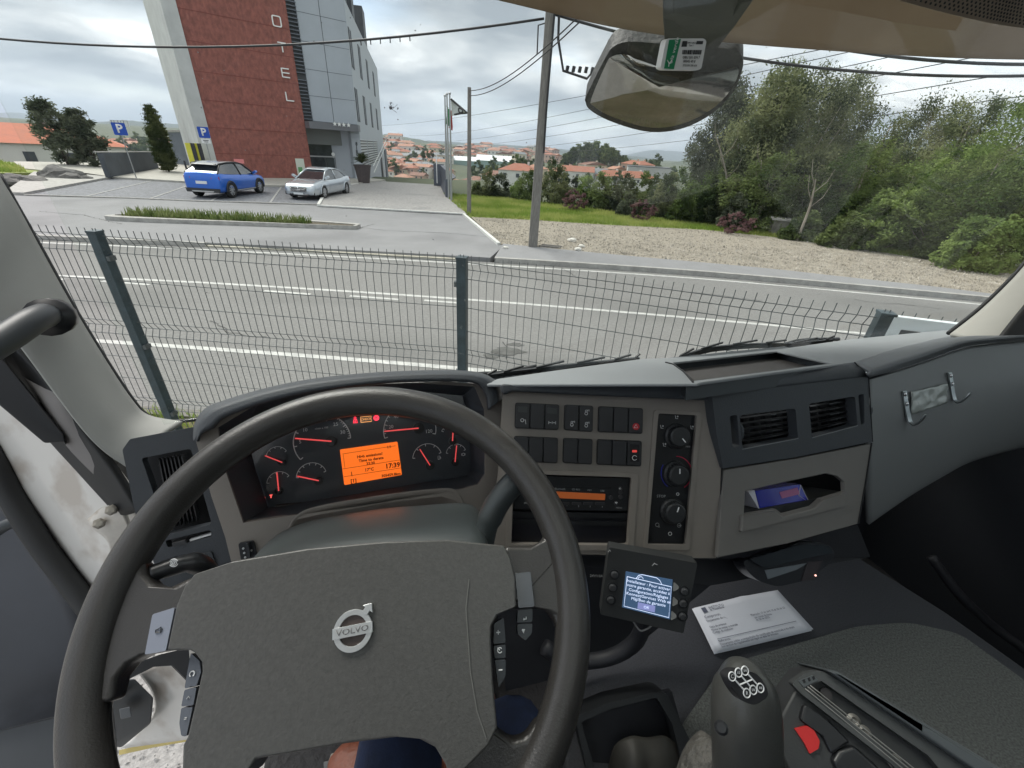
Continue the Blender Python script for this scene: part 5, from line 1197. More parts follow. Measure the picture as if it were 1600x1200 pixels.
for k,(x,y,a) in enumerate(((1057,681,-48),(1055,740,92),(1050,798,72))):
    kb=MB(); O=B.at(x,y,-.006); u,v,mm=B.ax(x,y,.035)
    kb.lathe([(.0210,0),(.0205,.004),(.0178,.006),(.0172,.007),(.0162,.015),(.0140,.0168)],O,B.n,36,xd=u); kn=kb.build('control_knob',M('knob_black',(.022,.024,.026),.45),dash,smooth=False,bevel=.0006)
    m=MB()
    for j in range(28):
        an=2*math.pi*j/28; d=u*math.cos(an)+v*math.sin(an); m.bar(O+B.n*.007+d*.0174,O+B.n*.0145+d*.0165,.0009,.0009)
    m.build('grip_ridge',M('knob_black',(.022,.024,.026)),kn)
    d=u*math.cos(R_(a))+v*math.sin(R_(a)); MB().bar(O+B.n*.0172+d*.003,O+B.n*.0172+d*.011,.0016,.0008,upv=B.n).build('pointer',ink,kn)
arc=[B.at(1057+24*math.cos(R_(a)),739-26*math.sin(R_(a)),-.0055) for a in np.linspace(90,-60,16)]
MB().tube(arc,.0008,5).build('red_arc',M('print_red',(.45,.02,.06),.5),hp2)
arc=[B.at(1057+24*math.cos(R_(a)),739-26*math.sin(R_(a)),-.0055) for a in np.linspace(150,235,10)]
MB().tube(arc,.0007,5).build('blue_arc',M('print_blue',(.02,.03,.35),.5),hp2)
for x,y in((1057,652),(1034,667),(1081,668),(1038,695)): glyph(B,seatg,x,y,3.4,ink,hp2,-.0055)
glyph(B,[circ(0,0,1)],1047,834,2.6,ink,hp2,-.0055); glyph(B,[circ(0,0,1)],1059,772,2,ink,hp2,-.0055)
glyph(B,[circ(0,0,1),[(.5,-1.2),(1.4,-1.2),(1,-.4)]],1027,820,2.8,M('print_grey',(.35,.36,.36),.5),hp2,-.0055); glyph(B,[circ(0,0,1),[(-.4,0),(1.4,0)]],1061,821,2.8,M('print_grey',(.35,.36,.36)),hp2,-.0055)
B.text('lettering','STOP',1033,775.5,4.2,M('print_grey',(.35,.36,.36)),hp2,.03,-.0055); B.text('lettering','MAX',1075,698,2.4,M('print_grey',(.35,.36,.36)),hp2,.03,-.0055)
# switches
sw_m=M('switch_face',(.026,.027,.030),.42,spec=.5)
swd=M('switch_window',(.05,.055,.055),.3)
for gi,q in enumerate(bez):
    n=3 if gi%3!=1 else 2
    bz=B.prism('switch_bezel',rnd(q,4),-.0005,.0022,blkp,dash,bevel=.0008)
    (ax,ay),(bx,by),(cx_,cy_),(dx,dy)=q
    for k in range(n):
        g=1.6; s0=(k)/n;s1=(k+1)/n
        pa=(ax+(bx-ax)*s0+g,ay+(by-ay)*s0+1.8);pb_=(ax+(bx-ax)*s1-g*.6,ay+(by-ay)*s1+1.8);pc_=(dx+(cx_-dx)*s1-g*.6,dy+(cy_-dy)*s1-1.6);pd=(dx+(cx_-dx)*s0+g,dy+(cy_-dy)*s0-1.6)
        s=B.prism('switch',rnd([pa,pb_,pc_,pd],2),.0,.0068,sw_m,dash,bevel=.0012)
        cx0=(pa[0]+pb_[0])/2; cyb=pd[1]-9; cyt=pa[1]+9
        if gi==0 and k in(0,2):
            B.prism('indicator_window',[(pa[0]+3,pa[1]+4),(pb_[0]-3,pb_[1]+4),(pb_[0]-3,pb_[1]+13),(pa[0]+3,pa[1]+13)],.006,.0072,swd,s)
            glyph(B,[circ(-.2,.4,.55),[(.2,.4),(.9,.6),(1.1,-.9)]] if k==0 else [[(-1.2,-.5),(-1.2,.5)],[(1.2,-.5),(1.2,.5)],[(-1,0),(-.3,0)],[(1,0),(.3,0)],[(0,-.4),(0,.4)]],cx0,cyb,4.5,ink,s,.0072)
        if gi==1: 
            for yy in ((cyb,) if k==0 else (cyb,cyt)): glyph(B,[circ(0,-.5,.5),circ(0,.35,.35),[(.3,.6),(1,.8),(.9,.2)]],cx0,yy,4.5,ink,s,.0072)
        if gi==2 and k==2:
            u,v,mm=B.ax(cx0,cyb); O=B.at(cx0,cyb,.0066); hz_=MB().lathe([(5.2*mm,0),(5.2*mm,.0008)],O,B.n,20).build('hazard_button',M('hazard_red',(.5,.02,.03),.4),s)
            glyph(B,[[(-.75,-.5),(0,.8),(.75,-.5),(-.75,-.5)]],cx0,cyb,4,ink,hz_,.0078) if 0 else glyph(B,[[(-.75,-.5),(0,.8),(.75,-.5),(-.75,-.5)]],cx0,cyb,4,ink,s,.0080)
        if gi==5 and k==2:
            B.prism('indicator_window',[(pa[0]+3,pa[1]+4),(pb_[0]-3,pb_[1]+4),(pb_[0]-3,pd[1]-5),(pa[0]+3,pd[1]-5)],.006,.0073,blkm,s); B.prism('red_lamp',[(cx0-3.5,cyt+4.5),(cx0+3.5,cyt+4.5),(cx0+3.5,cyt+8),(cx0-3.5,cyt+8)],.007,.0082,M('lamp_red',(.4,.03,.03),.4,emit=(1,.1,.08),es=.15),s)
            glyph(B,[circ(0,0,.9,30,330)],cx0,cyb-2,4,ink,s,.0080)
# radio
ra_=B.prism('radio',[(805,743),(985,747),(981,799),(802,796)],-.03,-.006,blkp,dash,bevel=.0015)
B.prism('cassette_slot',[(812,758),(955,762),(955,764.5),(812,760.5)],-.007,-.0045,blkm,ra_)
B.prism('radio_display',[(866,768),(946,772),(945,781.5),(865,778)],-.0065,-.0050,M('radio_orange',(.2,.055,.015),.3,emit=(.5,.12,.03),es=.10),ra_)
pg=M('print_grey',(.35,.36,.36))
for tx,x,y,h_ in(('Bluetooth',875,764,3),('CD RDS',900,765,2.6),('MP3',921,766,2.6),('USB',941,767,2.6),('MENU',967,793.5,2.4),('1',886,790,2.6),('2',904,791,2.6),('3',922,791.5,2.6),('4',941,792,2.6),('SRC',822,786,2.4)): B.text('lettering',tx,x,y,h_,pg,ra_,.03,-.0055)
for x,y in((969,763),(954,777),(969,776),(962,786),(969,769)): 
    O=B.at(x,y,-.007); MB().lathe([(.0035,0),(.0035,.002),(.003,.0026)],O,B.n,14).build('radio_button',M('btn_dark',(.03,.03,.033),.4),ra_)
for x in(883,901,919,938): B.prism('preset_button',[(x-7,785),(x+7,785.5),(x+7,789.5),(x-7,789)],-.0065,-.0045,M('btn_dark',(.03,.03,.033)),ra_)
glyph(B,[[(-.8,-.5),(0,.7),(.8,-.5),(-.8,-.5)]],969,763,2,ink,ra_,-.004); glyph(B,[[(-.8,.5),(0,-.7),(.8,.5),(-.8,.5)]],963,786,2,ink,ra_,-.004)
st=B.prism('storage_slot',[(801,799),(981,802),(978,849),(800,847)],-.035,-.012,M('slot_black',(.012,.012,.016),.3),dash,bevel=.001)
B.prism('slot_step',[(802,799),(980,802),(979,810),(801,807)],-.013,-.008,blkp,st); B.prism('slot_step',[(802,812),(979,815),(978,822),(801,819)],-.013,-.010,blkp,st)
# --- D: pocket panel
pk_=[(1165,768),(1230,753),(1292,740),(1308,744),(1319,753),(1320,768),(1283,779),(1270,791),(1223,803),(1213,795),(1163,803)]
DP.prism('pocket_panel',[(1131,734),(1245,716),(1362,693),(1353,750),(1341,819),(1230,850),(1121,872),(1126,800)],-.008,0,tanl,dash,holes=[pk_],bevel=.002)
DP.prism('pocket_interior',[(1150,740),(1340,715),(1335,800),(1150,830)],-.13,-.12,blkm,dash)
DP.prism('pocket_floor',[(1155,800),(1330,770),(1330,790),(1155,825)],-.12,-.01,blkm,dash)
DP.prism('pocket_ledge',[(1160,806),(1213,799),(1223,806),(1272,794),(1285,782),(1320,771),(1326,790),(1158,832)],-.002,.006,tanl,dash,bevel=.003)
#DP.prism('pocket_bevel',[(1335,722),(1340,724),(1327,786),(1321,770),(1321,752),(1306,741)],-.002,.003,tanl,dash,bevel=.002)
MB().tube([DP.at(x,y,.001) for x,y in((1362,692),(1354,745),(1341,818))],.0012,5).build('seam',blkm,dash)
# blue carton in the pocket
ca=empty('blue_carton',DP.at(1225,780,-.05),'shiny dark blue carton lying in the dashboard pocket','carton')
f=[DP.at(x,y,-.012) for x,y in((1180,767),(1251,757),(1265,786),(1188,797))]
MB().prism(f,-DP.n*.07).build('box',M('carton_blue',(.012,.02,.30),.25,var=.2,vs=12,coat=.5),ca,bevel=.001)
g=[DP.at(x,y,-.0105) for x,y in((1169,768),(1179,766),(1187,797))]; MB().prism(g,-DP.n*.03).build('end_flap',M('carton_white',(.5,.5,.55),.4),ca)
g=[DP.at(x,y,-.0112) for x,y in((1218,769),(1246,762),(1250,772),(1222,779))]; MB().prism(g,-DP.n*.001).build('pink_panel',M('carton_pink',(.35,.12,.25),.4),ca)
MB().tube([DP.at(x,y,-.0115) for x,y in((1251,758),(1265,786),(1248,774),(1251,758))],.0006,4).build('edge',M('carton_white',(.5,.5,.55)),ca)
# --- E: passenger side
cols=[1358,1390,1420,1450,1482,1512,1560,1640]
topy=[591,582,573,563,551,542,536,529]; cry=[640,640,640,636,630,622,612,602]; boty=[818,796,776,758,740,724,709,690]
rows=[[EP.at(x,t_,0) for x,t_ in zip(cols,topy)],[EP.at(x,(t_+c_)/2,.004) for x,t_,c_ in zip(cols,topy,cry)],[EP.at(x,c_,.004) for x,c_ in zip(cols,cry)],[EP.at(x,(c_*.5+b_*.5),-.008) for x,c_,b_ in zip(cols,cry,boty)],[EP.at(x,b_-6,-.03) for x,b_ in zip(cols,boty)],[EP.at(x,b_,-.05) for x,b_ in zip(cols,boty)]]
loft('passenger_panel',rows,M('fascia_grey_right',(.19,.20,.205),.55,var=.05,vs=3,bump=.12,bs=600,btype='leather'),dash,4,4,.006)
ry=[566,551,541,533,526,521,520,518]
loft('side_top_band',[[TP.at(x,y,.0) for x,y in zip([1335,1380,1415,1450,1482,1512,1560,1640],ry)],[EP.at(x,(a+b)/2-1,.012) for x,a,b in zip(cols,ry,topy)],[EP.at(x,b-4,.014) for x,b in zip(cols,topy)],[EP.at(x,b-1,.006) for x,b in zip(cols,topy)]],M('dash_mid_grey',(.14,.15,.16),.55,bump=.35,bs=520,btype='leather'),dash,4,3,.006)
MB().tube([EP.at(x,y-1.5,.002) for x,y in zip(cols,topy)],.004,6).build('groove_strip',blkp,dash,smooth=True)
MB().tube([C.at(1335,566,-.005),C.at(1357,588,.006),C.at(1360,640,.006),C.at(1363,690,.005)],.0012,5).build('seam',blkm,dash)
# hooks and tape
for i,(pts,sc,lab) in enumerate((([(1413,611,.003),(1416,632,.003),(1420,652,.003),(1423,660,.006),(1431,664,.018),(1440,656,.032),(1446,648,.038)],((1414,616),(1417,631)),'bent steel coat hook screwed to the passenger panel, left one'),([(1484,582,.003),(1487,602,.003),(1490,619,.003),(1493,626,.006),(1500,629,.018),(1509,622,.032),(1516,614,.038)],((1485.5,587),(1488,600)),'bent steel coat hook screwed to the passenger panel, right one'))):
    t=empty('coat_hook',EP.at(pts[0][0],pts[0][1],.004),lab,'coat hook','coat hooks on the dashboard'); q=spline([EP.at(x,y,o_+.004) for x,y,o_ in pts],5)
    wdir=EP.ax(pts[0][0],pts[0][1],-.15)[0]; n=len(q); m=MB(); vs=[];
    for k,p in enumerate(q):
        d=(q[min(k+1,n-1)]-q[max(k-1,0)]).normalized(); nn=wdir.cross(d).normalized(); w_=.0062*(1 if k<n*.55 else 1-.55*(k/n-.55)/.45)
        vs+=[p-wdir*w_-nn*.001,p+wdir*w_-nn*.001,p+wdir*w_+nn*.001,p-wdir*w_+nn*.001]
    fs=[(a*4+j,a*4+(j+1)%4,a*4+4+(j+1)%4,a*4+4+j) for a in range(n-1) for j in range(4)]+[(0,1,2,3),(n*4-1,n*4-2,n*4-3,n*4-4)]
    m.add(vs,fs).build('hook',M('zinc_steel',(.42,.45,.46),.32,metal=.85,var=.15,vs=60),t,smooth=False)
    for x,y in sc: MB().lathe([(.004,0),(.004,.001),(.002,.0025)],EP.at(x,y,.0085),EP.n,14).build('screw',chrome,t,smooth=True)
rr=random.Random(3); rows=[]
for j in range(6):
    rows.append([EP.at(1424+57*i/9+rr.uniform(-1,1),612-12*i/9+(36-6*i/9)*j/5+rr.uniform(-1,1),.0065+rr.uniform(0,.004)) for i in range(10)])
tag(loft('duct_tape',rows,M('tape_grey',(.34,.37,.35),.3,var=.2,vs=60,spec=.8),None,2,2,.0006,smooth=True),'crumpled greyish tape stuck between the two coat hooks','tape')
# --- A: instrument fascia, cluster
hole=[(340,668),(352,735),(380,817),(440,808),(560,792),(690,770),(724,764),(748,757),(758,742),(758,680),(757,640),(742,604),(640,598),(500,608),(400,632)]
pocket2=[(450,833),(462,812),(500,797),(600,779),(690,768.5),(712,775),(724,800),(728,850),(600,858),(450,862)]
pocket2=[(x,y+7 if y<800 else y) for x,y in pocket2]
A.prism('instrument_fascia',[(303,678),(312,660),(335,655),(420,624),(560,601),(700,596),(765,601),(785,617),(783,700),(779,780),(772,905),(368,905),(352,840),(330,775)],-.02,0,tan,dash,holes=[hole,pocket2],bevel=.002)
loft('pocket_lining',[[A.at(x,y,.001) for x,y in((446,835),(462,806),(500,790),(600,773),(690,763),(716,769),(728,795))],[A.at(x,y,-.004) for x,y in((452,840),(466,813),(503,798),(601,781),(690,772),(711,779),(722,800))],[A.at(x,y,-.05) for x,y in((462,850),(480,830),(510,815),(601,800),(680,790),(700,795),(710,812))]],tan,dash,4,3,.003)
A.prism('pocket_back',[(430,790),(745,760),(745,880),(430,880)],-.07,-.06,M('pocket_brown',(.05,.045,.04),.7),dash)
face_r=[(388,690),(400,735),(419,793),(455,787),(560,771),(680,751),(715,746),(730,742),(736,735),(734,690),(732,650),(722,618),(640,610),(520,618),(430,640)]
Af=Pl(570,730,.705,20,33)
m=MB(); n=len(hole); m.add([A.at(x,y,-.002) for x,y in hole]+[Af.at(x,y,0) for x,y in face_r],[(i,(i+1)%n,(i+1)%n+n,i+n) for i in range(n)]); m.build('cluster_surround',M('surround_dark',(.038,.044,.052),.45),dash)
cl=empty('instrument_cluster',Af.at(570,700)); cl.parent=dash; cl.matrix_parent_inverse=pw(dash).inverted()
Af.prism('dial_face',[(x+(x-570)*.02,y+(y-700)*.03) for x,y in face_r],-.01,-.001,M('dial_black',(.030,.036,.046),.3,spec=.6),cl)
def arcs(cx,cy,r,a0,a1,n,tick,nt,mat,w=.0006,slope=-.14,name='dial_marks',off=.0005):
    u,v,mm=Af.ax(cx,cy,slope,off); O=Af.at(cx,cy,off); R0=r*mm; f=lambda a,q=1:O+(u*math.cos(R_(a))+v*math.sin(R_(a)))*R0*q
    m=MB(); m.tube([f(a) for a in np.linspace(a0,a1,n)],w,4)
    for k in range(nt): a=a0+(a1-a0)*k/(nt-1); m.tube([f(a),f(a,1-tick)],w,4)
    return m.build(name,mat,cl)
def ndl(x0,y0,x1,y1,w=.0016,hub=6):
    MB().bar(Af.at(x0,y0,.004),Af.at(x1,y1,.004),w,.0012,upv=Af.n).build('needle',needle,cl)
    u,v,mm=Af.ax(x1,y1); MB().lathe([(hub*mm,0),(hub*mm,.003),(hub*mm*.8,.0034)],Af.at(x1+(x1-x0)*.0,y1,0),Af.n,20).build('needle_hub',blkp,cl)
arcs(504,689,45,215,-2,30,.11,8,ink,.0008); arcs(504,689,45,72,-2,12,.07,15,ink,.0005)
arcs(641,672,41,190,-17,30,.12,8,ink,.0007); arcs(641,672,41,190,120,12,.08,8,ink,.0005)
arcs(433,713,17,170,25,14,.18,5,ink,.0005); arcs(436,754,19,175,30,14,.2,5,ink,.0005); arcs(487,745,24,175,15,18,.16,7,ink,.0006); arcs(668,716,23,172,15,18,.16,5,ink,.0006); arcs(713,710,16,165,20,14,.18,5,ink,.0005); arcs(700,676,10,160,110,6,.3,3,ink,.0005)
ndl(461,685,518,689.5,.0021,9); ndl(600.5,674,654,669,.0021,9); ndl(414,712,441,722.5,.0014,5); ndl(432.5,738,435.5,767,.0016,6); ndl(464,744,498,751,.0017,7); ndl(656,702,672,727,.0016,7); ndl(713.5,696,711,722,.0015,6); ndl(708,674,707,689,.0018,6)
for tx,x,y,h_ in(('5',469,690.5,6),('10',476.5,672,6),('15',490,659,6),('20',508,656,6),('25',524.5,663,6),('30',535.5,675.5,6),('20',611,667,5.5),('40',619,651,5.5),('60',632,642,5),('100',660,652,5),('120',670,674,5.5),('r/min x 100',502.5,669,3.2)): Af.text('lettering',tx,x,y,h_,ink,cl,-.12,.0006)
Af.text('lettering','T',423.5,776,6,M('lamp_red2',(.8,.1,.1),.4,emit=(1,.12,.1),es=.8),cl,-.1,.0006)
lr_=M('warn_red',(.8,.05,.08),.4,emit=(1,.04,.08),es=.45); la_=M('warn_amber',(.5,.25,.08),.4,emit=(.75,.33,.1),es=.5)
glyph(Af,[circ(0,.9,.35),[(-.7,-1),(-.45,.4),(.45,.4),(.7,-1)],[(-.3,-1),(0,.4),(.3,-1)],[(0,.5),(0,-.9)]],555,657,4.6,lr_,cl,.001,'warning_lamp',-.1,.0006)
glyph(Af,[[(-1.9,-1),(1.9,-1),(1.9,1),(-1.9,1),(-1.9,-1)]],572,655,4.4,la_,cl,.001,'warning_lamp',-.1,.0005); Af.text('warning_lamp','CHECK',572,655,3.8,la_,cl,-.1,.0008)
u,v,mm=Af.ax(588,653); m=MB().lathe([(4.6*mm,0),(4.6*mm,.0006)],Af.at(588,653,0),Af.n,20); m.build('warning_lamp',lr_,cl); Af.text('lettering','P',588,653,4.6,blkm,cl,-.1,.001)
glyph(Af,[[(-.6,-1),(-.6,1),(.5,1),(.5,-1),(-.6,-1)],[(.5,.4),(1,.2),(1,-.7)]],686,715,2.6,ink,cl,.001,'symbol',-.1); glyph(Af,[circ(0,0,.8),circ(0,0,1.2,-40,40),circ(0,0,1.2,140,220)],724,710,2.4,ink,cl,.001,'symbol',-.1)
org=M('display_orange',(.55,.14,.015),.4,emit=(1.0,.17,.012),es=.30); dki=M('display_ink',(.05,.012,.005),.6)
dq=[(531,702.5),(621,690),(628,742),(538,758)]
dp_=Af.prism('display',rnd(dq,2),-.0005,.0012,org,dash,bevel=.0004)
for tx,x,y,h_,al in(('High emissions!',578,711.5,4.6,'CENTER'),('Time to derate',580,717.8,4.6,'CENTER'),('33:30',579,724,4.4,'CENTER'),('1/1',608,698.5,4.2,'CENTER'),('17:39',613.5,727.5,7.6,'CENTER'),("17°C",577,733.8,5,'CENTER'),('305459.8km',611,742,4.4,'CENTER'),('[1]',552.5,751.5,6,'CENTER')): Af.text('lettering',tx,x,y,h_,dki,dp_,-.14,.0016,bold=.03)
m=MB()
for a,b in(((537,709),(618,696.5)),((534,733),(626,718.5)),((537,745),(627,731))): m.bar(Af.at(*a,.0015),Af.at(*b,.0015),.0005,.0004)
m.bar(Af.at(536,708,.0015),Af.at(539,731,.0015),.0005,.0004); m.bar(Af.at(549,737,.0015),Af.at(550,744,.0015),.0012,.0004); m.build('ruling',dki,dp_)
# clear lens in front
Af.prism('lens',face_r,.016,.0175,glass('lens_glass',(1,1,1),.45,.05),cl)
# hood
ou=[(301,688),(304,662),(318,640),(345,627),(420,605),(500,590),(600,581),(700,578),(748,582),(770,591),(784,606),(787,622)]
inr=[(309,690),(318,676),(335,668),(352,652),(420,628),(500,611),(600,599),(690,596),(738,598),(752,606),(760,622),(762,640)]
mdl=[(a[0]*.45+b[0]*.55,a[1]*.45+b[1]*.55) for a,b in zip(ou,inr)]
loft('cluster_hood',[[A.at(x,y,-.03) for x,y in ou],[A.at(x,y,.028) for x,y in [(a[0]*.8+b[0]*.2,a[1]*.8+b[1]*.2) for a,b in zip(ou,inr)]],[A.at(x,y,.04) for x,y in mdl],[A.at(x,y,.036) for x,y in inr],[A.at(x,y-1,-.02) for x,y in inr]],dk_,dash,4,4,.004)
# headlamp rocker on the taupe strip
hs_=A.prism('light_switch',rnd([(372,849),(396,845),(402,873),(377,879)],4),0,.004,blkp,dash,bevel=.001)
A.prism('rocker',rnd([(384,850),(388,849),(391,872),(387,873)],1),.004,.010,sw_m,hs_,bevel=.001)
for x,y in((380,857),(381.5,864),(383,871),(393,860)): glyph(A,[circ(0,0,.7)],x,y,1.8,ink,hs_,.005,slope=-.1)
# --- left corner vent module
Lp=Pl(300,760,.625,26,30)
vh=rnd([(221,716),(298,701),(331,819),(262,835)],5); sl_=rnd([(258,845),(329,828),(332,838),(262,856)],4)
Lp.prism('corner_module',rnd([(191,703),(203,686),(303,667),(312,700),(330,775),(352,840),(368,886),(368,960),(262,965),(250,905),(212,805)],3),-.02,0,dk_,dash,holes=[vh,sl_],bevel=.003,seg=3)
Lp.prism('duct_back',[(210,700),(320,690),(350,850),(240,860)],-.06,-.05,blkm,dash)
vent(Lp,[(247,716),(288,709),(313,812),(268,824)],7,dash,False)
Lp.prism('air_slider',[(268,849),(290,843),(292,849),(270,855)],-.008,.004,sw_m,dash,bevel=.001); Lp.prism('slider_line',[(296,843),(330,833),(330,836),(297,846)],-.01,-.002,ink,dash)
for q in([(300,868),(330,862),(338,884),(306,890)],[(280,893),(334,886),(340,905),(286,915)]): Lp.prism('blank_switch',rnd(q,2),0,.003,dk2,dash,bevel=.001)
# dark lower dash behind and below the fascias
MB().prism([P(x,y,D) for x,y,D in((768,862,.70),(1119,872,.70),(1340,820,.82),(1360,870,.84),(1110,915,.76),(1000,1005,.74),(930,1040,.72),(870,1060,.70),(790,1080,.68))],ray(950,950)*.02).build('lower_dash',M('lower_dash_black',(.02,.021,.026),.6),dash)
B.text('lettering','24V/10A',932,900,4.2,M('print_grey',(.35,.36,.36)),dash,.03,.0)
MB().tube(spline([P(x,y,D) for x,y,D in((1010,950,.60),(995,1000,.64),(950,1028,.66),(890,1032,.66),(850,1010,.66))],4),.012,8).build('lower_rim',M('lower_dash_black',(.02,.021,.026)),dash,smooth=True)
# ================= steering wheel =================
Wc=Vector((-.14807,.25407,1.99682)); Wn=Vector((.06189,-.53802,.84066)).normalized(); W=Pl(0,0,1,O=Wc,n=Wn)
swh=empty('steering_wheel',Wc,'large worn dark grey truck steering wheel','steering wheel')
bx_=Wn.cross(Vector((0,0,1))).normalized(); by_=Wn.cross(bx_)
vs=[];fs=[];NU,NV=140,20
for i in range(NU):
    a=2*math.pi*i/NU; d=bx_*math.cos(a)+by_*math.sin(a)
    for j in range(NV):
        b=2*math.pi*j/NV; vs.append(Wc+d*(.225+.0178*math.cos(b))+Wn*.0178*math.sin(b)*1.02)
for i in range(NU):
    for j in range(NV): fs.append((i*NV+j,((i+1)%NU)*NV+j,((i+1)%NU)*NV+(j+1)%NV,i*NV+(j+1)%NV))
MB().add(vs,fs).build('rim',whl,swh,smooth=True)
def spoke(pts): return W.prism('spoke',pts,-.016,.006,whl,swh,bevel=.006,seg=4)
spoke([(150,895),(222,872),(226,897),(240,915),(262,917),(303,898),(330,940),(300,1000),(262,1018),(226,1024),(200,1038),(182,1060),(172,1100),(110,1100),(112,980)])
spoke([(788,852),(832,852),(850,842),(856,815),(893,850),(908,950),(872,985),(864,962),(850,953),(832,950),(808,951),(780,950),(775,900)])
spoke([(770,1130),(778,1142),(800,1158),(822,1152),(840,1125),(898,1120),(876,1190),(850,1245),(690,1245),(700,1200),(720,1150)])
#spoke([(118,1180),(190,1190),(205,1220),(250,1240),(285,1215),(400,1230),(380,1300),(150,1300)])
pad=[(303,897),(370,875),(480,857),(600,846),(700,843),(788,852),(798,872),(806,905),(807,948),(778,960),(768,978),(767,1000),(770,1060),(777,1138),(763,1166),(705,1225),(696,1195),(680,1168),(655,1155),(620,1152),(540,1162),(460,1176),(400,1186),(375,1225),(283,1225),(285,1165),(292,1152),(303,1105),(315,1050),(314,1034),(303,1020),(296,1016),(260,1017),(275,946),(288,915)]
W.prism('hub_pad',pad,-.02,.022,hubm,swh,bevel=.013,seg=6)
W.prism('hub_underside',[(330,930),(760,900),(740,1130),(350,1150)],-.07,-.02,blkm,swh,bevel=.01)
btn=M('button_blue_grey',(.085,.095,.115),.4); btd=M('button_dark',(.025,.03,.035),.4)
def button(pts,mat,o1=.012,sym=None,par=swh,o0=-.01): return W.prism('button',rnd(pts,3),o0,o1,mat,par,bevel=.0015,seg=2)
b=button([(238,960),(273,949),(259,1017),(226,1023)],M('horn_silver_blue',(.20,.22,.27),.35),.0105); glyph(W,[[(-1,-.5),(-.2,-.5),(.6,-1),(.6,1),(-.2,.5),(-1,.5),(-1,-.5)],[(1,-.3),(1,.3)]],248,985,5,btd,b,.0113,slope=-.3,r=.0005)
b=button([(298,1020),(312,1033),(314,1050),(307,1072),(288,1076)],btn); glyph(W,[circ(0,0,.9,-60,240)],300,1053,4.5,ink,b,.0128,slope=-.2,r=.0005)
b=button([(288,1078),(307,1074),(302,1102),(283,1104)],btn); glyph(W,[[(-.8,-.6),(0,.7),(.9,-.5)],[(-.3,.2),(.5,.4)]],294,1090,3,M('print_grey',(.35,.36,.36)),b,.0128,slope=-.2,r=.0003)
b=button([(283,1106),(301,1105),(291,1151),(283,1150),(280,1130)],btn); glyph(W,[[(-.8,-.5),(.5,-.5)],[(-.5,.2),(.6,.2)]],290,1122,3,M('print_grey',(.35,.36,.36)),b,.0128,slope=-.2,r=.0003)
button([(805,896),(829,893),(835,948),(810,950)],M('strip_gloss',(.03,.035,.045),.15,coat=1),.0105)
b=button([(809,953),(832,951),(832,972),(808,973)],btd,.004); glyph(W,[[(.7,.8),(.7,-.1),(-.7,-.1),(-.3,.3)],[(-.7,-.1),(-.3,-.5)]],820,967,3.4,ink,b,.0048,slope=-.1,r=.0005)
b=button([(808,975),(832,974),(831,990),(821,1001),(809,991)],btd,.004); glyph(W,[[(-.6,.6),(.6,.6),(0,-.8),(-.6,.6)],[(-.2,.3),(.2,.3),(0,-.3)]],818,986,3.4,ink,b,.0048,slope=-.1,r=.0006)
b=button([(772,974),(787,965),(790,1004),(771,1007)],btd); glyph(W,[[(-1,0),(1,0)],[(0,-1),(0,1)]],778.5,988,3,ink,b,.0128,slope=-.1,r=.0005)
b=button([(771,1009),(790,1007),(790,1028),(773,1029)],btd); glyph(W,[circ(0,0,1,30,330),[(0,0),(-1,1)]],781,1016,3.5,ink,b,.0128,slope=-.1,r=.0005)
b=button([(773,1031),(790,1030),(790,1056),(779,1075)],btd); glyph(W,[[(-1,0),(1,0)]],782,1047,3,ink,b,.0128,slope=-.1,r=.0006)
MB().tube([W.at(x,y,.0225) for x,y in((733,905),(728,950),(735,1050),(745,1110),(760,1155))],.0006,4).build('pad_crease',M('crease_grey',(.12,.12,.11),.6),swh)
# round emblem with bar, lettering and arrow
EO=.0225; O=W.at(552.5,985,EO); u,v,mm=W.ax(552.5,985,-.2,EO); Rr=31*mm
def ring(r0,r1,z,n=48): return [O+(u*math.cos(a)+v*math.sin(a))*r0+Wn*z for a in np.linspace(0,2*math.pi,n,endpoint=False)],[O+(u*math.cos(a)+v*math.sin(a))*r1+Wn*z for a in np.linspace(0,2*math.pi,n,endpoint=False)]
a_,b_=ring(Rr,Rr*.73,.003); em=MB().prism(a_,-Wn*.003,[b_]).build('emblem',sil,swh,bevel=.0006)
MB().lathe([(Rr*.74,0),(Rr*.74,.0006)],O,Wn,40).build('emblem_ground',M('emblem_brown',(.05,.035,.03),.5),em)
MB().prism([O+u*x*Rr+v*y*Rr+Wn*.0042 for x,y in((-1.02,-.26),(1.02,-.26),(1.02,.26),(-1.02,.26))],-Wn*.004).build('bar',sil,em,bevel=.0004)
d=(u*.66+v*.75).normalized(); e=Wn.cross(d)
MB().prism([O+d*Rr*.92-e*Rr*.16+Wn*.004,O+d*Rr*1.18-e*Rr*.16+Wn*.004,O+d*Rr*1.18-e*Rr*.34+Wn*.004,O+d*Rr*1.52+Wn*.004,O+d*Rr*1.18+e*Rr*.34+Wn*.004,O+d*Rr*1.18+e*Rr*.16+Wn*.004,O+d*Rr*.92+e*Rr*.16+Wn*.004],-Wn*.004).build('arrow',sil,em,bevel=.0004)
text3('lettering','VOLVO',O+Wn*.0043,u,v,Rr*.40,M('letter_grey',(.16,.16,.16),.4),em,ext=.0004,sx=1.25,bold=.012)
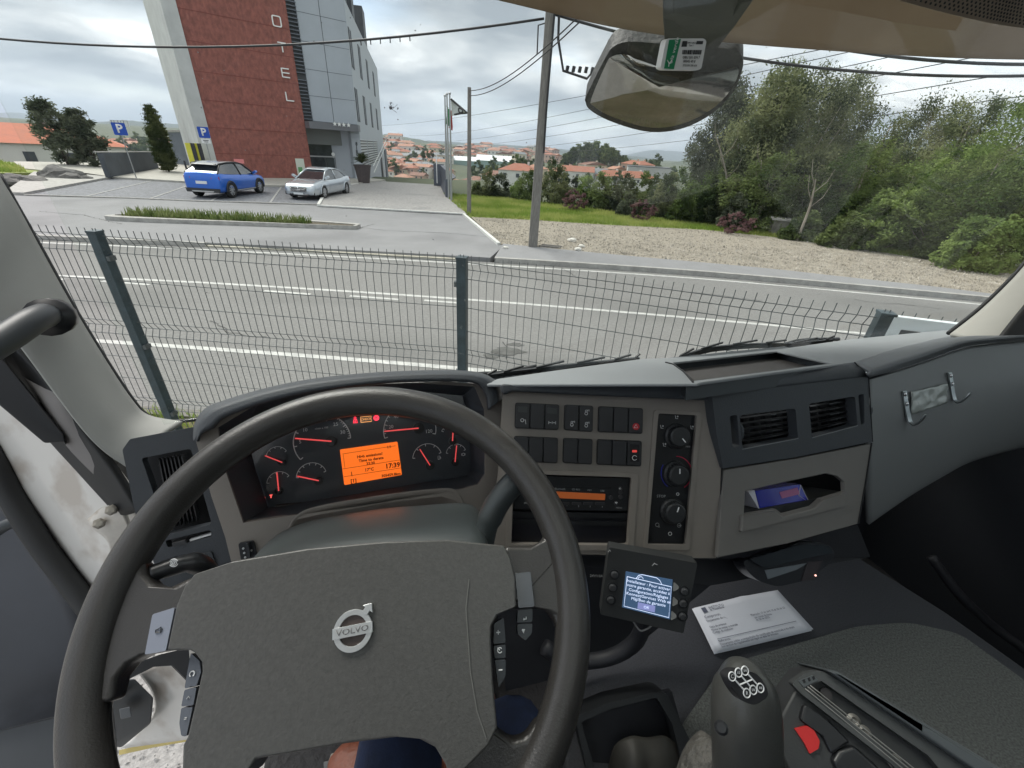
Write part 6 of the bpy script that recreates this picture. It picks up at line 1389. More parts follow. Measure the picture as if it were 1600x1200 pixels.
# column shroud and stalks
co=empty('steering_column',P(590,830,.52),'dark grey shroud of the steering column with two stalks','steering column')
loft('shroud',[[P(x,y,.60) for x,y in((398,905),(418,850),(470,818),(560,800),(650,790),(738,789),(752,830))],[P(x,y,.56) for x,y in((386,905),(408,858),(465,826),(560,808),(650,799),(742,799),(758,840))],[P(x,y,.50) for x,y in((372,905),(395,878),(460,858),(560,840),(655,832),(748,836),(766,870))],[P(x,y,.47) for x,y in((370,930),(395,912),(460,895),(560,880),(660,870),(745,870),(770,900))]],colm,co,5,4,.004)
sk=MB().tube(spline([P(x,y,D) for x,y,D in((345,935,.47),(330,905,.46),(318,886,.45),(298,879,.44),(268,886,.43),(236,897,.42))],5),[.010]*6+[.0105]*10+[.009]*6+[.0085]*4,14).build('stalk',blkp,co,smooth=True)
glyph(Pl(272,880,.418,10,30),[circ(0,0,.35),circ(0,0,.8),circ(0,0,1.2,200,340),circ(0,0,1.2,20,160)],271.5,879.5,5.5,ink,sk,0,slope=-.1)
MB().tube(spline([P(x,y,D) for x,y,D in((752,870,.52),(762,820,.52),(778,785,.52),(802,756,.52),(830,735,.53))],5),[.013]*6+[.0155]*11+[.013]*4,14).build('stalk',colm,co,smooth=True)
MB().tube([P(x,y,D) for x,y,D in((798,746,.50),(804,742,.50))],.004,8).build('stalk_button',M('print_grey',(.35,.36,.36)),co)
MB().prism([P(x,y,.48) for x,y in((188,1062),(215,1035),(252,1022),(295,1012),(300,1070),(270,1040),(240,1042),(200,1062))],ray(240,1040)*.05).build('lower_stalk_cover',blkm,co)
# ================= windscreen, pillars, shell =================
gls=glass('windscreen_glass',(.97,.985,.975),.07,.01)
bs_=[Vector(TP.at(x,y,-.01)) for x,y in WB]
lw=TY(272,657,.70); base=[lw+Vector((-.02,0,-.01)),TY(400,640,.72),TY(560,622,.72)]+bs_[1::2]+[bs_[-1]]
tops=[]
for p in base:
    q=p-EY*.13; q.z=2.86; tops.append(q)
rows=[base,[a.lerp(b,.5)+EY*.02 for a,b in zip(base,tops)],tops]
loft('windscreen',rows,gls,cab,5,6,.005)
# insect splash and specks on the glass
def wsp(px,py):
    p=P(px,py,.5); r=ray(px,py)
    q=base[3]; n=(tops[3]-base[3]).cross(base[6]-base[3]).normalized(); return hitp(px,py,q-EY*.012,n)
r=random.Random(9); m=MB()
for k in range(26):
    s=r.uniform(.0002,.0007) if k else .0016; a=r.uniform(0,6.28); d_=abs(r.gauss(0,1))*7; x=613+math.cos(a)*d_; y=168+math.sin(a)*d_*1.1; p=wsp(x,y)
    m.prism([p+Vector((math.cos(t)*s*r.uniform(.6,1.3),0,math.sin(t)*s*r.uniform(.6,1.3))) for t in np.linspace(0,6.28,7)[:-1]],(0,-.0006,0))
for t in((620,176),(621,163),(609,160)): m.bar(wsp(613,171),wsp(*t),.0003,.0003)
tag(m.build('insect_splash',M('splash_grey',(.16,.16,.17),.6,var=.5,vs=200),None),'small grey insect splash on the windscreen beside the hotel roofline','stain')
m=MB()
for k in range(70):
    x=r.uniform(300,1500); y=r.uniform(20,540); p=wsp(x,y); s=r.uniform(.0003,.0008)
    m.prism([p+Vector((math.cos(t)*s,0,math.sin(t)*s)) for t in np.linspace(0,6.28,6)[:-1]],(0,-.0004,0))
tag(m.build('dust_specks',M('dust_grey',(.25,.25,.25),.8),None),'tiny dust specks scattered over the windscreen','dust',kind='stuff')
def depthpts(l): return [P(x,y,D) for x,y,D in l]
loft('a_pillar_trim',[depthpts(l) for l in(
 [(-90,120,.60),(-140,200,.57),(-200,300,.55)],
 [(-2,272,.62),(-38,335,.58),(-80,430,.55)],
 [(28,322,.63),(-5,375,.59),(-40,460,.56)],
 [(62,385,.645),(28,425,.605),(-8,490,.575)],
 [(112,475,.66),(78,505,.62),(40,550,.59)],
 [(165,562,.675),(128,585,.635),(92,620,.605)],
 [(205,622,.69),(168,645,.645),(138,680,.62)],
 [(232,648,.70),(200,675,.655),(172,712,.63)],
 [(285,658,.71),(240,690,.66),(205,735,.64)])],pil,cab,4,5,.006)
MB().tube(spline(depthpts([(-2,272,.632),(62,385,.657),(112,475,.672),(165,562,.688),(205,622,.70),(226,646,.71),(255,659,.718),(310,655,.72)]),6),.0035,6).build('glass_seal',rubber,cab,smooth=True)
loft('pillar_inner_trim',[depthpts(l) for l in(
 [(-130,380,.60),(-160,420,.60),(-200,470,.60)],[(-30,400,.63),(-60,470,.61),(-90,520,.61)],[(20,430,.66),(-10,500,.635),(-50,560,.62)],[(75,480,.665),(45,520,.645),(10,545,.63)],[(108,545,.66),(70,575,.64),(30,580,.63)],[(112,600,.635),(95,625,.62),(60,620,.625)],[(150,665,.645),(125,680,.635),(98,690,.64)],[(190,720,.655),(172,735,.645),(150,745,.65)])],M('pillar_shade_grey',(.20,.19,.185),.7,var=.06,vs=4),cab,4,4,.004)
loft('door_seal',[depthpts(l) for l in([(-60,470,.60),(-90,520,.61),(-120,560,.62)],[(20,540,.61),(0,560,.625),(-20,575,.63)],[(75,600,.62),(45,610,.635),(15,600,.64)],[(125,670,.63),(95,680,.645),(62,672,.65)],[(175,735,.64),(145,742,.65),(118,735,.66)],[(215,800,.65),(190,805,.66),(168,790,.67)])],rubber,cab,5,4,.01)
# grab handle
gh=empty('grab_handle',P(40,520,.52),'dark grey tubular grab handle on the left pillar','grab handle')
MB().tube(spline(depthpts([(-110,605,.46),(-40,558,.49),(10,528,.52),(50,502,.55),(72,492,.58),(80,492,.61)]),5),[.0165]*8+[.0165]*12+[.015]*6,16).build('grip',M('handle_grey',(.035,.04,.044),.45),gh,smooth=True)
MB().tube(depthpts([(76,496,.585),(84,494,.61)]),.026,16).build('mount',blkp,gh,smooth=True)
MB().prism(depthpts([(175,700,.73),(236,684,.73),(246,800,.71),(205,815,.71)]),ray(210,750)*.01).build('corner_filler',rubber,cab)
# white hinge pillar, hinge
loft('hinge_pillar',[depthpts(l) for l in(
 [(5,560,.66),(-20,590,.68),(-50,650,.70)],
 [(100,655,.67),(40,680,.70),(-10,720,.72)],
 [(180,745,.68),(120,770,.71),(60,810,.74)],
 [(218,805,.69),(170,840,.72),(120,890,.75)],
 [(262,905,.71),(225,935,.74),(170,960,.77)],
 [(330,990,.78),(250,1010,.80),(195,1020,.82)])],wh_,cab,5,4,.012)
hg=loft('hinge',[depthpts(l) for l in([(136,812,.665),(160,792,.665),(184,788,.665)],[(145,826,.66),(168,806,.66),(190,800,.66)],[(170,850,.67),(185,835,.67),(200,820,.67)],[(172,900,.69),(188,880,.69),(204,850,.68)])],M('hinge_white',(.60,.57,.52),.4,var=.15,vs=20,stain=((.3,.22,.15),30,.58,.6)),cab,4,4,.008)
for x,y in((155,818),(174,797)):
    O=P(x,y,.655); MB().lathe([(.0085,0),(.0085,.003),(.0062,.0035),(.0062,.009),(.004,.0095)],O,-ray(x,y),6).build('bolt',M('bolt_steel',(.5,.46,.40),.35,metal=.5,var=.2,vs=60),hg)
m=MB()
m.prism(depthpts([(0,555,.60),(-40,520,.60),(-40,600,.60),(70,693,.63),(98,690,.63),(104,697,.63),(100,678,.63)]),ray(50,600)*.02); m.build('door_check_strap',blkm,cab,bevel=.003)
# white sill and step seen through the wheel
loft('door_sill',[depthpts(l) for l in(
 [(300,1000,.92),(250,1035,.94),(214,1050,.96)],
 [(320,1060,.93),(262,1075,.96),(238,1085,.98)],
 [(330,1110,.94),(270,1110,.98),(236,1122,1.0)],
 [(330,1150,.96),(262,1160,1.0),(188,1170,1.03)])],wh_,cab,5,4,.01)
MB().prism(depthpts([(186,1172,1.04),(240,1160,1.03),(330,1145,1.0),(330,1152,1.0),(240,1168,1.03),(186,1180,1.04)]),ray(240,1160)*.02).build('sill_edge',M('edge_yellow',(.62,.50,.18),.5),cab)
dr=empty('open_door',P(0,1000,.75),'open driver door seen from inside, dark panel with rubber edge','truck door')
loft('door_panel',[depthpts(l) for l in([(-120,700,.80),(-60,740,.80),(5,800,.80)],[(-140,850,.76),(-40,860,.78),(62,875,.80)],[(-150,1000,.72),(-20,1000,.76),(125,960,.80)],[(-150,1140,.70),(-20,1130,.74),(170,1120,.80)],[(-150,1240,.68),(0,1240,.72),(180,1230,.78)])],M('door_panel_blue_grey',(.038,.042,.052),.5,var=.15,vs=5,stain=((.12,.13,.15),8,.6,.3)),dr,4,4,.02)
MB().tube(spline(depthpts([(-40,655,.70),(-5,730,.71),(20,780,.72),(60,845,.73),(105,905,.74),(165,985,.75),(200,1040,.78)]),6),.017,10).build('edge_seal',rubber,dr,smooth=True)
MB().prism(depthpts([(-100,1165,.66),(0,1141,.66),(82,1120,.67),(175,1100,.70),(175,1240,.70),(-100,1240,.64)]),ray(50,1150)*.02).build('lower_pocket',M('pocket_grey',(.055,.06,.066),.5),dr,bevel=.004)
MB().tube(spline(depthpts([(-20,840,.72),(15,818,.72),(45,822,.73),(70,860,.74)]),5),.010,8).build('armrest_edge',dk2,dr,smooth=True)
MB().prism(depthpts([(170,1065,.93),(210,1060,.94),(240,1090,.95),(236,1130,.96),(190,1168,.97),(165,1165,.95)]),ray(200,1110)*.03).build('inner_latch_panel',M('latch_dark',(.05,.055,.06),.5),dr,bevel=.004)
for q in([(178,1085,.92),(196,1080,.92),(196,1088,.92),(180,1094,.92)],[(186,1108,.92),(203,1104,.92),(206,1120,.92),(189,1124,.92)]): MB().prism(depthpts(q),ray(190,1100)*.012).build('latch_detail',M('latch_mid',(.12,.13,.14),.5),dr,bevel=.002)
# right pillar
loft('a_pillar_trim',[depthpts(l) for l in(
 [(1484,522,1.10),(1520,528,1.05),(1575,530,1.0)],
 [(1530,486,1.11),(1565,500,1.05),(1615,510,1.0)],
 [(1572,446,1.12),(1615,460,1.06),(1670,470,1.0)],
 [(1608,406,1.13),(1655,420,1.07),(1720,430,1.0)],
 [(1720,270,1.15),(1770,290,1.08),(1850,300,1.0)])],pile,cab,4,5,.008)
MB().tube(spline(depthpts([(1482,521,1.12),(1530,483,1.13),(1572,443,1.14),(1608,403,1.15),(1720,265,1.17)]),6),.006,6).build('glass_seal',rubber,cab,smooth=True)
loft('door_frame_right',[depthpts(l) for l in([(1560,530,1.0),(1620,528,.98),(1700,526,.95)],[(1600,480,1.0),(1660,480,.98),(1740,480,.95)],[(1700,360,1.0),(1760,360,.98),(1850,360,.95)])],rubber,cab,4,4,.01)
# cab shell out of view: roof, back wall, side walls, floor, front panel
shell=M('headliner',(.30,.29,.27),.8); sh2=M('cab_dark_trim',(.045,.048,.055),.7,var=.1,vs=2,bump=.3,bs=200)
def tbox(name,x0,x1,y0,y1,z0,z1,mat,par=cab):
    c=TR((x0+x1)/2,(y0+y1)/2,(z0+z1)/2); rot=Matrix((EX,EY,EZ)).transposed(); return MB().box(c,(abs(x1-x0),abs(y1-y0),abs(z1-z0)),rot).build(name,mat,par,bevel=.003)
tbox('roof',-.55,1.75,.12,.60,2.87,2.92,shell); tbox('roof',-.55,-.30,-1.0,.12,2.87,2.92,shell); tbox('roof',1.2,1.75,-1.0,.12,2.87,2.92,shell); tbox('roof',-.30,1.2,-1.0,-.85,2.87,2.92,shell); tbox('added_daylight_glass',-.30,1.2,-.85,.12,2.89,2.895,glass('side_glass',(.9,.93,.92),.3,.02)); tbox('rear_wall',-.55,1.75,-1.05,-1.0,.9,2.87,sh2)  # glazed opening in the unseen roof is added to brighten the cab from above
tbox('right_door',1.70,1.75,-1.0,.60,.9,2.02,sh2); tbox('right_door_front',1.70,1.75,.60,.84,.9,1.72,sh2); tbox('left_wall_rear',-.55,-.5,-1.0,-.75,.9,2.9,shell)
tbox('right_wall_rear',1.70,1.75,-1.0,-.85,2.02,2.9,shell)
tbox('floor',-.34,1.70,-1.0,.78,1.12,1.17,M('rubber_floor',(.03,.03,.032),.8,bump=.5,bs=60))
tbox('bulkhead',-.30,1.70,.765,.795,.6,1.80,M('bulkhead_black',(.012,.013,.016),.8)); tbox('front_panel',-.45,1.75,.80,.86,.15,1.70,wh_)
tbox('right_door_lining',1.62,1.69,-.9,.60,1.1,1.95,M('door_lining_black',(.016,.018,.022),.6))
MB().tube(spline(depthpts([(1455,870,1.15),(1500,930,1.12),(1560,985,1.10),(1640,1040,1.05)]),5),.012,8).build('door_pocket_edge',M('lower_dash_black',(.02,.021,.026)),cab,smooth=True)
# right side window glass
tbox('side_window',1.715,1.72,-.84,.55,2.03,2.86,glass('side_glass',(.9,.93,.92),.3,.02))
# perforated roof strip at the upper right, and the outside sun visor
vis=empty('sun_visor',TY(1200,60,.82),'smoky brown outside sun visor along the top of the windscreen','sun visor')
vm=bpy.data.materials.new('visor_acrylic'); vm.use_nodes=True; nt=vm.node_tree; N=nt.nodes; N.clear(); o_=N.new('ShaderNodeOutputMaterial'); d_=N.new('ShaderNodeBsdfDiffuse'); t_=N.new('ShaderNodeBsdfTranslucent'); x_=N.new('ShaderNodeMixShader'); g_=N.new('ShaderNodeBsdfTransparent'); y_=N.new('ShaderNodeMixShader')
no=N.new('ShaderNodeTexNoise'); no.inputs['Scale'].default_value=3; no.inputs['Detail'].default_value=7; tcn=N.new('ShaderNodeTexCoord'); nt.links.new(tcn.outputs['Object'],no.inputs['Vector']); rmp=N.new('ShaderNodeValToRGB'); nt.links.new(no.outputs['Fac'],rmp.inputs[0]); rmp.color_ramp.elements[0].position=.3; rmp.color_ramp.elements[0].color=(.21,.18,.145,1); rmp.color_ramp.elements[1].position=.75; rmp.color_ramp.elements[1].color=(.27,.235,.19,1)
nt.links.new(rmp.outputs[0],d_.inputs[0]); nt.links.new(rmp.outputs[0],t_.inputs[0]); g_.inputs[0].default_value=(.45,.39,.32,1); x_.inputs[0].default_value=.6; nt.links.new(d_.outputs[0],x_.inputs[1]); nt.links.new(t_.outputs[0],x_.inputs[2]); y_.inputs[0].default_value=.22; nt.links.new(x_.outputs[0],y_.inputs[1]); nt.links.new(g_.outputs[0],y_.inputs[2]); nt.links.new(y_.outputs[0],o_.inputs[0])
ve=[(700,-18),(780,1),(860,20),(950,41),(1050,57),(1150,68),(1250,76),(1350,83),(1450,89),(1550,92.5),(1640,93),(1760,88)]
low=[TY(x,y,.92) for x,y in ve]; hi=[p-EY*.30+Vector((0,0,.13)) for p in low]; mid_=[a.lerp(b,.5)+Vector((0,0,.025)) for a,b in zip(low,hi)]
loft('visor_panel',[low,mid_,hi],vm,vis,4,5,.004)
fr=empty('perforated_strip',TY(1500,20,.60),'perforated tan strip along the upper right windscreen edge','trim strip')
st_a=[TY(x,y,.585) for x,y in((1200,-60),(1330,-22),(1440,10),(1530,32),(1600,44),(1720,58))]; st_b=[p+Vector((0,0,.10))-EY*.02 for p in st_a]
# holes as dark discs set into the strip
sm_=M('strip_tan',(.24,.19,.14),.6); 
sp_=loft('strip',[st_a,st_b],sm_,fr,8,2,.003)
m=MB(); A1=spline(st_a,26)
for i in range(0,len(A1)-1):
    for j in range(12):
        f_=(j+.5*(i%2)+.5)/12.5; p=A1[i]+(Vector((0,0,.10))-EY*.02)*f_-EY*.0035; s=.0016
        m.prism([p+EX*math.cos(t)*s+EZ*math.sin(t)*s for t in np.linspace(0,6.28,7)[:-1]],EY*.001)
m.build('perforation',blkm,sp_)
# ================= front mirror outside, toll tag =================
mr=empty('front_mirror',TY(1040,140,.80),'dusty black convex front mirror hanging outside the windscreen','mirror')
Mp=Pl(0,0,1,O=TY(1040,140,.80),n=(-.12,-.86,.50)); Mp=Pl(0,0,1,O=TY(1040,140,1.02),n=Vector((-.10,-.70,-.68)))
hous=[(917,148),(945,92),(960,72),(985,65),(1030,68),(1100,72),(1145,78),(1158,86),(1161,104),(1148,140),(1120,172),(1080,196),(1040,206),(1000,204),(950,188),(922,172),(915,160)]
hs2=[(p.x,p.y) for p in spline([Vector((x,y,0)) for x,y in hous],4,True)]
dirt=M('mirror_housing',(.022,.022,.022),.6,var=.3,vs=20,bump=.3,bs=90,stain=((.12,.11,.10),45,.60,.5))
Mp.prism('housing',hs2,-.05,0,dirt,mr,bevel=.006,seg=4)
gi_=[(924,154),(948,98),(957,88),(975,85),(1000,92),(1040,104),(1085,112),(1120,112),(1153,105),(1146,134),(1118,166),(1078,189),(1040,199),(1002,197),(953,181),(928,166)]
# convex mirror surface: bulged grid clipped to the outline
gpl=[(p.x,p.y) for p in spline([Vector((x,y,0)) for x,y in gi_],4,True)]
cxm=sum(p[0] for p in gpl)/len(gpl); cym=sum(p[1] for p in gpl)/len(gpl); vs=[];fs=[];nr=12;n=len(gpl)
for k in range(nr+1):
    f_=k/nr
    for x,y in gpl: vs.append(Mp.at(cxm+(x-cxm)*f_,cym+(y-cym)*f_,.004+.022*(1-f_*f_)))
for k in range(nr):
    for i in range(n): fs.append((k*n+i,k*n+(i+1)%n,(k+1)*n+(i+1)%n,(k+1)*n+i))
mm_=M('mirror_silver',(.30,.30,.29),.04,metal=1,var=.08,vs=60,stain=((.30,.28,.24),80,.62,.4))
me_=MB().add(vs,fs).build('mirror_glass',mm_,mr,smooth=True,weld=True)
MB().prism([TY(x,y,ty) for x,y,ty in((1052,66,.92),(1053,20,.71),(1055,-40,.65),(1195,-60,.65),(1180,-2,.68),(1150,40,.78),(1120,78,.94),(1090,95,1.0))],EY*.03).build('arm',M('arm_black',(.010,.010,.011),.55,var=.3,vs=30),mr,bevel=.006,seg=3)
tgp=Pl(0,0,1,O=TY(1068,84,.60),n=Vector((.30,-.93,-.05))); tg=empty('toll_tag',tgp.O,'small white and green electronic toll tag stuck high on the windscreen','toll tag')
tgp.prism('casing',rnd([(1032,106),(1040,66),(1043,60),(1100,60),(1104,64),(1096,107),(1090,110),(1038,109)],4),-.002,.010,M('tag_white',(.72,.72,.70),.4),tg,bevel=.002,seg=3)
gp_=tgp.prism('green_band',[(1038,107),(1046,62),(1064,61),(1053,108)],.009,.0108,M('tag_green',(.01,.22,.09),.4),tg)
u_=(tgp.at(1056,75,.011)-tgp.at(1049,100,.011)).normalized(); text3('lettering','via verde',tgp.at(1053.5,78,.0112),u_,tgp.n.cross(u_),.0072,M('tag_white',(.72,.72,.70)),gp_,ext=.0002)
glyph(tgp,[[(-1,1),(0,0),(0,-1)],[(0,0),(1.1,1)],[(0,-.1),(1.3,.3)]],1045.5,99,3.6,M('tag_white',(.72,.72,.70)),gp_,.0112,slope=0,r=.0006)
inkb=M('ink',(.03,.03,.03))
tgp.prism('print',[(1067,64),(1074,64),(1073,73),(1065,73)],.0098,.0106,inkb,tg); tgp.prism('print',[(1089,64),(1099,64),(1098,69),(1088,69)],.0098,.0106,inkb,tg)
m=MB(); r=random.Random(1)
x=1067.0
while x<1096: w_=r.uniform(.5,1.6); m.prism([tgp.at(a,b,.0106) for a,b in((x,78),(x+w_,78),(x+w_-1,85),(x-1,85))],-tgp.n*.0005); x+=w_+r.uniform(.5,1.2)
m.build('barcode',inkb,tg)
for tx,x,y,h_ in(('OBU 501 074 7',1080,90,3),('00045 49 8',1077,96,3),('ETSI EN 300 674',1078,102.5,2.3),('DSRC 5.8GHz',1081,67,1.8),('Type 3',1080,71,1.8)): tgp.text('lettering',tx,x,y,h_,inkb,tg,.02,.0106)
# ================= wipers =================
def wiper(label,arm,blade,i):
    t=empty('wiper',arm[0],label,'wiper','windscreen wipers'); MB().tube(spline(arm,4),[.008]*3+[.006]*(len(spline(arm,4))-3),8).build('arm',M('wiper_black',(.02,.022,.024),.5),t,smooth=True)
    bl=spline(blade,4); b_=MB(); n=len(bl)
    for k in range(n-1): b_.bar(bl[k],bl[k+1],.006,.014)
    b=b_.build('blade',M('wiper_black',(.02,.022,.024)),t); m=MB()
    for k in range(0,n-1,3): m.bar(bl[k]+Vector((0,0,.008)),bl[min(n-1,k+2)]+Vector((0,0,.016)),.004,.004)
    m.build('bridge',M('wiper_black',(.02,.022,.024)),b)
wiper('windscreen wiper resting low in the middle of the glass',[TY(x,y,.80) for x,y in((730,588),(790,582),(838,573))],[TY(x,y,.78) for x,y in((762,590),(800,584),(880,574),(960,566),(998,562))],0)
m=MB().tube([TY(x,y,.79) for x,y in((800,583),(840,578),(900,571),(960,564),(995,561))],.004,6); m.build('spoiler',M('wiper_black',(.02,.022,.024)),bpy.data.objects['wiper'])
wiper('windscreen wiper resting over the tray on the passenger side',[TY(x,y,.80) for x,y in((1200,552),(1245,533),(1310,530))],[TY(x,y,.79) for x,y in((1062,560),(1110,546),(1180,540),(1240,539),(1300,533))],1)
# ================= control unit, card reader, papers =================
U=Pl(1013,925,.58,-8,27); cu_=empty('heater_control_unit',U.O,'square dark control unit with lit blue screen and six round buttons','control unit')
U.prism('case',rnd([(952,855),(1090,880),(1068,990),(938,960)],3),-.022,0,M('unit_grey',(.028,.030,.031),.5),cu_,bevel=.002)
sc=U.prism('screen',[(978,893),(1051,906),(1047,968),(972,949)],-.001,.001,M('screen_blue',(.02,.035,.06),.3,emit=(.03,.06,.11),es=.45),cu_)
sw_=M('screen_white',(.5,.55,.7),.4,emit=(.62,.72,.95),es=.32)
m=MB(); m.tube([U.at(x,y,.0015) for x,y in((980,901),(1049,917),(1045,965),(975,947),(980,901))],.0004,4); m.tube([U.at(x,y,.0015) for x,y in((994,904),(998,899),(1004,898),(1026,903),(1031,907),(1034,913))],.0004,4); m.tube([U.at(1001+4*math.cos(a),905-4*math.sin(a),.0015) for a in np.linspace(0,3.3,8)],.0004,4); m.build('screen_frame',sw_,sc)
for tx,y in(('Installateur : Pour activer',914),('votre garantie, accédez à',920.6),('Configuration/Réglages',927.5),('Konnect/Services Web et',934),('MàJ/Bon de garantie',940.6)): U.text('lettering',tx,1013,y,4.9,sw_,sc,.215,.0015,bold=.0)
ok=U.prism('screen_button',[(997,941),(1024,947),(1023,957),(996,951)],.0008,.0013,M('screen_mid',(.12,.13,.25),.4,emit=(.16,.18,.36),es=.4),sc); U.text('lettering','OK',1010,949.3,4.4,sw_,sc,.2,.0018)
for x,y in((960,897),(957,917),(954,936.5),(1069,923),(1067,942),(1066,962)):
    MB().lathe([(.0072,0),(.0072,.001),(.0058,.0012)],U.at(x,y,-.0002),U.n,22).build('button_ring',blkp,cu_); MB().lathe([(.0048,0),(.0048,.0035),(.0035,.0045)],U.at(x,y,0),U.n,20).build('button',M('unit_button',(.035,.037,.04),.45),cu_)
for x,y in((1055.5,917),(1054.5,940),(1052,962)): U.prism('white_label',rnd([(x-3,y-8),(x+5,y-1),(x+5,y+3),(x-4,y+8)],3),-.0005,.0006,M('label_grey',(.26,.26,.25),.6),cu_)
glyph(U,[[(-1,-.6),(0,.6),(.4,-.2)]],953,861,3,M('print_grey',(.35,.36,.36)),cu_,.001); glyph(U,[[(-1,-.6),(0,.6)],[(0,.3),(1,-.1)]],1023,882,4,M('print_grey',(.35,.36,.36)),cu_,.001)
MB().tube(spline([U.at(x,y,-.012) for x,y in((990,972),(1000,985),(1012,982),(1020,976))],4),.0012,5).build('wire',M('wire_grey',(.3,.3,.3),.4),cu_)
Q=Pl(1235,880,.72,5,42); rd=empty('card_reader',Q.O,'glossy black card reader hanging under the dashboard above the papers','card reader')
Q.prism('body',rnd([(1160,878),(1255,846),(1296,850),(1306,868),(1288,888),(1255,908),(1215,917),(1185,908),(1170,895)],8),-.03,.004,M('reader_black',(.02,.022,.027),.3,spec=.6),rd,bevel=.005,seg=4)
Q.prism('lid',rnd([(1172,874),(1255,850),(1296,853),(1303,864),(1262,872),(1195,888)],5),.004,.012,M('reader_gloss',(.022,.028,.034),.22,coat=.5),rd,bevel=.003,seg=3)
Q.prism('label',[(1195,891),(1262,880),(1245,890),(1200,905)],.003,.0055,M('reader_label',(.14,.16,.18),.5),rd); Q.prism('side_cap',[(1262,878),(1286,876),(1272,906),(1252,908)],.003,.006,M('reader_side',(.035,.03,.035),.4),rd)
MB().lathe([(.0012,0),(.0012,.001)],Q.at(1274,899,.0065),Q.n,10).build('red_light',M('led_red',(.8,.3,.25),.4,emit=(1,.5,.4),es=1.2),rd)
# tunnel cover and mats
ZT=1.60
cov=M('cover_vinyl',(.034,.036,.044),.65,var=.35,vs=380,bump=.55,bs=260,btype='leather')
tc_=empty('engine_tunnel_cover',onz(1250,1000,ZT),'broad dark textured engine tunnel cover between the seats','tunnel cover')
o=MB().prism([onz(x,y,ZT) for x,y in((880,1240),(868,1070),(885,1000),(960,930),(1060,880),(1200,850),(1322,856),(1480,955),(1600,1040),(1720,1120),(1750,1300))],(0,0,-.35)).build('cover',cov,tc_,bevel=.012,seg=4)
mt_=M('mat_grey',(.10,.105,.10),.8,var=.55,vs=330,bump=1,bs=230,btype='leather')
o=MB().prism([onz(x,y,ZT+.012) for x,y in rnd([(1085,1240),(1060,1140),(1130,1040),(1230,1010),(1340,978),(1420,972),(1500,990),(1600,1062),(1730,1170),(1750,1300)],20,6)],(0,0,-.014)).build('ribbed_mat',mt_,tc_,bevel=.005,seg=3)
#MB().tube(spline([onz(x,y,ZT+.004) for x,y in((1335,930),(1370,940),(1410,930),(1460,915),(1480,905))],5),.003,6).build('moulded_fold',cov,tc_,smooth=True)
# papers
pm=M('paper_white',(.62,.64,.70),.6,var=.04,vs=6); 
for i,(dx,dz,lab) in enumerate(((0,.012,'printed white sheet on top, lying on the tunnel cover under the card reader'),(-.006,.008,'white sheet just beneath the printed top sheet'))):
    c=[onz(1084,950,ZT+dz),onz(1215,922,ZT+dz),onz(1271,983,ZT+dz),onz(1120,1018,ZT+dz)]; c=[p+Vector((dx,dx*.7,0)) for p in c]
    G=[[c[0].lerp(c[3],v_).lerp(c[1].lerp(c[2],v_),u_)+Vector((0,0,.004*math.sin(u_*3.1+i)*math.cos(v_*2)+.003*math.exp(-((u_-.52)/.06)**2)*(1-v_))) for u_ in np.linspace(0,1,12)] for v_ in np.linspace(0,1,8)]
    o=loft('paper_sheet',G,pm,None,1,1,.0004); tag(o,lab,'paper','papers on the tunnel cover')
    if i==0: paper=o; PG=G; pc0=c
def pp_(u_,v_,dz=.0015): 
    p=pc0[0].lerp(pc0[3],v_).lerp(pc0[1].lerp(pc0[2],v_),u_); return p+Vector((0,0,.004*math.sin(u_*3.1)*math.cos(v_*2)+.003*math.exp(-((u_-.52)/.06)**2)*(1-v_)+dz))
inkg=M('ink_blue_grey',(.10,.11,.16),.7); pu=(pc0[1]-pc0[0]).normalized(); pn=Vector((0,0,1)); pvv=pn.cross(pu)
for tx,u_,v_,h_,al in(('INSTITUTO',.14,.09,.007,'LEFT'),('da Mobilidade',.14,.14,.006,'LEFT'),('Comprovativo de Pagamento',.05,.27,.0075,'LEFT'),('Documento de registo N.',.05,.36,.006,'LEFT'),('Data de emissao',.05,.50,.0055,'LEFT'),('Nome do titular e morada',.05,.57,.0055,'LEFT'),('Codigo de validacao',.05,.63,.0055,'LEFT'),('Matricula: 10 de abril 10 de 20 de 22',.50,.46,.0055,'LEFT'),('em nome da firma',.52,.53,.0055,'LEFT'),('de 20 de 2022',.52,.58,.0055,'LEFT'),('Referencia',.06,.82,.006,'LEFT'),('Documento valido acompanhado do certificado de matricula e do titulo',.06,.89,.0058,'LEFT'),('nos termos do regulamento em vigor na data de emissao',.06,.94,.0055,'LEFT')): text3('lettering',tx,pp_(u_,v_),pu,pvv,h_,inkg,paper,al,.0001)
MB().box(pp_(.09,.11),(.010,.010,.0002),Matrix((pu,pvv,pn)).transposed()).build('logo_block',inkg,paper)
m=MB(); m.bar(pp_(.06,.77),pp_(.9,.77),.0008,.0002); m.build('ruled_line',inkg,paper)
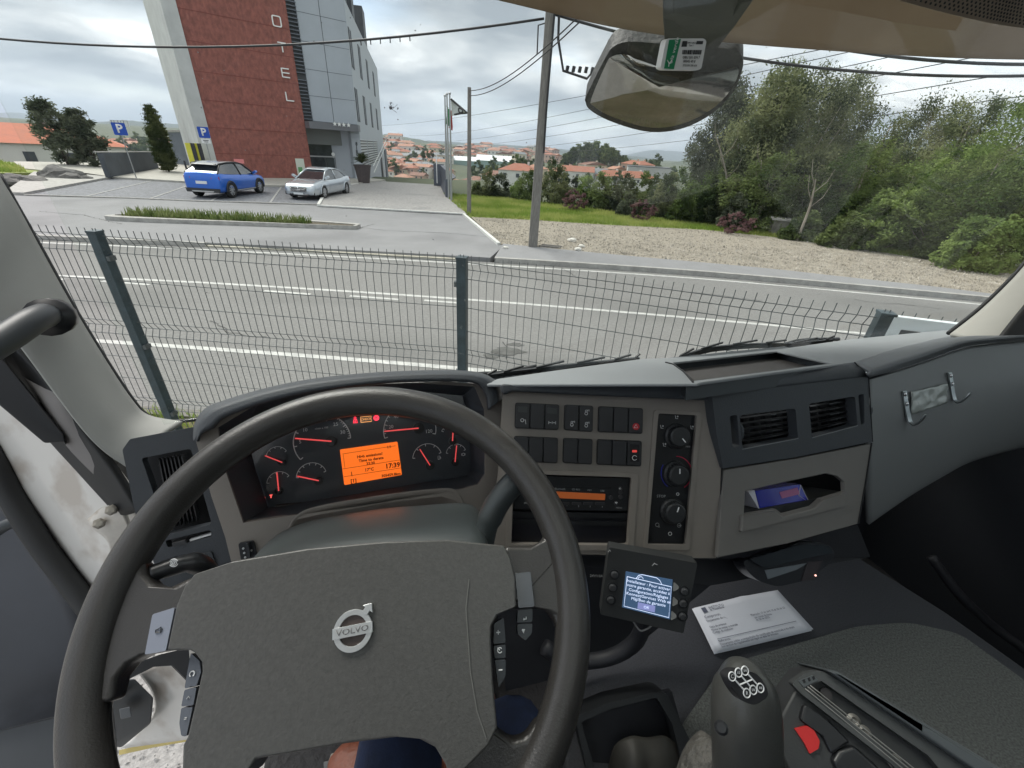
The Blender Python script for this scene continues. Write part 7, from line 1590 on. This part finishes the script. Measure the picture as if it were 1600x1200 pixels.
# gear lever
gl_=empty('gear_lever',P(1165,1250,.40),'rounded dark gear lever knob with a shift pattern on top','gear lever')
GA=spline([P(1168,1300,.46),P(1166,1200,.445),P(1166,1150,.435),P(1165,1110,.43),P(1164,1085,.430),P(1163,1066,.432),P(1162,1053,.436),P(1162,1046,.440),P(1162,1042,.443)],5); n=len(GA)
prof_=[.032,.033,.033,.0325,.031,.028,.022,.015,.003]; pr=[v.x for v in spline([Vector((a,0,0)) for a in prof_],5)]
MB().tube(GA,pr,28).build('knob',M('knob_leather',(.055,.056,.052),.38,var=.08,vs=8,bump=.15,bs=400),gl_,smooth=True)
Gp=Pl(1172,1075,.385,18,47)
cp=Gp.prism('pattern_plate',rnd([(1136,1056),(1146,1048),(1180,1050),(1196,1068),(1202,1088),(1180,1103),(1160,1096),(1145,1076)],8),-.010,.001,M('plate_black',(.03,.03,.032),.3),gl_,bevel=.004,seg=4)
gp2=[(1144,1057),(1154,1051),(1164,1048),(1167,1083),(1177,1078),(1188,1075)]
m=MB()
for x,y in gp2: u,v,mm=Gp.ax(x,y); m.tube([Gp.at(x,y,.0018)+(u*math.cos(a)+v*math.sin(a))*mm*5.2 for a in np.linspace(0,2*math.pi,15)],.0006,4)
for a,b in((0,3),(1,4),(2,5)): m.tube([Gp.at(*gp2[a],.0018).lerp(Gp.at(*gp2[b],.0018),.2),Gp.at(*gp2[a],.0018).lerp(Gp.at(*gp2[b],.0018),.8)],.0007,4)
q_=[((gp2[i][0]+gp2[i+3][0])/2,(gp2[i][1]+gp2[i+3][1])/2) for i in range(3)]; m.tube([Gp.at(*q_[0],.0018),Gp.at(*q_[2],.0018)],.0007,4); m.build('shift_pattern',ink,cp)
for tx,(x,y) in zip(('C','1/2','3/4','R','5/6','7/8'),gp2): Gp.text('lettering',tx,x,y,4.6 if len(tx)==1 else 3,ink,cp,.0,.0016)
MB().lathe([(.006,0),(.006,.012),(.004,.014)],P(1127,1137,.40),-ray(1127,1137),14).build('side_button',blkp,gl_,smooth=False)
bt_=MB().tube(spline([P(x,y,D) for x,y,D in((1122,1165,.50),(1108,1200,.49),(1100,1260,.48))],4),[.022,.024,.026,.028,.03,.032,.034,.036,.038][:9],14).build('lever_boot',M('boot_leather',(.10,.095,.085),.6,var=.3,vs=40,bump=.6,bs=90),gl_,smooth=True)
# console tray with cables
K=Pl(1330,1130,.47,-25,55); kt=empty('side_console',K.O,'black plastic seat-side console with thin cables, screws and a red tab','console')
kb=M('console_black',(.035,.037,.038),.5,var=.12,vs=8,bump=.15,bs=300)
K.prism('body',[(1240,1082),(1262,1052),(1282,1048),(1300,1055),(1480,1170),(1560,1240),(1250,1240),(1222,1180),(1216,1128)],-.08,-.014,kb,kt,bevel=.006,seg=3)
ch=[(1262,1072),(1284,1064),(1450,1180),(1500,1240),(1465,1240),(1410,1190)]
K.prism('rail',rnd([(1236,1067),(1262,1050),(1284,1048),(1296,1054),(1560,1225),(1580,1250),(1440,1250),(1395,1195),(1252,1084)],6),-.014,.0,M('console_rail',(.06,.064,.064),.5,bump=.15,bs=300),kt,holes=[ch],bevel=.003,seg=3)
K.prism('side_rail',[(1290,1046),(1312,1050),(1600,1222),(1600,1250),(1575,1240)],-.09,.012,M('console_edge',(.075,.085,.09),.5),kt,bevel=.004,seg=3)
for k,(a,b) in enumerate((((1258,1076),(1440,1225)),((1262,1073),(1446,1222)),((1266,1071),(1452,1220)))):
    pts=[K.at(a[0]+(b[0]-a[0])*s,a[1]+(b[1]-a[1])*s,.001+.001*math.sin(s*9+k)) for s in np.linspace(0,1,14)]; MB().tube(pts,.0007,5).build('thin_cable',M('cable_grey',(.22,.22,.21),.4),kt,smooth=True)
for x,y in((1333,1126),(1349,1144),(1397,1190)): MB().lathe([(.007,0),(.007,.002),(.004,.004),(.002,.0025)],K.at(x,y,-.01),K.n,18).build('screw',M('screw_steel',(.22,.21,.19),.5,metal=.6),kt,smooth=False)
MB().lathe([(.006,0),(.006,.002)],K.at(1290,1084,-.01),K.n,16).build('screw',M('screw_dark',(.06,.055,.055),.5,metal=.5),kt)
sk_=K.prism('socket_plate',[(1248,1064),(1270,1055),(1279,1062),(1256,1074)],-.001,.0015,M('console_edge',(.075,.085,.09)),kt)
for x in(1256,1264,1271): K.prism('socket_hole',[(x-2.5,1063-(x-1256)*.35),(x+1,1061-(x-1256)*.35),(x+3,1066-(x-1256)*.35),(x,1068-(x-1256)*.35)],.001,.002,blkm,sk_)
K.prism('red_tab',rnd([(1242,1139),(1262,1134),(1272,1141),(1281,1158),(1279,1170),(1265,1178),(1258,1163)],2),-.016,-.010,M('tab_red',(.55,.02,.02),.4,stain=((.05,.02,.02),90,.62,.8)),kt,bevel=.001)
K.prism('inner_block',[(1256,1100),(1300,1130),(1330,1160),(1300,1180),(1285,1150),(1250,1125)],-.03,-.008,blkp,kt,bevel=.003)
K.prism('inner_block',[(1310,1175),(1335,1165),(1375,1200),(1390,1240),(1330,1240),(1300,1190)],-.03,-.006,blkp,kt,bevel=.004)
# floor bin in front of the lever
Fb=Pl(985,1140,.62,0,50); fb=empty('floor_bin',Fb.O,'dark plastic bin on the floor between wheel and gear lever','bin')
Fb.prism('bin_rim',rnd([(898,1120),(950,1098),(1030,1080),(1042,1084),(1090,1180),(1110,1260),(930,1260)],6),-.05,0,M('bin_black',(.018,.02,.022),.5),fb,holes=[rnd([(908,1128),(955,1108),(1026,1090),(1050,1130),(1062,1175),(1070,1240),(940,1240)],4)],bevel=.003,seg=3)
Fb.prism('bin_floor',[(900,1110),(1050,1080),(1100,1260),(930,1260)],-.05,-.035,M('bin_inner',(.014,.015,.02),.6),fb)
loft('folded_bag',[[Fb.at(x,y,o_) for x,y,o_ in r_] for r_ in([(950,1200,-.03),(960,1165,.0),(985,1150,.012),(1010,1152,.008),(1040,1150,.0),(1065,1170,-.02)],[(955,1240,-.03),(968,1205,.012),(992,1185,.03),(1015,1190,.022),(1045,1185,.015),(1072,1200,-.02)],[(960,1290,-.03),(975,1260,.012),(998,1240,.03),(1020,1245,.022),(1050,1240,.015),(1080,1250,-.02)])],M('bag_brown',(.035,.033,.028),.6,var=.3,vs=20),fb,4,4,.004)
# driver: legs and shoes
pe=empty('person',TR(-.05,-.35,1.2),'driver in dark blue jeans and brown leather shoes, only legs in view','person')
def skin(name,chain,mat,par,sub=2):
    vs=[];es=[];rs=[];
    for c in chain:
        st0=len(vs)
        for k,(p,r_) in enumerate(c): vs.append(tuple(p)); rs.append(r_); 
        es+=[(st0+k,st0+k+1) for k in range(len(c)-1)]
    # merge first verts of the chains
    me=bpy.data.meshes.new(name); me.from_pydata(vs,es,[]); o=link(name,me,mat,par)
    bm=bmesh.new(); bm.from_mesh(me); bm.to_mesh(me); bm.free()
    o.modifiers.new('skin','SKIN'); sv=me.skin_vertices[0].data
    for i,r_ in enumerate(rs): sv[i].radius=(r_,r_); 
    sv[0].use_root=True
    s_=o.modifiers.new('sub','SUBSURF'); s_.levels=sub; s_.render_levels=sub; o.modifiers['skin'].use_smooth_shade=True
    return o
pelv=TR(-.08,-.42,1.62)
rk=P(800,1120,.66); ra2=P(770,1250,.97); lk=P(640,1030,.60); la2=P(668,1225,.93)
jm=M('jeans_blue',(.012,.022,.06),.85,var=.3,vs=30,bump=.4,bs=300,stain=((.06,.09,.16),20,.6,.3))
hipR=pelv+EX*.11; hipL=pelv-EX*.11
legs=[(pelv+Vector((0,0,.12)),.13),(pelv,.135)]
vsj=[pelv+Vector((0,0,.14)),pelv,hipR,hipR.lerp(rk,.5),rk,rk.lerp(ra2,.5),ra2,hipL,hipL.lerp(lk,.5),lk,lk.lerp(la2,.5),la2]; rj=[.13,.13,.10,.08,.055,.048,.04,.10,.075,.05,.042,.034]
me=bpy.data.meshes.new('jeans'); me.from_pydata([tuple(v) for v in vsj],[(0,1),(1,2),(2,3),(3,4),(4,5),(5,6),(1,7),(7,8),(8,9),(9,10),(10,11)],[]); jo=link('jeans',me,jm,pe)
jo.modifiers.new('skin','SKIN').use_smooth_shade=True
for i,r_ in enumerate(rj): me.skin_vertices[0].data[i].radius=(r_,r_)
me.skin_vertices[0].data[1].use_root=True
s_=jo.modifiers.new('sub','SUBSURF'); s_.levels=2; s_.render_levels=2
sh_m=M('shoe_brown',(.22,.075,.045),.5,var=.2,vs=25,bump=.2,bs=90)
for an,kn in((la2,0),(ra2,1)):
    base_=Vector((an.x,an.y,1.215)); toe=base_+EY*.16-Vector((0,0,.005))
    if kn==0: toe=P(583,1188,.90)
    d=(toe-base_); 
    rows=[]
    dn_=Vector((d.x,d.y,0)).normalized(); sd_=Vector((dn_.y,-dn_.x,0)); L_=.27; hb=base_-dn_*.05
    for s,wd,ht in((0,.03,.075),(.12,.037,.09),(.35,.038,.085),(.55,.042,.062),(.78,.046,.045),(.93,.036,.034),(1.0,.012,.02)):
        c=hb+dn_*L_*s; c.z=1.185; rows.append([c-sd_*wd,c-sd_*wd*.95+Vector((0,0,ht*.6)),c-sd_*wd*.5+Vector((0,0,ht*.95)),c+Vector((0,0,ht)),c+sd_*wd*.5+Vector((0,0,ht*.95)),c+sd_*wd*.95+Vector((0,0,ht*.6)),c+sd_*wd])
    so_=loft('shoe',rows,sh_m,pe,3,4,.004)
    hb=Vector((hb.x,hb.y,1.172)); m=MB(); m.prism([hb+dn_*L_*s+sd_*w_*1.05 for s,w_ in((0,-.03),(.35,-.038),(.78,-.046),(1.02,-.015),(1.02,.015),(.78,.046),(.35,.038),(0,.03))],(0,0,.018)); 
    o=m.build('sole',M('sole_pale',(.4,.38,.33),.7),so_); 
# pedals
pd=empty('pedal',P(520,1215,.95),'grey ribbed pedal beside the brown shoe','pedal')
MB().prism([P(x,y,D) for x,y,D in((505,1190,.93),(548,1183,.93),(556,1230,.90),(510,1235,.90))],ray(530,1200)*.015).build('pedal_pad',M('pedal_grey',(.12,.125,.125),.6),pd,bevel=.003)
MB().tube([P(530,1210,.945),P(535,1190,1.10)],.012,8).build('pedal_arm',blkp,pd)
# driver seat behind the lens, gives the cab its shadow

hz=MB().box((0,0,185),(17000,19000,430)).build('haze',None); hz.location.z=0
tag(hz,kind='stuff'); hz['label']='thin bluish haze over the valley and hills'; hz['category']='haze'
hmt=bpy.data.materials.new('haze_air'); hmt.use_nodes=True; nt=hmt.node_tree; nt.nodes.clear(); o_=nt.nodes.new('ShaderNodeOutputMaterial'); v_=nt.nodes.new('ShaderNodeVolumePrincipled'); v_.inputs['Color'].default_value=(.74,.85,1,1); v_.inputs['Density'].default_value=.00018; v_.inputs['Anisotropy'].default_value=.2; nt.links.new(v_.outputs[0],o_.inputs['Volume']); hz.data.materials.append(hmt)
# labels that repeat inside a group get their order from left to right
ordn=['first','second','third','fourth','fifth','sixth','seventh','eighth','ninth','tenth','eleventh','twelfth','thirteenth','fourteenth','fifteenth','sixteenth','seventeenth','eighteenth','nineteenth','twentieth']
def word(k):
    if k<20: return ordn[k]
    t_=['','','twenty','thirty','forty','fifty'][(k+1)//10]; r_=(k+1)%10
    return (t_+'-'+ordn[r_-1]) if r_ else t_[:-1]+'ieth'
by={}
for o in S.objects:
    if o.parent is None and 'label' in o and o.get('kind')!='structure': by.setdefault(o['label'],[]).append(o)
for lb,l in by.items():
    if len(l)<2 or lb.startswith('faint'): continue
    l.sort(key=lambda o:o.location.x/max(1,o.location.y))
    for k,o in enumerate(l): o['label']=lb+(', %s from the left'%word(k) if len(lb.split())<13 else ', %s from left'%word(k))
